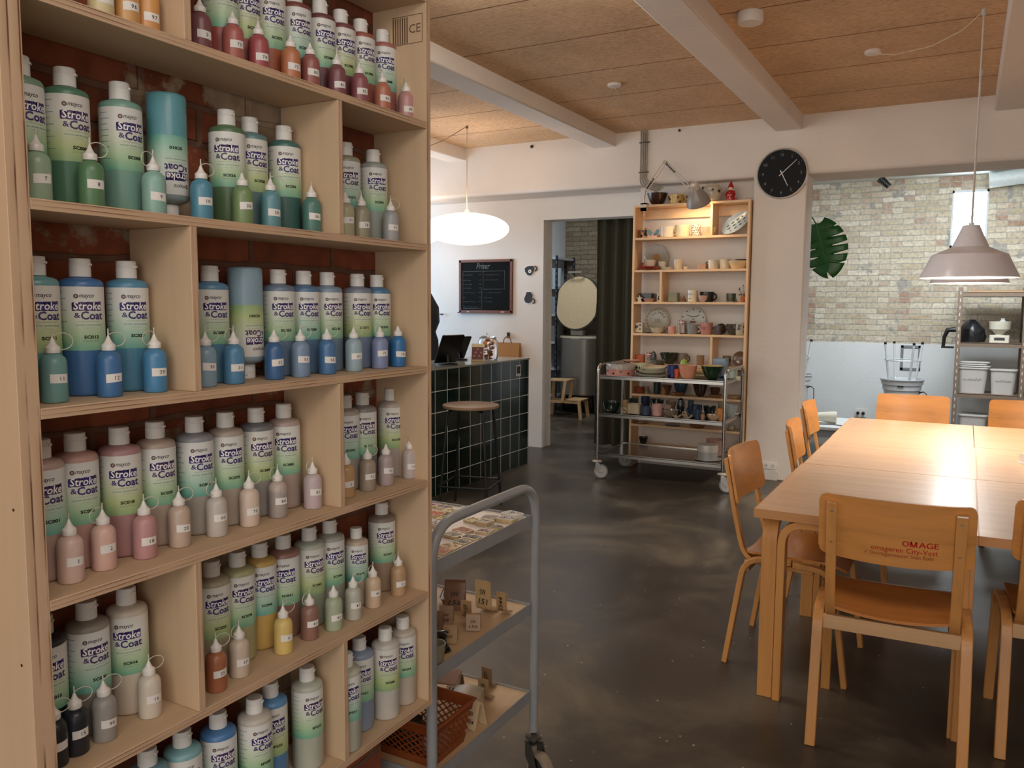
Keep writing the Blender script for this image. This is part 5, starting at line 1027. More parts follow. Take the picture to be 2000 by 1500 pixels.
for a, b in (((-.285, .16), (.235, .1625)), ((-.03, -.03), (.23, -.027)), ((-.03, -.03), (-.0275, .16)), ((.23, -.03), (.2325, .16)), ((-.285, -.235), (-.045, -.232)), ((-.285, -.235), (-.2825, .16)), ((-.047, -.235), (-.0445, -.03))):
    mb.prism([(a[0], a[1]), (b[0], a[1]), (b[0], b[1]), (a[0], b[1])], 0, .0003, 0, M)
mb.build('chalk_writing', plain('#6f736f', .9, 0, .3, nscale=60), cb, sharp=180)
mb = MB(); mb.tube([(-.22, -.036, -.268), (-.19, -.034, -.268)], .0035, 8); tag(mb.build('chalk_stick', plain('#ece8e0', .8), None, (-4.475, WB, 1.67)), 'short white chalk stick at the left end of the chalkboard ledge', 'chalk')
mb = MB(); mb.tube([(.20, -.036, -.268), (.24, -.034, -.268)], .0035, 8); tag(mb.build('chalk_stick', plain('#ece8e0', .8), None, (-4.475, WB, 1.67)), 'longer white chalk stick at the right end of the chalkboard ledge', 'chalk')
# two cup shaped wall decorations
def cup_decor(x, z, kind, lab):
    r = empty('cup_decoration', lab, 'wall decoration', (x, WB, z))
    P = [(-.055, .028), (-.02, .048), (.035, .052), (.055, .030), (.045, -.01), (.01, -.048), (-.02, -.045), (-.05, -.01)] if kind == 0 else [(-.02, .058), (.02, .060), (.045, .035), (.042, -.005), (.035, -.04), (.0, -.058), (-.035, -.05), (-.05, -.015), (-.035, .02)]
    mb = MB(); M = frame((0, -.003, 0), (1, 0, 0), (0, 0, 1))
    mb.prism([(x*1.18, y*1.18) for x, y in P], 0, .002, 0, M); mb.prism(P, .002, .012, 1, M)
    c = (.062, .022) if kind == 0 else (.052, -.035)
    mb.tube([(c[0]+.02*math.cos(a), -.009, c[1]+.022*math.sin(a)) for a in [k*PI/7-PI*.55 for k in range(9)]], .006, 8, 1)
    if kind == 0:
        for q in range(6): mb.prism(circ(.007, 10, (.005+.013*math.cos(q*PI/3), -.005+.013*math.sin(q*PI/3))), .012, .0128, 0, M)
        mb.prism(circ(.006, 10, (.005, -.005)), .012, .013, 2, M)
    mb.build('cup_shape', [plain('#efe9df', .6), plain('#26232c' if kind else '#1e1f1e', .35, 0, .08), plain('#1e1f1e', .4)], r)
cup_decor(-3.952, 1.827, 0, 'upper black cup shaped decoration with a small flower on the white wall')
cup_decor(-3.962, 1.553, 1, 'lower plain dark purple cup shaped decoration on the white wall')
# dark coat on a stand at the left edge behind the shelf unit
ck = empty('hanging_coat', 'black coat hanging on a stand behind the counter, mostly hidden by shelf', 'coat', (-4.80, 6.9, 0))
mb = MB(); mb.lathe([(0, .62), (.13, .62), (.145, .80), (.125, 1.12), (.10, 1.20), (.135, 1.30), (.125, 1.45), (.06, 1.58), (.03, 1.62), (0, 1.63)], 24, fn=lambda a, z: 1+.07*math.sin(a*7+z*6)*(z < 1.5)); mb.build('coat_body', plain('#141416', .8, 0, .1), ck)
mb = MB(); mb.tube([(0, 0, .02), (0, 0, 1.70)], .013, 10); mb.lathe([(0, 0), (.18, 0), (.18, .015), (0, .025)], 24); mb.tube([(0, 0, 1.68), (.0, -.07, 1.72)], .006, 6); mb.build('stand', plain('#24211e', .5), ck)
mb = MB(); mb.tube([(-4.58, 7.548, 1.40), (-4.58, 7.49, 1.40), (-4.58, 7.48, 1.385)], .005, 8); mb = MB()
mb.tube([(-5.03, 7.549, 1.372), (-5.03, 7.50, 1.372), (-4.995, 7.49, 1.365)], .006, 8); tag(mb.build('wall_hook', plain('#2b2927', .5)), 'small dark hook on the bluish lit wall left of the chalkboard', 'hook')
# ------------------------------------------------------------------ lamps
def pendant_oval(name, loc, zc, lab, swag=None):
    r = empty(name, lab, 'lamp', (loc[0], loc[1], zc))
    mb = MB(); pr = []
    for k in range(17):
        a = -PI/2+PI*k/16; pr.append((max(.375*math.cos(a), .0), .135*math.sin(a)*(1.0 if a > 0 else 1.05)))
    mb.lathe(pr, 48); mb.build('lamp_shade', glow('#ffe9d6', 1.4, 'warm_shade'), r)
    mb = MB(); mb.tube([(0, 0, .13), (0, 0, 3.03-zc)], .004, 6); mb.build('cord', plain('#c9b79a', .6), r)
    mb = MB(); mb.lathe([(0, .130), (.02, .130), (.02, .155), (.006, .17), (0, .17)], 16); mb.build('cap', plain('#cbb79a', .5), r)
    mb = MB(); pts = [(-.02-.85*t, -.25*t, 3.02-zc-.16*math.sin(PI*t)) for t in [k/12 for k in range(13)]]; mb.tube(pts, .003, 6); mb.lathe([(0, 0), (.012, 0), (.012, .02), (0, .02)], 10, c=(0, 0, 3.008-zc)); mb.build('swag_cord', plain('#7a6248', .6), r)
    pw = 1 if loc[1] < 6.5 else .25
    point(name+'_light', (loc[0], loc[1], zc-.19), 2.4*pw, (1.0, .84, .68), .15)
    point(name+'_uplight', (loc[0], loc[1], zc+.2), 3.0*pw, (1.0, .80, .60), .12)
pendant_oval('pendant_lamp', (-3.90, 6.24), 2.145, 'glowing flattened oval white pendant lamp over the green counter')
pendant_oval('pendant_lamp', (-5.02, 6.85), 2.20, 'second glowing oval pendant lamp, almost hidden behind the shelf edge')
def pendant_ind(loc, zr, lab):
    r = empty('workshop_lamp', lab, 'lamp', (loc[0], loc[1], zr), 0)
    o = [(.237, 0), (.236, .006), (.181, .122), (.0895, .163), (.062, .225), (.040, .277), (.012, .281), (.012, .292), (0, .292)]
    mb = MB(); mb.lathe(o, 56); mb.v = mb.v; s_ = mb.build('lamp_shade', plain('#e4e0e4', .3, 0, .02, coat=.3, name='grey_white_enamel'), r, sharp=25)
    # open the shade bottom: remove the cap polygon
    bm = bmesh.new(); bm.from_mesh(s_.data)
    for f in [f for f in bm.faces if len(f.verts) > 20]: bm.faces.remove(f)
    bm.to_mesh(s_.data); bm.free()
    mb = MB(); mb.lathe([(.2355, .001), (.1795, .119), (.088, .160), (.060, .222), (.038, .272), (0, .274)], 56, mi=0)
    s2 = mb.build('inner_reflector', plain('#f4f2ee', .5, 0, 0, name='white_reflector'), r, sharp=25)
    bm = bmesh.new(); bm.from_mesh(s2.data)
    for f in [f for f in bm.faces if len(f.verts) > 20]: bm.faces.remove(f)
    bm.to_mesh(s2.data); bm.free()
    mb = MB(); mb.lathe([(0, .03), (.04, .045), (.058, .085), (.045, .125), (.02, .16), (.018, .20), (0, .20)], 24); mb.build('bulb', glow('#fff6ee', 30, 'bulb_glow'), r)
    mb = MB(); mb.tube([(0, 0, .29), (0, 0, 3.03-zr)], .0042, 6); mb.lathe([(0, 0), (.012, 0), (.012, .03), (0, .03)], 10, c=(0, 0, 2.99-zr)); mb.build('cord', plain('#cfc8c0', .5), r)
    return r
pendant_ind((.0, 5.05), 1.637, 'nearer of two stacked white metal workshop pendant lamps above the work tables')
pendant_ind((.005, 6.30), 1.640, 'farther white metal workshop pendant, its rim just below the nearer lamp')
for y in (5.05, 6.30): spot('workshop_lamp_beam', (0, y, 1.66), (0, y, 0), 40 if y < 6 else 24, (1.0, .90, .78), 140, .09)
# unseen continuation of the lamp rows over the right hand tables
# ceiling roses, smoke detector, cords
def rose(loc, r, h, lab, name='ceiling_rose', cord=None):
    o = empty(name, lab, 'ceiling rose' if name == 'ceiling_rose' else 'detector', (loc[0], loc[1], 3.03))
    mb = MB(); mb.lathe([(0, -h), (r*.9, -h), (r, -h*.8), (r, 0), (0, 0)], 32); mb.build('cover', plain('#dcd3ca', .4, 0, .01), o)
    if cord:
        mb = MB(); mb.tube([tuple(Vector(p)-Vector((loc[0], loc[1], 3.03))) for p in cord], .0032, 6); mb.build('cord', plain('#cdb89c', .6), o)
rose((-2.251, 5.556), .048, .02, 'small white ceiling rose with a slack cord running towards the wall pipes', cord=[(-2.251, 5.556, 3.012), (-2.27, 5.75, 2.93), (-2.33, 6.15, 2.90), (-2.42, 6.6, 2.93), (-2.55, 7.1, 2.995)])
rose((-.579, 5.575), .048, .02, 'small white ceiling rose whose cord droops to the workshop lamp hook', cord=[(-.579, 5.575, 3.012), (-.45, 5.52, 2.975), (-.25, 5.35, 2.95), (-.1, 5.2, 2.97), (0, 5.06, 3.015)])
rose((-1.085, 4.572), .068, .055, 'round white smoke detector on the ceiling beside the middle beam', 'smoke_detector')
mb = MB(); mb.lathe([(0, 0), (.012, 0), (.016, .012), (.009, .022), (0, .024)], 10, M=frame((-3.72, 7.128, 2.985), (1, 0, 0), (0, 0, 1))); tag(mb.build('wall_hook', plain('#2a2320', .5)), 'tiny dark hook high on the wall under the left ceiling bay', 'hook')
mb = MB(); mb.lathe([(0, 0), (.010, 0), (.012, .012), (.007, .022), (0, .024)], 10, M=frame((-2.27, 7.128, 3.0), (1, 0, 0), (0, 0, 1))); tag(mb.build('wall_hook', plain('#2a2320', .5)), 'tiny dark hook right of the wall conduits below the ceiling', 'hook')
# conduits
cd = empty('wall_conduits', 'bundle of grey cable conduits running down the wall beside the desk lamp', 'conduit', (-2.59, 7.10, 2.8))
for k in range(4):
    mb = MB(); x = -.028+.018*k; mb.tube(fillet([(x, .016, .225), (x, .016, -.22-.014*k*0-.010*(3-k)), (x+.16, .016, -.285-.010*(3-k))], .05, 6), .0068, 8); mb.build('pipe', plain('#9b8f80', .45, .2, .05), cd)
mb = MB(); mb.box((-.042, .004, .12), (.052, .028, .128)); mb.box((-.042, .004, -.14), (.046, .028, -.132)); mb.build('clamp', plain('#4a423a', .5), cd)

# ------------------------------------------------------------------ clock
cl = empty('wall_clock', 'round black wall clock with thin white hands on the pier', 'clock', (-1.388, 7.128, 2.568))
M = frame((0, 0, 0), (1, 0, 0), (0, 0, 1))
mb = MB(); mb.lathe([(0, 0), (.200, 0), (.205, .01), (.205, .028), (.197, .032), (.194, .022), (0, .022)], 64, M=M); mb.build('clock_case', plain('#c9c2bb', .35, .3, .02), cl)
mb = MB(); mb.lathe([(0, .0225), (.193, .0225), (.193, .0235), (0, .0235)], 64, M=M); mb.build('dial', plain('#0e0f11', .6, 0, .05, .25), cl)
mb = MB(); Z1 = .0245
for k in range(12):
    a = PI/2-(k+1)*PI/6; V, F = text2d(str(k+1), .033); put2d(mb, (V, F), M @ Matrix.Translation((0, 0, Z1)), 0, (.152*math.cos(a), .152*math.sin(a)-.011))
    mb.prism(circ(.0022, 8, (.176*math.cos(a), .176*math.sin(a))), Z1-.0005, Z1, 0, M)
mb.build('numerals', plain('#8c8d90', .5, 0, 0), cl, sharp=180)
for nm, ang, L, w, z in (('hour_hand', PI/2-(5+8/60)*PI/6, .115, .0042, .0265), ('minute_hand', PI/2-8*PI/30, .155, .0036, .0285)):
    mb = MB(); d = Vector((math.cos(ang), math.sin(ang))); n = Vector((-d.y, d.x))
    mb.prism([tuple(-.028*d+n*w), tuple(-.028*d-n*w), tuple(L*d-n*w*.5), tuple(L*d+n*w*.5)], z, z+.001, 0, M); mb.build(nm, plain('#d9d6d2', .4, 0, 0), cl)

# ------------------------------------------------------------------ open pine bookcase
PINE = wood('#ebc599', 'z', .5, .06, .5, 0, 'pine'); PINEX = wood('#ebc599', 'x', .5, .06, .5, 0, 'pine')
BX0, BX1, BY0, BY1 = -2.665, -1.628, 7.08, 7.285
bk = empty('display_bookcase', 'tall open pine bookcase crowded with pottery, standing against the white pier', 'bookcase', ((BX0+BX1)/2, (BY0+BY1)/2, 0))
def bbox(name, a, b, mat, bev=.001):
    o = bk.location; mb = MB(); mb.box((a[0]-o.x, a[1]-o.y, a[2]), (b[0]-o.x, b[1]-o.y, b[2])); return mb.build(name, mat, bk, bevel=bev)
bbox('side_panel', (BX0, BY0, .0), (BX0+.020, BY1, 2.372), PINE); bbox('side_panel', (BX1-.020, BY0, .0), (BX1, BY1, 2.372), PINE)
for z in (2.372, 2.084, 1.797, 1.513, 1.230, .957, .677, .400, .200):
    bbox('shelf_board', (BX0+.0205, BY0+.001, z-.020), (BX1-.0205, BY1, z), PINEX)
for x, z, h in ((-1.955, 2.084, .268), (-2.395, 1.513, .264), (-1.925, .957, .253)): bbox('divider', (x-.010, BY0+.002, z+.0005), (x+.010, BY1, z+h-.0005), PINE)
bbox('back_rail', (BX0+.021, BY1-.02, 2.262), (-1.966, BY1, 2.351), PINEX); bbox('back_rail', (-1.944, BY1-.02, 2.262), (BX1-.021, BY1, 2.351), PINEX)
bbox('paper_strip', (-2.27, BY0-.0006, 1.497), (-2.125, BY0+.0004, 1.509), plain('#efe2cc', .7), 0)

# articulated lamp clamped to the bookcase
dl = empty('desk_lamp', 'grey articulated spring arm lamp clamped to the bookcase top left', 'lamp', (-2.60, 7.075, 2.36))
def rel(p): return (p[0]+2.60, p[1]-7.075, p[2]-2.36)
B0 = (-2.555, 7.05, 2.40); B1 = (-2.525, 7.0, 2.485); E_ = (-2.335, 6.95, 2.705); H0 = (-2.125, 6.93, 2.495)
mb = MB(); mb.box((-2.585, 7.045, 2.315), (-2.53, 7.079, 2.345)); mb.box((-2.585, 7.045, 2.373), (-2.53, 7.115, 2.385)); mb.box((-2.585, 7.045, 2.315), (-2.53, 7.053, 2.385)); mb.tube([(-2.557, 7.062, 2.27), (-2.557, 7.062, 2.33)], .004, 8); mb.tube([(-2.557, 7.06, 2.385), (-2.557, 7.055, 2.42), B1], .008, 8)
mb.v = [rel(p) for p in mb.v]; mb.build('clamp', plain('#c9beb0', .4, .2, .03), dl)
for nm, a, b in (('lower_arm', B1, E_), ('upper_arm', E_, H0)):
    mb = MB(); d = (Vector(b)-Vector(a)).normalized(); n = Vector((-d.z, 0, d.x))*.014
    for sg in (-1, 1): mb.tube([tuple(Vector(a)+n*sg), tuple(Vector(b)+n*sg)], .0045, 8)
    mb.v = [rel(p) for p in mb.v]; mb.build(nm, plain('#cfc4b6', .4, .2, .03), dl)
    mb = MB(); st = Vector(a)+d*.02; 
    for sg in (-1, 1):
        mb.tube([tuple(st+n*sg*.3+d*.11*t/30+Vector((.006*math.cos(t*1.3)*-d.z, .006*math.sin(t*1.3), .006*math.cos(t*1.3)*d.x))) for t in range(31)], .0022, 5)
    mb.v = [rel(p) for p in mb.v]; mb.build('spring', plain('#2c2622', .4, .5, .05), dl)
mb = MB(); mb.tube([tuple(Vector(E_)+Vector((0, -.02, 0))), tuple(Vector(E_)+Vector((0, .02, 0)))], .017, 12); mb.tube([tuple(Vector(H0)+Vector((.01, -.015, -.01))), tuple(Vector(H0)+Vector((.01, .02, -.01)))], .015, 12); mb.v = [rel(p) for p in mb.v]; mb.build('joint', plain('#b9ac9c', .4, .3, .05), dl)
HM = Matrix.Translation(rel((-2.055, 6.915, 2.46))) @ Matrix.Rotation(math.radians(-6), 4, 'Y') @ Matrix.Rotation(math.radians(33), 4, 'X')
mb = MB(); mb.lathe([(.104, -.135), (.101, -.118), (.088, -.075), (.066, -.035), (.043, -.006), (.040, 0), (.036, 0), (.038, -.008), (.062, -.038), (.084, -.077), (.097, -.118), (.101, -.1355), (.104, -.135)], 40, M=HM); o = mb.build('lamp_shade', plain('#948d85', .35, .1, .02), dl)
bm = bmesh.new(); bm.from_mesh(o.data)
for f in [f for f in bm.faces if len(f.verts) > 20]: bm.faces.remove(f)
bm.to_mesh(o.data); bm.free()
mb = MB(); mb.lathe([(0, 0), (.040, 0), (.042, .004), (.042, .035), (.034, .042), (.030, .052), (.024, .060), (0, .062)], 32, M=HM, fn=lambda a, z: 1-.10*(math.cos(a*12) > .3)*(z > 0)); mb.build('lamp_neck', plain('#cfc6ba', .3, .3, .02), dl)
mb = MB(); mb.lathe([(0, -.11), (.022, -.10), (.03, -.075), (.02, -.045), (.014, -.01), (0, -.01)], 20, M=HM); mb.build('bulb', glow('#ffd9a8', 18, 'warm_bulb'), dl)
spot('desk_lamp_beam', (-2.05, 6.96, 2.37), (-2.10, 7.25, 2.0), 6.5, (1.0, .80, .56), 130, .04)

# ------------------------------------------------------------------ pottery
def cer(h, rough=.25): return plain(h, rough, 0, .05, coat=.35, nscale=40)
def wall_prof(r0, r1, h, t=.004, b=.006, cv=0.0):
    out = [(r0*.0, .0), (r0*.9, 0), (r0, .003)]
    n = 6
    for k in range(1, n+1):
        u = k/n; out.append((r0+(r1-r0)*(u**(1-cv) if cv < 1 else u), .003+(h-.003)*u))
    inn = [(max(r-t, .001), z) for r, z in out[3:]][::-1]
    return out+inn[0:1]+inn[1:]+[(max(r0-t, .001), b), (0, b)]
def blotches(mb, R, h, mi, n, seed, rmin=.1, z0=.2, z1=.8, front=(-PI*.95, -.05)):
    rnd = random.Random(seed)
    for k in range(n):
        a = rnd.uniform(*front); z = h*rnd.uniform(z0, z1); rr = h*rnd.uniform(rmin, rmin*2)
        P = [(rr*math.cos(q)*(1+.3*math.sin(3*q+k)), rr*math.sin(q)*.9) for q in [j*PI/5 for j in range(10)]]
        wrap(mb, (P, [tuple(range(10))]), R, a, mi, 0, z)
def pottery(i, kind, x, y, z, w, h, col, ex, name, lab):
    R = w/2; mats = [cer(col)]; mb = MB(); parts = []
    cat = name.split('_')[-1]
    if kind == 'bowl':
        mb.lathe(wall_prof(R*(.62 if ex.get('deep') else .42), R, h, cv=.45), 32)
        if ex.get('dots'): mats.append(cer(ex['dots'])); blotches(mb, R*.99, h, 1, 8, i, .05, .6, .85)
        if ex.get('inside'):
            parts.append(('glazed_inside', [(0, h*.3), (R*.55, h*.35), (R*.93, h+.001), (R*1.0, h+.004), (R*.9, h+.002), (0, h*.32)], ex['inside']))
    elif kind in ('cup', 'mug'):
        mb.lathe(wall_prof(R*.88, R, h, cv=.3), 32)
        if ex.get('dots'):
            mats.append(cer(ex['dots'])); rnd = random.Random(i)
            for k in range(34):
                a = -PI+PI*((k*5) % 17)/17; zz = h*(.1+.2*(k//8)+.05*(k % 2)); wrap(mb, (circ(.0045, 6), [tuple(range(6))]), R*1.004+.0005, a, 1, 0, zz)
        if ex.get('spots'): mats.append(cer(ex['spots'])); blotches(mb, R*1.01, h, 1, 5, i, .11)
        if ex.get('face'):
            mats.append(cer('#1c1a17'))
            for sx in (-1, 1):
                a = -PI/2-.25
                ring = [(.011*math.cos(q)+sx*.014, .010*math.sin(q)+h*.66) for q in [j*PI/6 for j in range(12)]]
                ri = [(.009*math.cos(q)+sx*.014, .008*math.sin(q)+h*.66) for q in [j*PI/6 for j in range(12)]]
                wrap(mb, (ring+ri, [(j, (j+1) % 12, 12+(j+1) % 12, 12+j) for j in range(12)]), R*1.012, a, 1)
                wrap(mb, (circ(.003, 6, (sx*.014, h*.66)), [tuple(range(6))]), R*1.012, a, 1)
            wrap(mb, ([(-.014, h*.25), (.014, h*.25), (.012, h*.29), (-.012, h*.29)], [(0, 1, 2, 3)]), R*1.005, -PI/2-.25, 1)
            wrap(mb, ([(-.004, h*.45), (.004, h*.45), (.0, h*.52)], [(0, 1, 2)]), R*1.005, -PI/2-.25, 1)
        if ex.get('heart'):
            mats.append(cer('#8f1c18')); P = [(.022*(math.sin(q)**3), .0013*(13*math.cos(q)-5*math.cos(2*q)-2*math.cos(3*q)-math.cos(4*q))) for q in [j*2*PI/24 for j in range(24)]]
            wrap(mb, (P, [tuple(range(24))]), R*1.008, -PI/2-.15, 1, 0, h*.52)
        if ex.get('abc'):
            mats.append(cer('#15130f')); wrap(mb, textfit('TiA l', .085, h*.5, bold=.05), R*1.01, -PI/2-.1, 1, 0, h*.25)
    elif kind == 'jar':
        mb.lathe([(0, 0), (R*.6, 0), (R*.85, h*.1), (R, h*.4), (R*.95, h*.7), (R*.68, h*.86), (R*.7, h*.9), (R*.4, h*.95), (R*.2, h*.97), (R*.2, h), (0, h)], 32)
        if ex.get('spots'):
            mats.append(cer(ex['spots'])); blotches(mb, R*1.01, h, 1, 7, i, .06, .35, .75)
        if ex.get('ears'):
            for s_ in (-1, 1): mb.tube([(s_*(R*.92+.018*math.sin(q)), 0, h*.66+.028*math.cos(q)) for q in [j*PI/8 for j in range(9)]], .006, 8)
    elif kind == 'dish':
        mb.lathe([(0, 0), (R*.6, 0), (R*.7, .003), (R*.97, h*.8), (R, h), (R*.94, h*.9), (R*.66, .008), (0, .007)], 36, fn=(lambda a, zz: 1+.07*math.sin(a*7)) if ex.get('wavy') else None)
    elif kind == 'plateflat':
        mb.lathe([(0, 0), (R*.6, 0), (R, h*.7), (R, h), (R*.62, h*.55), (0, h*.5)], 32)
    elif kind == 'tin':
        mb.lathe([(0, 0), (R*.97, 0), (R*.98, h*.55), (0, h*.55)], 40); mats.append(cer('#a9a39a')); mb.lathe([(0, h*.55), (R, h*.55), (R, h*.93), (R*.97, h), (0, h)], 40, mi=1)
        if name == 'pink_tin':
            mats.append(cer('#1a1412'))
            for k in range(5):
                a = -PI*.9+k*.55; P = [(.011*(math.sin(q)**3), .0007*(13*math.cos(q)-5*math.cos(2*q)-2*math.cos(3*q)-math.cos(4*q))) for q in [j*2*PI/16 for j in range(16)]]; wrap(mb, (P, [tuple(range(16))]), R*.99, a, 2, 0, h*(.2+.16*(k % 2)))
    elif kind == 'rbox':
        d = min(w*.8, .12); mb.prism([(px, py) for px, py in rrect(w, d, min(w, d)*.18)], 0, h*.06, 0)
        P = rrect(w, d, min(w, d)*.18); Q = rrect(w-.01, d-.01, min(w, d)*.15); n = len(P)
        V = [(a, b, 0) for a, b in P]+[(a, b, h) for a, b in P]+[(a, b, h) for a, b in Q]+[(a, b, h*.06) for a, b in Q]
        mb.add(V, [(j, (j+1) % n, n+(j+1) % n, n+j) for j in range(n)]+[(n+j, n+(j+1) % n, 2*n+(j+1) % n, 2*n+j) for j in range(n)]+[(2*n+j, 2*n+(j+1) % n, 3*n+(j+1) % n, 3*n+j) for j in range(n)], 0, True)
        if ex.get('spots'):
            mats.append(cer(ex['spots'])); M = frame((0, -d/2-.0006, 0), (1, 0, 0), (0, 0, 1))
            for cx, cz, rr in ((-.02, h*.6, .016), (.012, h*.78, .011), (.012, h*.38, .009)): mb.prism([(cx+rr*math.cos(q)*(1+.25*math.sin(2*q)), cz+rr*math.sin(q)) for q in [j*PI/6 for j in range(12)]], 0, .0005, 1, M)
    elif kind == 'boat':
        mb.lathe(wall_prof(R*.55, R, h*.75, cv=.4), 32, fn=lambda a, zz: (.62+.38*abs(math.cos(a))**1.5))
        mb.v = [(p[0], p[1], p[2]*(1+.30*max(0, abs(p[0])/R-.6)/.4)) for p in mb.v]
    elif kind == 'plate':
        M = Matrix.Translation((0, .012, R)) @ Matrix.Rotation(math.radians(84), 4, 'X')
        mb.lathe([(0, .0), (R*.6, 0), (R, .012), (R, .017), (R*.66, .008), (0, .006)], 48, M=M)
        if ex.get('center'):
            mats.append(cer(ex['center'])); P = circ(R*.30, 20); mb.prism([(a*(1+.2*math.sin(5*k)), b*(1+.2*math.cos(3*k))) for k, (a, b) in enumerate(P)], .0085, .0092, 1, M)
        if ex.get('text'):
            mats += [cer('#a58f60'), cer('#2a2620')]; rr = R*.72
            for k in range(20):
                a = k*PI/10; P = [(R*.80, -.011), (R*.95, -.011), (R*.95, .011), (R*.80, .011)]; c, s = math.cos(a), math.sin(a)
                mb.prism([(px*c-py*s, px*s+py*c) for px, py in P], .0155, .0175, 1, M)
            for k, chr_ in enumerate('TILLYKKE'):
                a = PI*.93-k*PI*.80/7; V, F = text2d(chr_, .036, bold=.01); c, s = math.cos(a-PI/2), math.sin(a-PI/2)
                mb.add([tuple(M @ Vector((rr*.74*math.cos(a)+px*c-py*s, rr*.74*math.sin(a)+px*s+py*c, .0085))) for px, py in V], F, 2)
            for k in (-1, 0, 1): mb.prism([(k*.020-.006, -.018), (k*.020+.006, -.018), (k*.020+.006, .012), (k*.020-.006, .012)], .0085, .0095, 1, M)
            mb.prism([(-.036, -.025), (.036, -.025), (.036, -.018), (-.036, -.018)], .0085, .0095, 1, M)
        if ex.get('bunting'):
            mats += [cer('#1f1b22'), cer('#6a2020')]
            for k in range(10):
                a = k*2*PI/10+.3; mb.prism(circ(.0065, 8, (R*.84*math.cos(a), R*.84*math.sin(a))), .0145, .0165, 1, M)
            for k in range(13):
                u = -1+2*k/12; mb.prism([(u*.055-.0045, .036+.016*u*u-.002), (u*.055+.0045, .036+.016*u*u-.002), (u*.055+.0045, .036+.016*u*u+.002), (u*.055-.0045, .036+.016*u*u+.002)], .0085, .0095, 1, M)
                if k % 2: mb.prism([(u*.055-.004, .034+.016*u*u), (u*.055+.004, .034+.016*u*u), (u*.055, .024+.016*u*u)], .0085, .0095, 1, M)
            mb.prism([(-.024, -.022), (.024, -.022), (.024, -.004), (-.024, -.004)], .0085, .0098, 2, M); mb.prism(circ(.006, 8, (0, .012)), .0085, .0095, 1, M)
    elif kind == 'leanoval':
        R = .15; M = Matrix.Translation((-.015, .0, .098)) @ Matrix.Rotation(math.radians(-33), 4, 'Y') @ Matrix.Rotation(math.radians(62), 4, 'X') @ Matrix.Diagonal((1, .62, 1, 1)); R = .135
        mb.lathe([(0, 0), (R*.6, 0), (R*.95, .022), (R, .026), (R*.64, .008), (0, .006)], 40, M=M); mats.append(cer('#15151a'))
        for k in range(12):
            cx, cy = (-.075+.05*(k % 4), -.05+.048*(k//4)); mb.prism([(cx-.014, cy), (cx, cy-.007), (cx+.012, cy-.002), (cx+.018, cy+.006), (cx, cy+.007)], .0085, .011, 1, M)
    elif kind == 'slab': mb.rbox((0, 0, h/2), (w, .008, h), .002, 0, Matrix.Rotation(-.15, 4, 'X'))
    elif kind == 'cone': mb.lathe([(0, 0), (R, 0), (R*.8, h*.3), (R*.35, h*.75), (R*.25, h*.8), (R*.25, h*.95), (0, h)], 20)
    elif kind == 'ring': mb.tube([(R*.72*math.cos(q), 0, h/2+(h/2-R*.26)*math.sin(q)) for q in [j*PI/8 for j in range(16)]], R*.26, 8, closed=True)
    elif kind == 'shell':
        mb.sheet(lambda u, v: ((u-.5)*w*(.5+.5*math.sin(PI*v*.9+.3)), (v-.5)*w*.7, .006+.6*h*(2*u-1)**2+.10*h*math.cos(u*14*PI)*(.5+v*.5)), 28, 8, 0, lambda u, v: (0, 0, -.004))
    elif kind == 'star':
        P = [((.034 if k % 2 == 0 else .013)*math.cos(k*PI/5+PI/2), (.034 if k % 2 == 0 else .013)*math.sin(k*PI/5+PI/2)+.028) for k in range(10)]; mb.prism(P, -.006, .006, 0, frame((0, 0, 0), (1, 0, 0), (0, 0, 1)), True)
        mb.lathe([(0, 0), (.02, 0), (.015, .01), (0, .012)], 12)
    elif kind == 'heart':
        P = [(0, .03), (.012, .045), (.03, .072), (.045, .078), (.053, .06), (.04, .032), (.018, .02), (0, .024), (-.018, .02), (-.04, .032), (-.053, .06), (-.045, .078), (-.03, .072), (-.012, .045)]
        mb.prism(P, -.006, .006, 0, frame((0, 0, 0), (1, 0, .0), (0, 0, 1)), True); mats.append(cer('#e0b0a0')); mb.rbox((0, -.012, .009), (.09, .05, .018), .01, 1); mb.lathe([(0, .018), (.008, .018), (.009, .035), (0, .04)], 10, mi=1, c=(0, -.02, 0))
    elif kind == 'flag':
        mb.lathe([(0, 0), (.016, 0), (.014, .008), (.005, .012), (.005, h), (0, h)], 12, c=(-.012, 0, 0)); mats += [cer('#8a1a1c'), cer('#e6ddd0')]
        M = frame((-.008, -.003, h-.042), (1, 0, 0), (0, 0, 1)); mb.prism([(0, 0), (.046, 0), (.046, .036), (0, .036)], -.003, .003, 1, M)
        mb.prism([(.013, 0), (.020, 0), (.020, .036), (.013, .036)], -.0034, .0034, 2, M); mb.prism([(0, .0145), (.046, .0145), (.046, .0215), (0, .0215)], -.0035, .0035, 2, M)
    elif kind == 'tree':
        hh = h*.45; mb.lathe(wall_prof(R*.8, R, hh), 24); mats += [cer('#4a3a2a'), cer('#15130f')]
        for k in range(6):
            a = k*1.9; ex_, ey, ez = R*.9*math.cos(a), R*.7*math.sin(a), h*(.7+.3*((k*3) % 5)/4); mb.tube([(R*.2*math.cos(a), R*.2*math.sin(a), hh*.5), (ex_*.7, ey*.7, ez*.8), (ex_, ey, ez-.008)], .0015, 5, 1)
            mb.lathe([(0, -.006), (.006, -.003), (.006, .003), (0, .006)], 8, c=(ex_, ey, ez), mi=2)
    elif kind == 'figure':
        mb.lathe([(0, 0), (.036, 0), (.040, .02), (.034, .06), (.024, .085), (.014, .094), (0, .096)], 20); mats += [cer('#e0b9a0'), cer('#f0e6dc')]
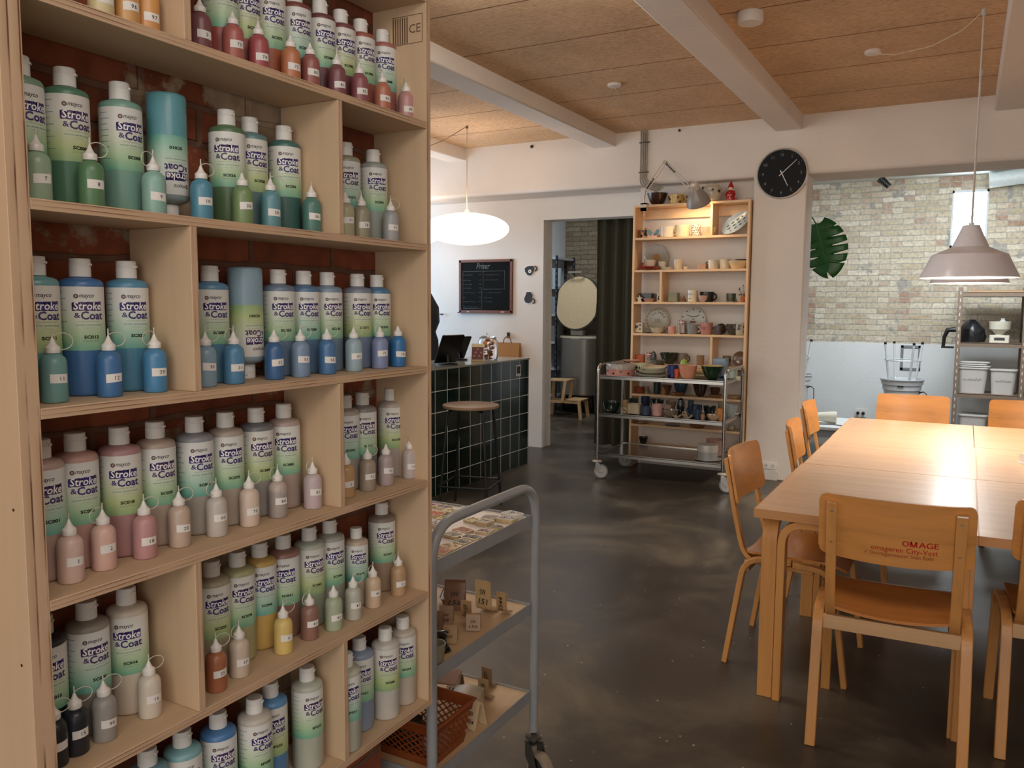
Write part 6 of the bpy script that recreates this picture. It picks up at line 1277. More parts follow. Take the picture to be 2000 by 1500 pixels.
        mb.lathe([(0, .088), (.02, .092), (.024, .108), (.018, .122), (0, .126)], 16, mi=1, c=(0, -.004, 0)); mb.lathe([(.027, .108), (.026, .118), (.014, .145), (.003, .168), (0, .17)], 16, c=(0, .002, 0))
        for s_ in (-1, 1): mb.tube([(s_*.028, 0, .08), (s_*.038, -.018, .055), (s_*.012, -.034, .048)], .010, 8); mb.lathe([(0, -.009), (.008, -.005), (.009, .003), (0, .009)], 8, c=(s_*.012, -.036, .048), mi=1)
        for q in (.025, .042, .066): mb.lathe([(0, -.004), (.004, 0), (0, .004)], 6, c=(0, -.038+.10*max(0, q-.03), q), mi=2)
        mb.box((.02, .0, 0), (.05, .03, .03), 0)
    solo = not (kind == 'mug' or parts)
    if solo:
        o = mb.build(name, mats); o.location = (x, y, z); tag(o, lab, cat, ex.get('group'))
        return o
    r = empty(name, lab, cat, (x, y, z)); mb.build('body', mats, r)
    if kind == 'mug':
        s_ = -1 if ex.get('left') else 1; mb = MB(); hr = min(h*.30, .032)
        mb.tube([(s_*(R*.94+hr*.95*math.sin(q)), -.002, h*.52+hr*math.cos(q)) for q in [j*PI/10 for j in range(11)]], max(.0045, R*.10), 8); mb.build('handle', cer(ex.get('handlecol', col)), r)
    for nm, pr, c in parts: mb = MB(); mb.lathe(pr, 32); mb.build(nm, cer(c), r)
    return r
for i, (nm, k, x, y, z, w, h, col, ex, lab) in enumerate(POTS): pottery(i, k, x, y, z, w, h, col, ex, nm, lab)

# ------------------------------------------------------------------ stainless trolley
tr = empty('steel_trolley', 'three tier stainless steel trolley on castors loaded with pottery', 'trolley', (-2.17, 6.735, 0))
TX, TY = .54, .29
def hoop(x):
    mb = MB(); mb.tube(fillet([(x, -TY, .155), (x, -TY, .975), (x, TY, .975), (x, TY, .155)], .07, 7), .0135, 12); return mb
for s_ in (-1, 1): hoop(s_*TX).build('handle_frame', STEEL, tr)
for z in (.885, .562, .222):
    mb = MB(); a, b = TX-.014, TY+.010
    mb.box((-a, -b, z-.004), (a, b, z)); h = .032
    for q in (((-a, -b, z-h+.006), (a, -b+.003, z+.006)), ((-a, b-.003, z-h+.006), (a, b, z+.006)), ((-a, -b+.003, z-h+.006), (-a+.003, b-.003, z+.006)), ((a-.003, -b+.003, z-h+.006), (a, b-.003, z+.006))): mb.box(*q)
    mb.build('tray', STEEL, tr)
def castor(parent, x, y, ztop, R, w, rz, wheel, hub, disc=None, trail=.035):
    mb = MB(); mb.lathe([(0, -w/2), (R*.8, -w/2), (R*.8, w/2), (0, w/2)], 28, M=Matrix.Translation((trail, 0, R)) @ Matrix.Rotation(PI/2, 4, 'X'), mi=1)
    mb.lathe([(R*.78, -w*.55), (R*.95, -w*.5), (R, -w*.3), (R, w*.3), (R*.95, w*.5), (R*.78, w*.55), (R*.78, -w*.55)], 28, M=Matrix.Translation((trail, 0, R)) @ Matrix.Rotation(PI/2, 4, 'X'), mi=0)
    wh = mb; mb = MB()
    for s_ in (-1, 1): mb.lathe([(0, -.002), (R*.16, -.002), (R*.16, .003), (0, .003)], 12, M=Matrix.Translation((trail, s_*(w*.5+.011), R)) @ Matrix.Rotation(PI/2, 4, 'X'), mi=2)
    for s_ in (-1, 1):
        yy = s_*(w/2+.006); P = [(-.014, ztop-.012), (.022, ztop-.012), (trail+.014, R-.006), (trail+.004, R-.014), (trail-.012, R-.006), (-.012, R*1.5)]
        V = [(a, yy-.0015, b) for a, b in P]+[(a, yy+.0015, b) for a, b in P]; n = len(P)
        mb.add(V, [tuple(range(n)), tuple(range(n, 2*n))[::-1]]+[(j, (j+1) % n, n+(j+1) % n, n+j) for j in range(n)], 2)
    mb.box((-.014, -w/2-.007, ztop-.016), (.022, w/2+.007, ztop-.011), 2); mb.lathe([(0, 0), (.014, 0), (.014, .014), (0, .014)], 14, c=(0, 0, ztop-.012), mi=2)
    if disc: mb.lathe([(0, 0), (disc, 0), (disc, .006), (disc*.7, .012), (0, .014)], 28, c=(0, 0, ztop), mi=3)
    for q in (mb, wh): q.v = [tuple(Matrix.Translation((x, y, 0)) @ Matrix.Rotation(rz, 4, 'Z') @ Vector(p)) for p in q.v]
    mats = wheel; o = mb.build('castor', mats, parent); wh.build('wheel', mats, o); return o
for x, y, rz in ((-TX, -TY, .35), (TX, -TY, .2), (-TX, TY, .5), (TX, TY, -.4)):
    castor(tr, x, y, .145, .061, .026, rz, [GREYRUB, plain('#b4b4b2', .4), CHROME, plain('#bfb6aa', .4)], 0, .042)

# ------------------------------------------------------------------ grey painted cart with sample tiles
GP = plain('#8f9193', .42, .0, .04, name='grey_enamel', coat=.2); LAM = wood('#c9a983', 'y', .5, .05, .4, 0, 'laminate')
gc = empty('grey_cart', 'grey tube frame cart with castors beside the glaze shelf, near the camera', 'cart', (-1.30, 1.875, 0))
gx, gy = .20, .275
for s_, nm in ((1, 'n'), (-1, 'f')):
    mb = MB(); mb.tube(fillet([(s_*gx, -gy, .175), (s_*gx, -gy, .948), (s_*gx, gy, .948), (s_*gx, gy, .175)], .105, 9), .0135, 14); mb.build('handle_frame', GP, gc)
for z in (.848, .575, .30):
    mb = MB(); a, b = gx-.008, gy-.012
    for q in (((-a, -b, z-.030), (a, -b+.0025, z+.006)), ((-a, b-.0025, z-.030), (a, b, z+.006)), ((-a, -b+.0025, z-.030), (-a+.0025, b-.0025, z+.006)), ((a-.0025, -b+.0025, z-.030), (a, b-.0025, z+.006))): mb.box(*q)
    mb.build('tray_rim', GP, gc)
    mb = MB(); mb.box((-a+.003, -b+.003, z-.012), (a-.003, b-.003, z)); mb.build('tray_board', plain('#ebe5dc', .4, 0, .02) if z > .8 else LAM, gc)
for x, y, rz in ((gx, gy, -.55), (gx, -gy, .4), (-gx, gy, 1.0), (-gx, -gy, 2.0)):
    castor(gc, x, y, .155, .062, .030, rz, [plain('#8a7a68', .5), plain('#1b1a19', .5), plain('#5e5b55', .35, .8, .05), plain('#6b665e', .35, .7, .05)], 0, .026, .045)
def tile(i, x, y, col, ink, rz, w, d, th, lab, z=.848):
    mb = MB(); mb.rbox((0, 0, th/2), (w, d, th), .006); rnd = random.Random(i*13)
    for k in range(7):
        cx = rnd.uniform(-.33, .33)*w; cy = rnd.uniform(-.3, .3)*d; L = rnd.uniform(.004, .011); a = rnd.uniform(0, PI); dx, dy = L*math.cos(a), L*math.sin(a); nx, ny = -math.sin(a)*.0014, math.cos(a)*.0014
        mb.prism([(cx-dx+nx, cy-dy+ny), (cx-dx-nx, cy-dy-ny), (cx+dx-nx, cy+dy-ny), (cx+dx+nx, cy+dy+ny)], th, th+.0004, 1)
    mb.rbox((0, 0, th+.0001), (w*.9, d*.86, .0002), .004, 2)
    o = mb.build('sample_tile', [cer('#c9b28c' if col != '#dcd8d2' else col, .5), plain(ink, .55), plain(col, .5)]); o.location = (x, y, z); o.rotation_euler = (0, 0, rz)
    tag(o, lab, 'tile', 'glaze sample tiles on the grey cart')
for i, a in enumerate(TILES): tile(i, *a)
# folded clay test tags
def clay_tag(kind, x, y, z, rz, w, h, col, txt, lab, rot=False, name='clay_test_tag', ink='#1b140e'):
    r = empty(name, lab, 'clay tag', (x, y, z), rz); th = .0045; mb = MB(); C_ = cer(col, .6)
    s_ = h*.32
    if kind == 'A':      # hairpin tent
        pts = [(0, s_, 0), (0, s_*.55, h*.55), (0, s_*.28, h*.93), (0, 0, h), (0, -s_*.28, h*.93), (0, -s_*.55, h*.55), (0, -s_, 0)]
        mb.strip(fillet(pts, h*.2, 5), (1, 0, 0), w, th); P0, P1 = Vector((0, -s_, 0)), Vector((0, -s_*.4, h*.8))
    elif kind == 'L':    # upright with foot
        mb.strip(fillet([(0, -s_*.2, h), (0, 0, .012), (0, s_*1.6, .003)], .015, 5), (1, 0, 0), w, th); P0, P1 = Vector((0, 0, 0)), Vector((0, -s_*.2, h))
    else:                # flat standing tile on two feet
        mb.strip([(0, 0, .0), (0, .004, h)], (1, 0, 0), w, th); mb.box((-w*.5, -.004, 0), (w*.5, .03, .005)); P0, P1 = Vector((0, 0, 0)), Vector((0, .004, h))
    mb.build('clay_body', C_, r)
    up = (P1-P0).normalized(); M = frame(P0+(P1-P0)*.5+up.cross(Vector((1, 0, 0)))*(-th*.62)*(-1 if False else 1), (1, 0, 0), up)
    n = M.to_3x3() @ Vector((0, 0, 1))
    if n.y > 0: M = frame(P0+(P1-P0)*.5, (1, 0, 0), up)
    M.translation = P0+(P1-P0)*.5+Vector((0, -1, 0))*(th*.62)+Vector((0, 0, 0))
    mb = MB(); lines = txt.split('\n')
    if rot: M = M @ Matrix.Rotation(PI/2, 4, 'Z'); W_ = (P1-P0).length*.62; H_ = w*.4
    else: W_ = w*.62; H_ = h*.17
    for k, l in enumerate(lines):
        V, F = textfit(l, W_*(len(l)/3 if len(l) < 3 else 1), H_, shear=.2, bold=.01); put2d(mb, (V, F), M, 0, (0, (len(lines)/2-k-.5)*H_*1.7-H_*.4))
    mb.build('handwritten_code', plain(ink, .7, 0, 0), r, sharp=180); return r
for a in TAGS: clay_tag(*a)
# dark glazed frog like piece and small round cup on the middle tray
mb = MB(); mb.lathe([(0, 0), (.022, 0), (.018, .012), (.0125, .025), (.015, .042), (.022, .05), (.012, .055), (0, .056)], 18, fn=lambda a, z: 1+.28*math.sin(a*3+z*90))
o = mb.build('glazed_figure', plain('#0c1512', .08, 0, .1, coat=1)); o.location = (-1.155, 1.725, .576); o.rotation_euler = (.0, .0, .3); tag(o, 'glossy black green twisted clay figure at front of the cart middle tray', 'figurine')
mb = MB(); mb.lathe(wall_prof(.022, .028, .05, .003), 24); o = mb.build('small_cup', cer('#8a7f68')); o.location = (-1.135, 1.665, .5765); tag(o, 'small olive grey cup at the near corner of the cart middle tray', 'cup')
mb = MB(); mb.lathe([(0, 0), (.02, 0), (.03, .02), (.022, .04), (.012, .05), (0, .05)], 18); o = mb.build('small_vase', plain('#141416', .15, 0, .1, coat=.8)); o.location = (-1.33, 2.03, .576); tag(o, 'small glossy black pot at the back left of the cart middle tray', 'vase')
# bottom tray things
mb = MB(); mb.sheet(lambda u, v: ((u-.5)*.085, (v-.5)*.07, .045+.008*math.sin(u*PI)), 6, 6, 0, lambda u, v: (0, 0, -.040*(1-.3*abs(u-.5)))); o = mb.build('wrapped_parcel', plain('#c2b8a0', .25, 0, .05, coat=.3)); o.location = (-1.225, 1.965, .302); o.rotation_euler = (0, 0, .3); tag(o, 'pale wrapped clay parcel beside the tag lettered SW 134', 'parcel')
mb = MB(); mb.rbox((0, 0, .004), (.10, .08, .006), .003); o = mb.build('pink_card', plain('#c09a86', .35, 0, .04)); o.location = (-1.30, 1.945, .384); o.rotation_euler = (.1, 0, .25); 
tag(o, 'flat pinkish card lying over the rear edge of the orange basket', 'card')
# ------------------------------------------------------------------ orange plastic basket
ORG = plain('#84401a', .38, 0, .06, name='orange_plastic')
bs2 = empty('plastic_basket', 'orange lattice plastic basket on the bottom tray of the grey cart', 'basket', (-1.235, 1.725, .3005), 0)
def basket_part():
    mb = MB(); w0, d0, w1, d1, H = .205, .15, .245, .19, .115
    def P(u, v):   # u 0..4 round the sides, v height
        k = int(u) % 4; f = u-int(u); w = (w0+(w1-w0)*v)/2; d = (d0+(d1-d0)*v)/2
        c = [(-w, -d), (w, -d), (w, d), (-w, d)]; a, b = c[k], c[(k+1) % 4]
        return (a[0]+(b[0]-a[0])*f, a[1]+(b[1]-a[1])*f, .002+H*v)
    n = 9
    for k in range(4):
        for j in range(-4, n+1):
            for sg in (1, -1):
                pts = []
                for q in range(9):
                    v = .16+.62*q/8; f = (j+ (4*q/8 if sg > 0 else 4-4*q/8))/n
                    if 0 <= f <= .999: pts.append(P(k+f, v))
                if len(pts) > 1: mb.tube(pts, .0022, 4)
    lat = mb
    mb2 = MB()
    for v0, v1 in ((0, .17), (.78, 1.0)):
        loop = [P(k*1.0+j/6, v0) for k in range(4) for j in range(6)]; loop2 = [P(k*1.0+j/6, v1) for k in range(4) for j in range(6)]
        N_ = len(loop); V = loop+loop2; inn = [(p[0]*.975, p[1]*.97, p[2]) for p in V]; A = V+inn
        mb2.add(A, [(i, (i+1) % N_, N_+(i+1) % N_, N_+i) for i in range(N_)]+[(2*N_+i, 3*N_+i, 3*N_+(i+1) % N_, 2*N_+(i+1) % N_) for i in range(N_)]+[(N_+i, N_+(i+1) % N_, 3*N_+(i+1) % N_, 3*N_+i) for i in range(N_)]+[(i, 2*N_+i, 2*N_+(i+1) % N_, (i+1) % N_) for i in range(N_)], 0)
    rim = [P(k*1.0+j/6, 1.0) for k in range(4) for j in range(6)]; mb2.tube([(p[0]*1.02, p[1]*1.02, p[2]) for p in rim], .005, 6, closed=True)
    mb2.box((-w0/2, -d0/2, 0), (w0/2, d0/2, .003)); return lat, mb2
l1, l2 = basket_part(); l1.build('lattice_sides', ORG, bs2); l2.build('rim_and_base', ORG, bs2)
mb = MB(); mb.rbox((0, 0, .04), (.10, .07, .055), .01); o = mb.build('dark_box', plain('#1b1c1d', .35, 0, .1)); o.location = (-1.265, 1.70, .306); o.rotation_euler = (0, 0, .3); tag(o, 'black box lying inside the orange basket', 'box')
mb = MB(); mb.rbox((0, 0, .025), (.05, .06, .04), .006); o = mb.build('white_box', plain('#c9c2b6', .4, 0, .1)); o.location = (-1.165, 1.72, .306); o.rotation_euler = (0, 0, -.2); tag(o, 'small pale box inside the orange basket', 'box')
# ------------------------------------------------------------------ doorway: curtain, kiln, step stool, blue rack
mb = MB()
def cur(u, v):
    x = -3.36+.56*u; return (x, 7.90+.035*math.sin(u*2*PI*4.3+.5*math.sin(v*3))*(.75+.25*v)+.008*math.sin(u*27), .03+2.40*(1-v))
mb.sheet(cur, 140, 10, 0, lambda u, v: (0, .004, 0)); tag(mb.build('curtain', plain('#3b3828', .9, 0, .06)), 'dark olive floor length curtain drawn to the right side of the doorway', 'curtain')
mb = MB(); mb.tube([(-3.85, 7.90, 2.45), (-2.78, 7.90, 2.45)], .012, 8); tag(mb.build('curtain_rail', plain('#5a564e', .4, .5, .05)), 'thin rail above the doorway curtain', 'curtain rail')
KS = plain('#9a978f', .3, .9, .04, name='kiln_steel'); KX, KY = -4.62, 10.47
kn = empty('pottery_kiln', 'round stainless top loading kiln with its big oval lid raised open', 'kiln', (KX, KY, 0))
mb = MB(); mb.lathe([(0, .26), (.34, .26), (.34, 1.02), (.33, 1.03), (0, 1.03)], 36); mb.build('kiln_body', KS, kn, sharp=20)
mb = MB(); mb.lathe([(.25, 1.031), (.345, 1.031), (.345, 1.055), (.25, 1.055), (.25, 1.031)], 10, sm=False); mb.build('brick_rim', plain('#cfc6ae', .8), kn)
mb = MB(); M = Matrix.Translation((-.02, -.16, 1.50)) @ Matrix.Rotation(math.radians(80), 4, 'X') @ Matrix.Diagonal((1, 1.12, 1, 1))
mb.lathe([(0, -.02), (.335, -.02), (.335, .06), (0, .06)], 36, M=M, mi=0, fn=lambda a, z: min(1, .90/max(abs(math.cos(a)), .01))); mb.lathe([(0, .0605), (.315, .0605), (.322, .068), (0, .068)], 36, M=M, mi=1, fn=lambda a, z: min(1, .90/max(abs(math.cos(a)), .01))); mb.build('kiln_lid', [plain('#4a4944', .4, .7), plain('#c4b08c', .85, 0, .05)], kn)
mb = MB(); mb.box((-.12, -.20, 1.07), (.06, -.12, 1.14)); mb.box((-.07, -.19, 1.08), (.01, -.13, 1.20)); mb.tube([(-.12, -.30, 1.92), (.08, -.30, 1.92)], .012, 8); mb.tube([(-.10, -.18, 1.86), (-.10, -.30, 1.92)], .01, 8); mb.tube([(.06, -.18, 1.86), (.06, -.30, 1.92)], .01, 8); mb.build('lid_hinge', plain('#a9a69c', .35, .6, .05), kn)
mb = MB(); mb.box((-.30, -.24, .86), (-.24, -.20, 1.03)); mb.tube([(-.29, -.23, 1.0), (-.32, -.27, 1.0), (-.32, -.27, .88), (-.29, -.23, .88)], .008, 6); mb.build('latch', plain('#3a3834', .4, .6), kn)
for k in range(3):
    a = k*2*PI/3-.6; mb = MB(); mb.tube([(.27*math.cos(a), .27*math.sin(a), .26), (.31*math.cos(a), .31*math.sin(a), .02)], .02, 8); mb.lathe([(0, 0), (.03, 0), (.03, .02), (0, .02)], 12, c=(.31*math.cos(a), .31*math.sin(a), 0)); mb.build('leg', plain('#1f1f1e', .4, .4), kn)
PW = wood('#c7a376', 'x', .5, .08, .8, 0, 'step_stool_pine')
ss = empty('step_stool', 'pale wooden two step stool standing in the doorway before the kiln', 'stool', (-4.63, 9.82, 0), .10)
mb = MB(); mb.box((-.20, -.14, .482), (.10, .17, .50)); mb.build('top_step', PW, ss, bevel=.004)
mb = MB(); mb.box((.09, -.15, .232), (.30, .17, .25)); mb.build('lower_step', PW, ss, bevel=.004)
for x0, x1, h in ((-.18, -.21, .482), (.08, .045, .482), (.27, .30, .232), (-.175, -.205, .0)):
    for y in (-.14, .14):
        if h: mb = MB(); mb.strip([(x1 if h > .3 or x0 > .2 else x0, y*1.12, 0), (x0, y, h)] if not (x0 == .08) else [(.045, y*1.08, .22), (x0, y, h)], (0, 1, 0), .03, .04); mb.build('leg', PW, ss)
mb = MB()
for y in (-.145, .125): mb.box((-.20, y, .20), (.29, y+.02, .232))
mb.build('side_rail', PW, ss)
br = empty('blue_rack', 'narrow blue slotted metal rack with grey shelves inside the doorway', 'shelf', (-5.05, 10.62, 0))
BL = plain('#1c2c48', .4, .2, .05, name='blue_metal')
for x, y in ((.07, -.28), (.07, .28), (-.06, -.28), (-.06, .28)):
    mb = MB(); mb.box((x-.035, y-.002, 0), (x, y+.002, 2.16)); mb.box((x-.002, y-.035, 0), (x+.002, y, 2.16))
    for k in range(26): mb.box((x-.022, y-.0035, .1+k*.078), (x-.013, y-.0015, .135+k*.078), 1)
    mb.build('post', [BL, plain('#c9ccd0', .5)], br)
for z in (2.14, 1.73, 1.354, .97, .60, .22):
    mb = MB(); mb.box((-.095, -.28, z-.03), (.068, .28, z)); mb.build('shelf_board', plain('#b9bcbb', .5, 0, .03), br)
for k, (z, hh, c) in enumerate(((1.73, .26, '#c2cfd4'), (1.354, .24, '#9aa8ab'), (.97, .22, '#8d8a80'))):
    mb = MB(); mb.lathe(wall_prof(.068, .074, hh), 24); o = mb.build('storage_tub', plain(c, .4)); o.location = (-5.06, 10.46, z+.001); tag(o, ['pale blue tub on the upper shelf of the blue rack', 'grey tub on the middle shelf of the blue rack', 'taupe tub on the lower shelf of the blue rack'][k], 'tub')

# ------------------------------------------------------------------ monstera leaf beside the pier
pl = empty('monstera_plant', 'large split green monstera leaf reaching out from behind the pier', 'plant', (-1.43, 7.60, 1.96))
def leaf(parent):
    mb = MB(); L, Wd = .45, .42
    def prof(t): return math.sin(PI*min(1, t*1.0))**.55*(1-.18*t)
    nv = 60
    M = frame((.215, .20, .26), (.95, -.25, .18), (.30, .05, -1))
    for sd in (-1, 1):
        V = []; F = []
        for j in range(nv+1):
            t = j/nv; wmax = Wd/2*prof(.04+.955*t)*1.12
            ph = (t*6.5) % 1; cut = .36 if (ph < .17 and .10 < t < .90) else 1.0
            wv = wmax*cut; cu = .04*math.sin(t*PI)
            for q in range(5):
                f = q/4; V.append((sd*wv*f, t*L+(f**1.3)*.085*(1-t*.3)-.06*(f**2)*(1-t)*2, .035*f*f-.05*t*t+cu*.2))
        for j in range(nv):
            for q in range(4):
                a = j*5+q; F.append((a, a+1, a+6, a+5))
        V2 = [(a, b, c+.0018) for a, b, c in V]; n = len(V)
        mb.add(V+V2, F+[tuple(n+i for i in f[::-1]) for f in F]+[(j*5+4, n+j*5+4, n+j*5+9, j*5+9) for j in range(nv)], 0, True, M)
    mb.tube([tuple(M @ Vector((0, t*L, .001-.05*t*t+.008*math.sin(t*PI)))) for t in [k/10 for k in range(11)]], [.004*(1-k/12) for k in range(11)], 6, 1)
    mb.build('leaf', [plain('#1f5a24', .35, 0, .15, nscale=14), plain('#4c8038', .4)], parent, sharp=180)
leaf(pl)
mb = MB(); mb.tube([(0, .02, .02), (.03, .10, .22), (.10, .17, .34), (.17, .19, .33), (.215, .20, .26)], .006, 8); mb.build('stem', plain('#3f7030', .45), pl)
mb = MB(); mb.lathe(wall_prof(.07, .095, .15, .006), 24, c=(0, 0, -.13)); mb.box((-.03, -.17, -.10), (.03, -.08, -.02)); mb.build('wall_pot', plain('#e0dcd4', .4), pl)

# ------------------------------------------------------------------ brick room: wheels with upturned stools
WG = plain('#ccd1d6', .35, 0, .02, name='wheel_plastic'); TUBE = plain('#d0d8dc', .3, .2, .03, name='grey_tube')
def wheel(x, y, lab, lab2):
    r = empty('pottery_throwing_machine', lab, 'pottery wheel', (x, y, 0))
    mb = MB(); mb.lathe([(0, .50), (.185, .50), (.19, .54), (.20, .545), (.205, .60), (.215, .605), (.225, .655), (.235, .66), (.235, .672), (.222, .672), (.21, .62), (.19, .575), (0, .57)], 40); mb.build('splash_pan', WG, r, sharp=30)
    mb = MB(); mb.lathe([(0, .05), (.17, .05), (.175, .20), (.18, .42), (.185, .50), (0, .50)], 32); mb.build('wheel_base', plain('#c3c8ce', .4), r)
    mb = MB(); mb.box((-.03, -.214, .588), (.03, -.196, .606)); mb.build('clip', plain('#1c1c1e', .4), r)
    mb = MB(); mb.lathe([(0, .572), (.155, .572), (.16, .58), (.155, .588), (0, .588)], 32); mb.build('wheel_head', STEEL, r)
    for k in range(3): a = k*2*PI/3; mb = MB(); mb.tube([(.13*math.cos(a), .13*math.sin(a), .06), (.20*math.cos(a), .20*math.sin(a), .0)], .018, 8); mb.build('foot', RUBBER, r)
    mb = MB(); mb.tube([(.18, -.05, .52), (.225, -.06, .535), (.26, -.07, .51), (.265, -.075, .42), (.24, -.09, .2)], [.011, .007, .005, .005, .005], 8); mb.build('cable', plain('#18181a', .5), r)
    # stool turned upside down on the wheel
    s = empty('upturned_stool', lab2, 'stool', (x+.0, y, .5895), .25)
    mb = MB(); mb.lathe([(0, .0), (.145, 0), (.15, .012), (.145, .03), (0, .03)], 32); mb.build('seat', plain('#2a3036', .5), s)
    for k in range(4):
        a = k*PI/2+.3; c, q = math.cos(a), math.sin(a)
        mb = MB(); mb.tube(fillet([(.03*c, .03*q, .050), (.155*c, .155*q, .055), (.215*c, .215*q, .475)], .045, 6), .0125, 10); mb.build('leg', TUBE, s)
        mb = MB(); mb.lathe([(0, .47), (.015, .47), (.015, .495), (0, .497)], 10, c=(.2155*c, .2155*q, 0)); mb.build('foot_cap', BLACKMETAL, s)
    mb = MB(); mb.tube([(.19*math.cos(k*PI/12), .19*math.sin(k*PI/12), .29) for k in range(24)], .007, 6, closed=True); mb.build('footring', TUBE, s)
wheel(-.60, 10.3, 'grey pottery wheel in the middle of the brick room by the white wall', 'metal stool turned upside down on the middle pottery wheel')
wheel(-1.80, 10.3, 'grey pottery wheel at left, mostly hidden by the white pier', 'metal stool turned upside down on the left, mostly hidden wheel')
# clip frame leaning behind the stool
mb = MB()
for a, b in (((-.11, 0, .0), (-.08, .008, .30)), ((.08, 0, 0), (.11, .008, .30)), ((-.11, 0, .27), (.11, .008, .30)), ((-.11, 0, 0), (.11, .008, .03))): mb.box(a, b)
o = mb.build('wall_frame', plain('#8e9498', .3, .6)); o.location = (-.56, 10.975, .72); tag(o, 'small grey metal frame on the white wall behind the upturned stool', 'frame')
# low white bench with a cream cone shade
bn = empty('low_bench', 'low white topped bench by the far table corner in the brick room', 'bench', (-1.20, 8.90, 0))
mb = MB(); mb.box((-.30, -.40, .27), (.26, .40, .30)); mb.build('bench_top', plain('#d5d8d8', .5), bn, bevel=.003)
for x in (-.27, .23):
    for y in (-.37, .37): mb = MB(); mb.box((x-.02, y-.02, 0), (x+.02, y+.02, .27)); mb.build('leg', plain('#b9bcbc', .5), bn)
mb = MB(); mb.box((-.29, -.36, .19), (.25, -.34, .268)); mb.build('bench_apron', plain('#8d9092', .5), bn)
mb = MB(); mb.lathe([(.030, -.17), (.035, -.12), (.052, .02), (.060, .10), (.060, .125), (.054, .125), (.052, .09), (.0, .08)], 28, M=Matrix.Translation((-1.22, 8.80, .362)) @ Matrix.Rotation(.15, 4, 'Z') @ Matrix.Rotation(PI/2, 4, 'Y'))
tag(mb.build('tapered_tube', plain('#d9d4c2', .5, 0, .02)), 'cream tapered tube lying on the low bench', 'tube')
mb = MB(); mb.tube([(-1.34, 8.70, .306), (-1.22, 8.66, .305), (-1.10, 8.69, .305), (-1.01, 8.64, .305), (-.97, 8.62, .305)], .0045, 6); tag(mb.build('power_cable', plain('#202022', .5)), 'thin black cable lying on the low bench before the cone shade', 'cable')
def outlet(name, lab, loc, w, h, n, plugs):
    o = empty(name, lab, 'socket', loc)
    mb = MB(); mb.rbox((0, 0, .006), (w, h, .012), .006, 0, frame((0, 0, 0), (1, 0, 0), (0, 0, 1))); mb.build('face_plate', WHITEPL, o)
    for k in range(n):
        x = (k-(n-1)/2)*w/n*.92
        if plugs: mb = MB(); mb.lathe([(0, .012), (.019, .012), (.02, .03), (.012, .045), (0, .046)], 16, M=frame((x, 0, 0), (1, 0, 0), (0, 0, 1))); mb.build('plug', BLACKMETAL, o)
        else:
            mb = MB(); mb.lathe([(0, .0125), (.017, .0125), (.017, .014), (0, .014)], 20, M=frame((x, 0, 0), (1, 0, 0), (0, 0, 1)))
            for dx, dz in ((-.007, .002), (.007, .002), (0, -.008)): mb.prism(circ(.0028, 8, (x+dx, dz)), .0142, .0148, 1, frame((0, 0, 0), (1, 0, 0), (0, 0, 1)))
            mb.build('socket', [plain('#d5d0c8', .4), INK], o)
outlet('wall_socket', 'white double socket with two black plugs on the white dado', (-1.086, 10.984, .165), .13, .10, 2, True)
outlet('wall_socket', 'white double socket low on the pier beside the nearest left chair', (-1.405, 7.129, .125), .125, .055, 2, False)
mb = MB(); mb.box((-1.475, 7.118, .0), (-1.335, 7.129, .09)); tag(mb.build('socket_box', plain('#d8d2c8', .5), bevel=.003), 'white cover box below the socket at the pier base', 'box')
sp_ = empty('ceiling_spotlight', 'small black ribbed spotlight under the white ceiling of the brick room', 'spotlight', (-.93, 10.55, 3.0))
mb = MB(); mb.box((-.08, -.02, -.02), (.08, .02, 0)); mb.build('bracket', BLACKMETAL, sp_)
mb = MB()
for k in range(6): mb.lathe([(0, -.006), (.045-.002*k, -.006), (.045-.002*k, .006), (0, .006)], 18, M=Matrix.Translation((-.02+.018*k, 0, -.045-.017*k)) @ Matrix.Rotation(-.8, 4, 'Y'))
mb.tube([(-.02, 0, -.03), (.075, 0, -.135)], .03, 12); mb.build('spot_head', BLACKMETAL, sp_)

# ------------------------------------------------------------------ metal rack with tubs
rk = empty('metal_rack', 'beige slotted metal storage rack against the rear brick wall', 'shelf', (0, 0, 0))
RM = plain('#8a7868', .5, .3, .06, name='beige_metal'); RX = (-.085, .535, 1.16); RY0, RY1 = 10.30, 10.78
for x in RX:
    for y, s_ in ((RY0, 1), (RY1, -1)):
        mb = MB(); mb.box((x-.0, y, 0), (x+.045, y+s_*.002, 1.70)); mb.box((x, y, 0), (x+.002, y+s_*.045, 1.70))
        for k in range(21): mb.box((x+.018, y-s_*.0012, .06+k*.078), (x+.027, y+s_*.0005, .095+k*.078), 1)
        mb.build('post', [RM, plain('#d0ccc4', .6)], rk)
for z in (1.645, 1.095, .535, .06):
    mb = MB(); mb.box((RX[0]+.004, RY0+.003, z-.006), (RX[2]+.04, RY1-.003, z)); mb.box((RX[0]+.004, RY0+.003, z-.045), (RX[2]+.04, RY0+.006, z)); mb.box((RX[0]+.004, RY1-.006, z-.045), (RX[2]+.04, RY1-.003, z)); mb.build('shelf_board', RM, rk)
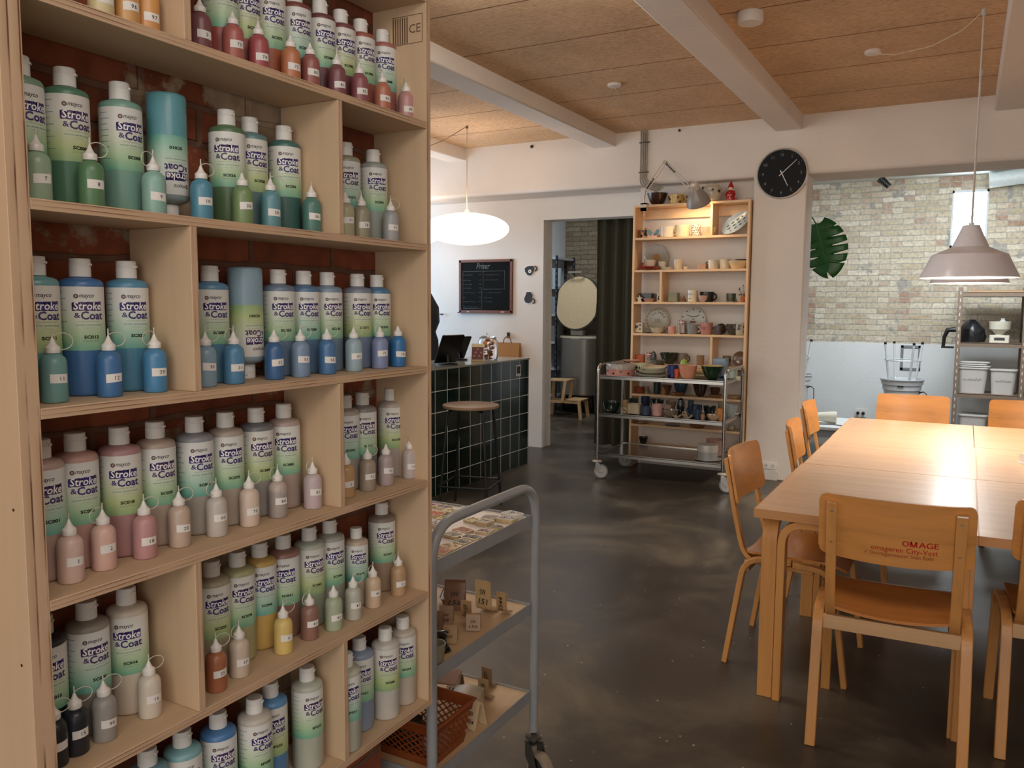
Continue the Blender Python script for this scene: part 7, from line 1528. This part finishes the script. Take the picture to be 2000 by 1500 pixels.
def tub(x, y, z, w, h, lids, lab, txt=None):
    r = empty('lidded_tub', lab, 'tub', (x, y, z)); mb = MB()
    P = rrect(w*.84, .24, .04, 5); Q = rrect(w, .28, .05, 5); n = len(P)
    V = [(a, b, 0) for a, b in P]+[(a, b, h) for a, b in Q]; mb.add(V, [tuple(range(n))[::-1], tuple(range(n, 2*n))]+[(j, (j+1) % n, n+(j+1) % n, n+j) for j in range(n)], 0, True); mb.build('tub_body', plain('#c9c6c2', .4, 0, .02), r, sharp=50)
    for k in range(lids): mb = MB(); mb.prism(rrect(w+.02, .30, .05, 5), h+.001+k*.022, h+.016+k*.022, 0, Matrix.Translation((.015*math.sin(k*2.2), 0, 0))); mb.build('lid', plain('#d5d3cf', .4, 0, .02), r)
    if txt:
        mb = MB(); rnd = random.Random(len(txt))
        MT = frame((0, -.1345, h*.52), (1, 0, 0), (0, -.09, 1)); x = -w*.28
        while x < w*.26:
            q = rnd.uniform(.012, .024); hh = rnd.uniform(.016, .036)
            mb.prism([(x, 0), (x+.003, 0), (x+.003+q*.3, hh), (x+q*.3, hh)], 0, .0003, 0, MT); mb.prism([(x+q*.3, hh), (x+q*.3, hh-.004), (x+q, hh*.15), (x+q, hh*.15+.004)], 0, .0003, 0, MT); x += q+.004
        mb.build('handwriting', plain('#6e6c6c', .7), r, sharp=180)
tub(.095, 10.50, .536, .30, .27, 4, 'white lidded tub with stacked lids at left on the middle rack shelf', 'GENBRUG')
tub(.39, 10.50, .536, .25, .26, 1, 'white tub with grey handwriting, right one on the middle rack shelf', 'HVID')
tub(.12, 10.50, .061, .28, .22, 1, 'white tub partly hidden on the bottom rack shelf')
def bag(x, y, z, rx, ry, h, col, lab, sd, rough=.35, name='plastic_bag'):
    mb = MB(); mb.lathe([(0, 0), (rx*.9, .0), (rx, h*.25), (rx*.92, h*.6), (rx*.5, h*.86), (rx*.2, h), (0, h*.97)], 28, fn=lambda a, zz: (1+.09*math.sin(a*5+sd+zz*20)+.05*math.sin(a*11+zz*40))*(1 if rx == ry else (math.sqrt(1/((math.cos(a))**2+(rx/ry*math.sin(a))**2)))))
    o = mb.build(name, plain(col, rough, 0, .1, coat=.3)); o.location = (x, y, z); tag(o, lab, 'bag'); return o
bag(.065, 10.55, 1.096, .135, .135, .25, '#15171c', 'black plastic bag bundle at left on the upper rack shelf', 1)
bag(.66, 10.55, 1.096, .13, .13, .30, '#15171c', 'black bag right of the kitchen scale on the upper rack shelf', 3)
bag(.18, 10.45, .29, .12, .12, .2, '#b9b6ae', 'crumpled translucent bag on the bottom rack shelf', 5) .location = (.44, 10.50, .061)
for o in list(COL.objects):
    if o.get('label') == '': o['label'] = 'brown crumpled bag at the bottom left of the metal rack' if o.get('category') == 'bag' else o['label']
sc = empty('kitchen_scale', 'cream kitchen scale with a clear bowl on the upper rack shelf', 'scale', (.33, 10.45, 1.096))
mb = MB(); mb.prism(rrect(.19, .17, .02), 0, .085); mb.build('scale_base', plain('#d8d2c4', .4), sc, bevel=.006)
mb = MB(); mb.box((-.05, -.087, .03), (.05, -.0855, .06)); mb.build('display', plain('#2c2f30', .2), sc)
mb = MB(); mb.lathe([(.05, .086), (.04, .10), (.07, .13), (.10, .15), (.105, .235), (.098, .235), (.093, .155), (0, .135)], 28); mb.build('bowl', plain('#cdc9b8', .35), sc)
mb = MB(); mb.lathe([(0, 0), (.055, 0), (.06, .01), (.06, .07), (.03, .10), (.02, .11), (.02, .13), (0, .13)], 20); o = mb.build('clear_bottle', plain('#b9c0c0', .15, 0, .03, coat=.6)); o.location = (.355, 10.45, 1.235); tag(o, 'small clear bottle lying in the bowl of the kitchen scale', 'bottle')
mb = MB()
for k in range(5): mb.box((.0+.02*k, 10.36+.05*k, 1.646+.0*k), (1.0-.03*k, 10.40+.05*k, 1.662+.004*(k % 3)))
tag(mb.build('wooden_slats', wood('#a58a6a', 'x', .6, .1, .6)), 'bundle of thin wooden slats lying on top of the metal rack', 'slats')
hk = empty('hair_dryer', 'black dryer hanging from the left post of the metal rack', 'tool', (-.15, 10.31, 1.10))
mb = MB(); mb.tube([(.06, 0, .14), (-.02, 0, .13), (-.05, 0, .05), (-.055, 0, -.05)], [.03, .028, .02, .018], 10); mb.box((-.075, -.03, -.07), (.05, .03, -.05)); mb.build('body', BLACKMETAL, hk)
# pale corner duct under the ceiling at right
mb = MB(); mb.tube(fillet([(.15, 10.80, 2.90), (.60, 10.80, 2.94), (.62, 10.80, 2.6)], .2, 8), .085, 20); tag(mb.build('ventilation_duct', plain('#c9d2d2', .45)), 'pale ventilation duct under the ceiling right of the bright window', 'duct')
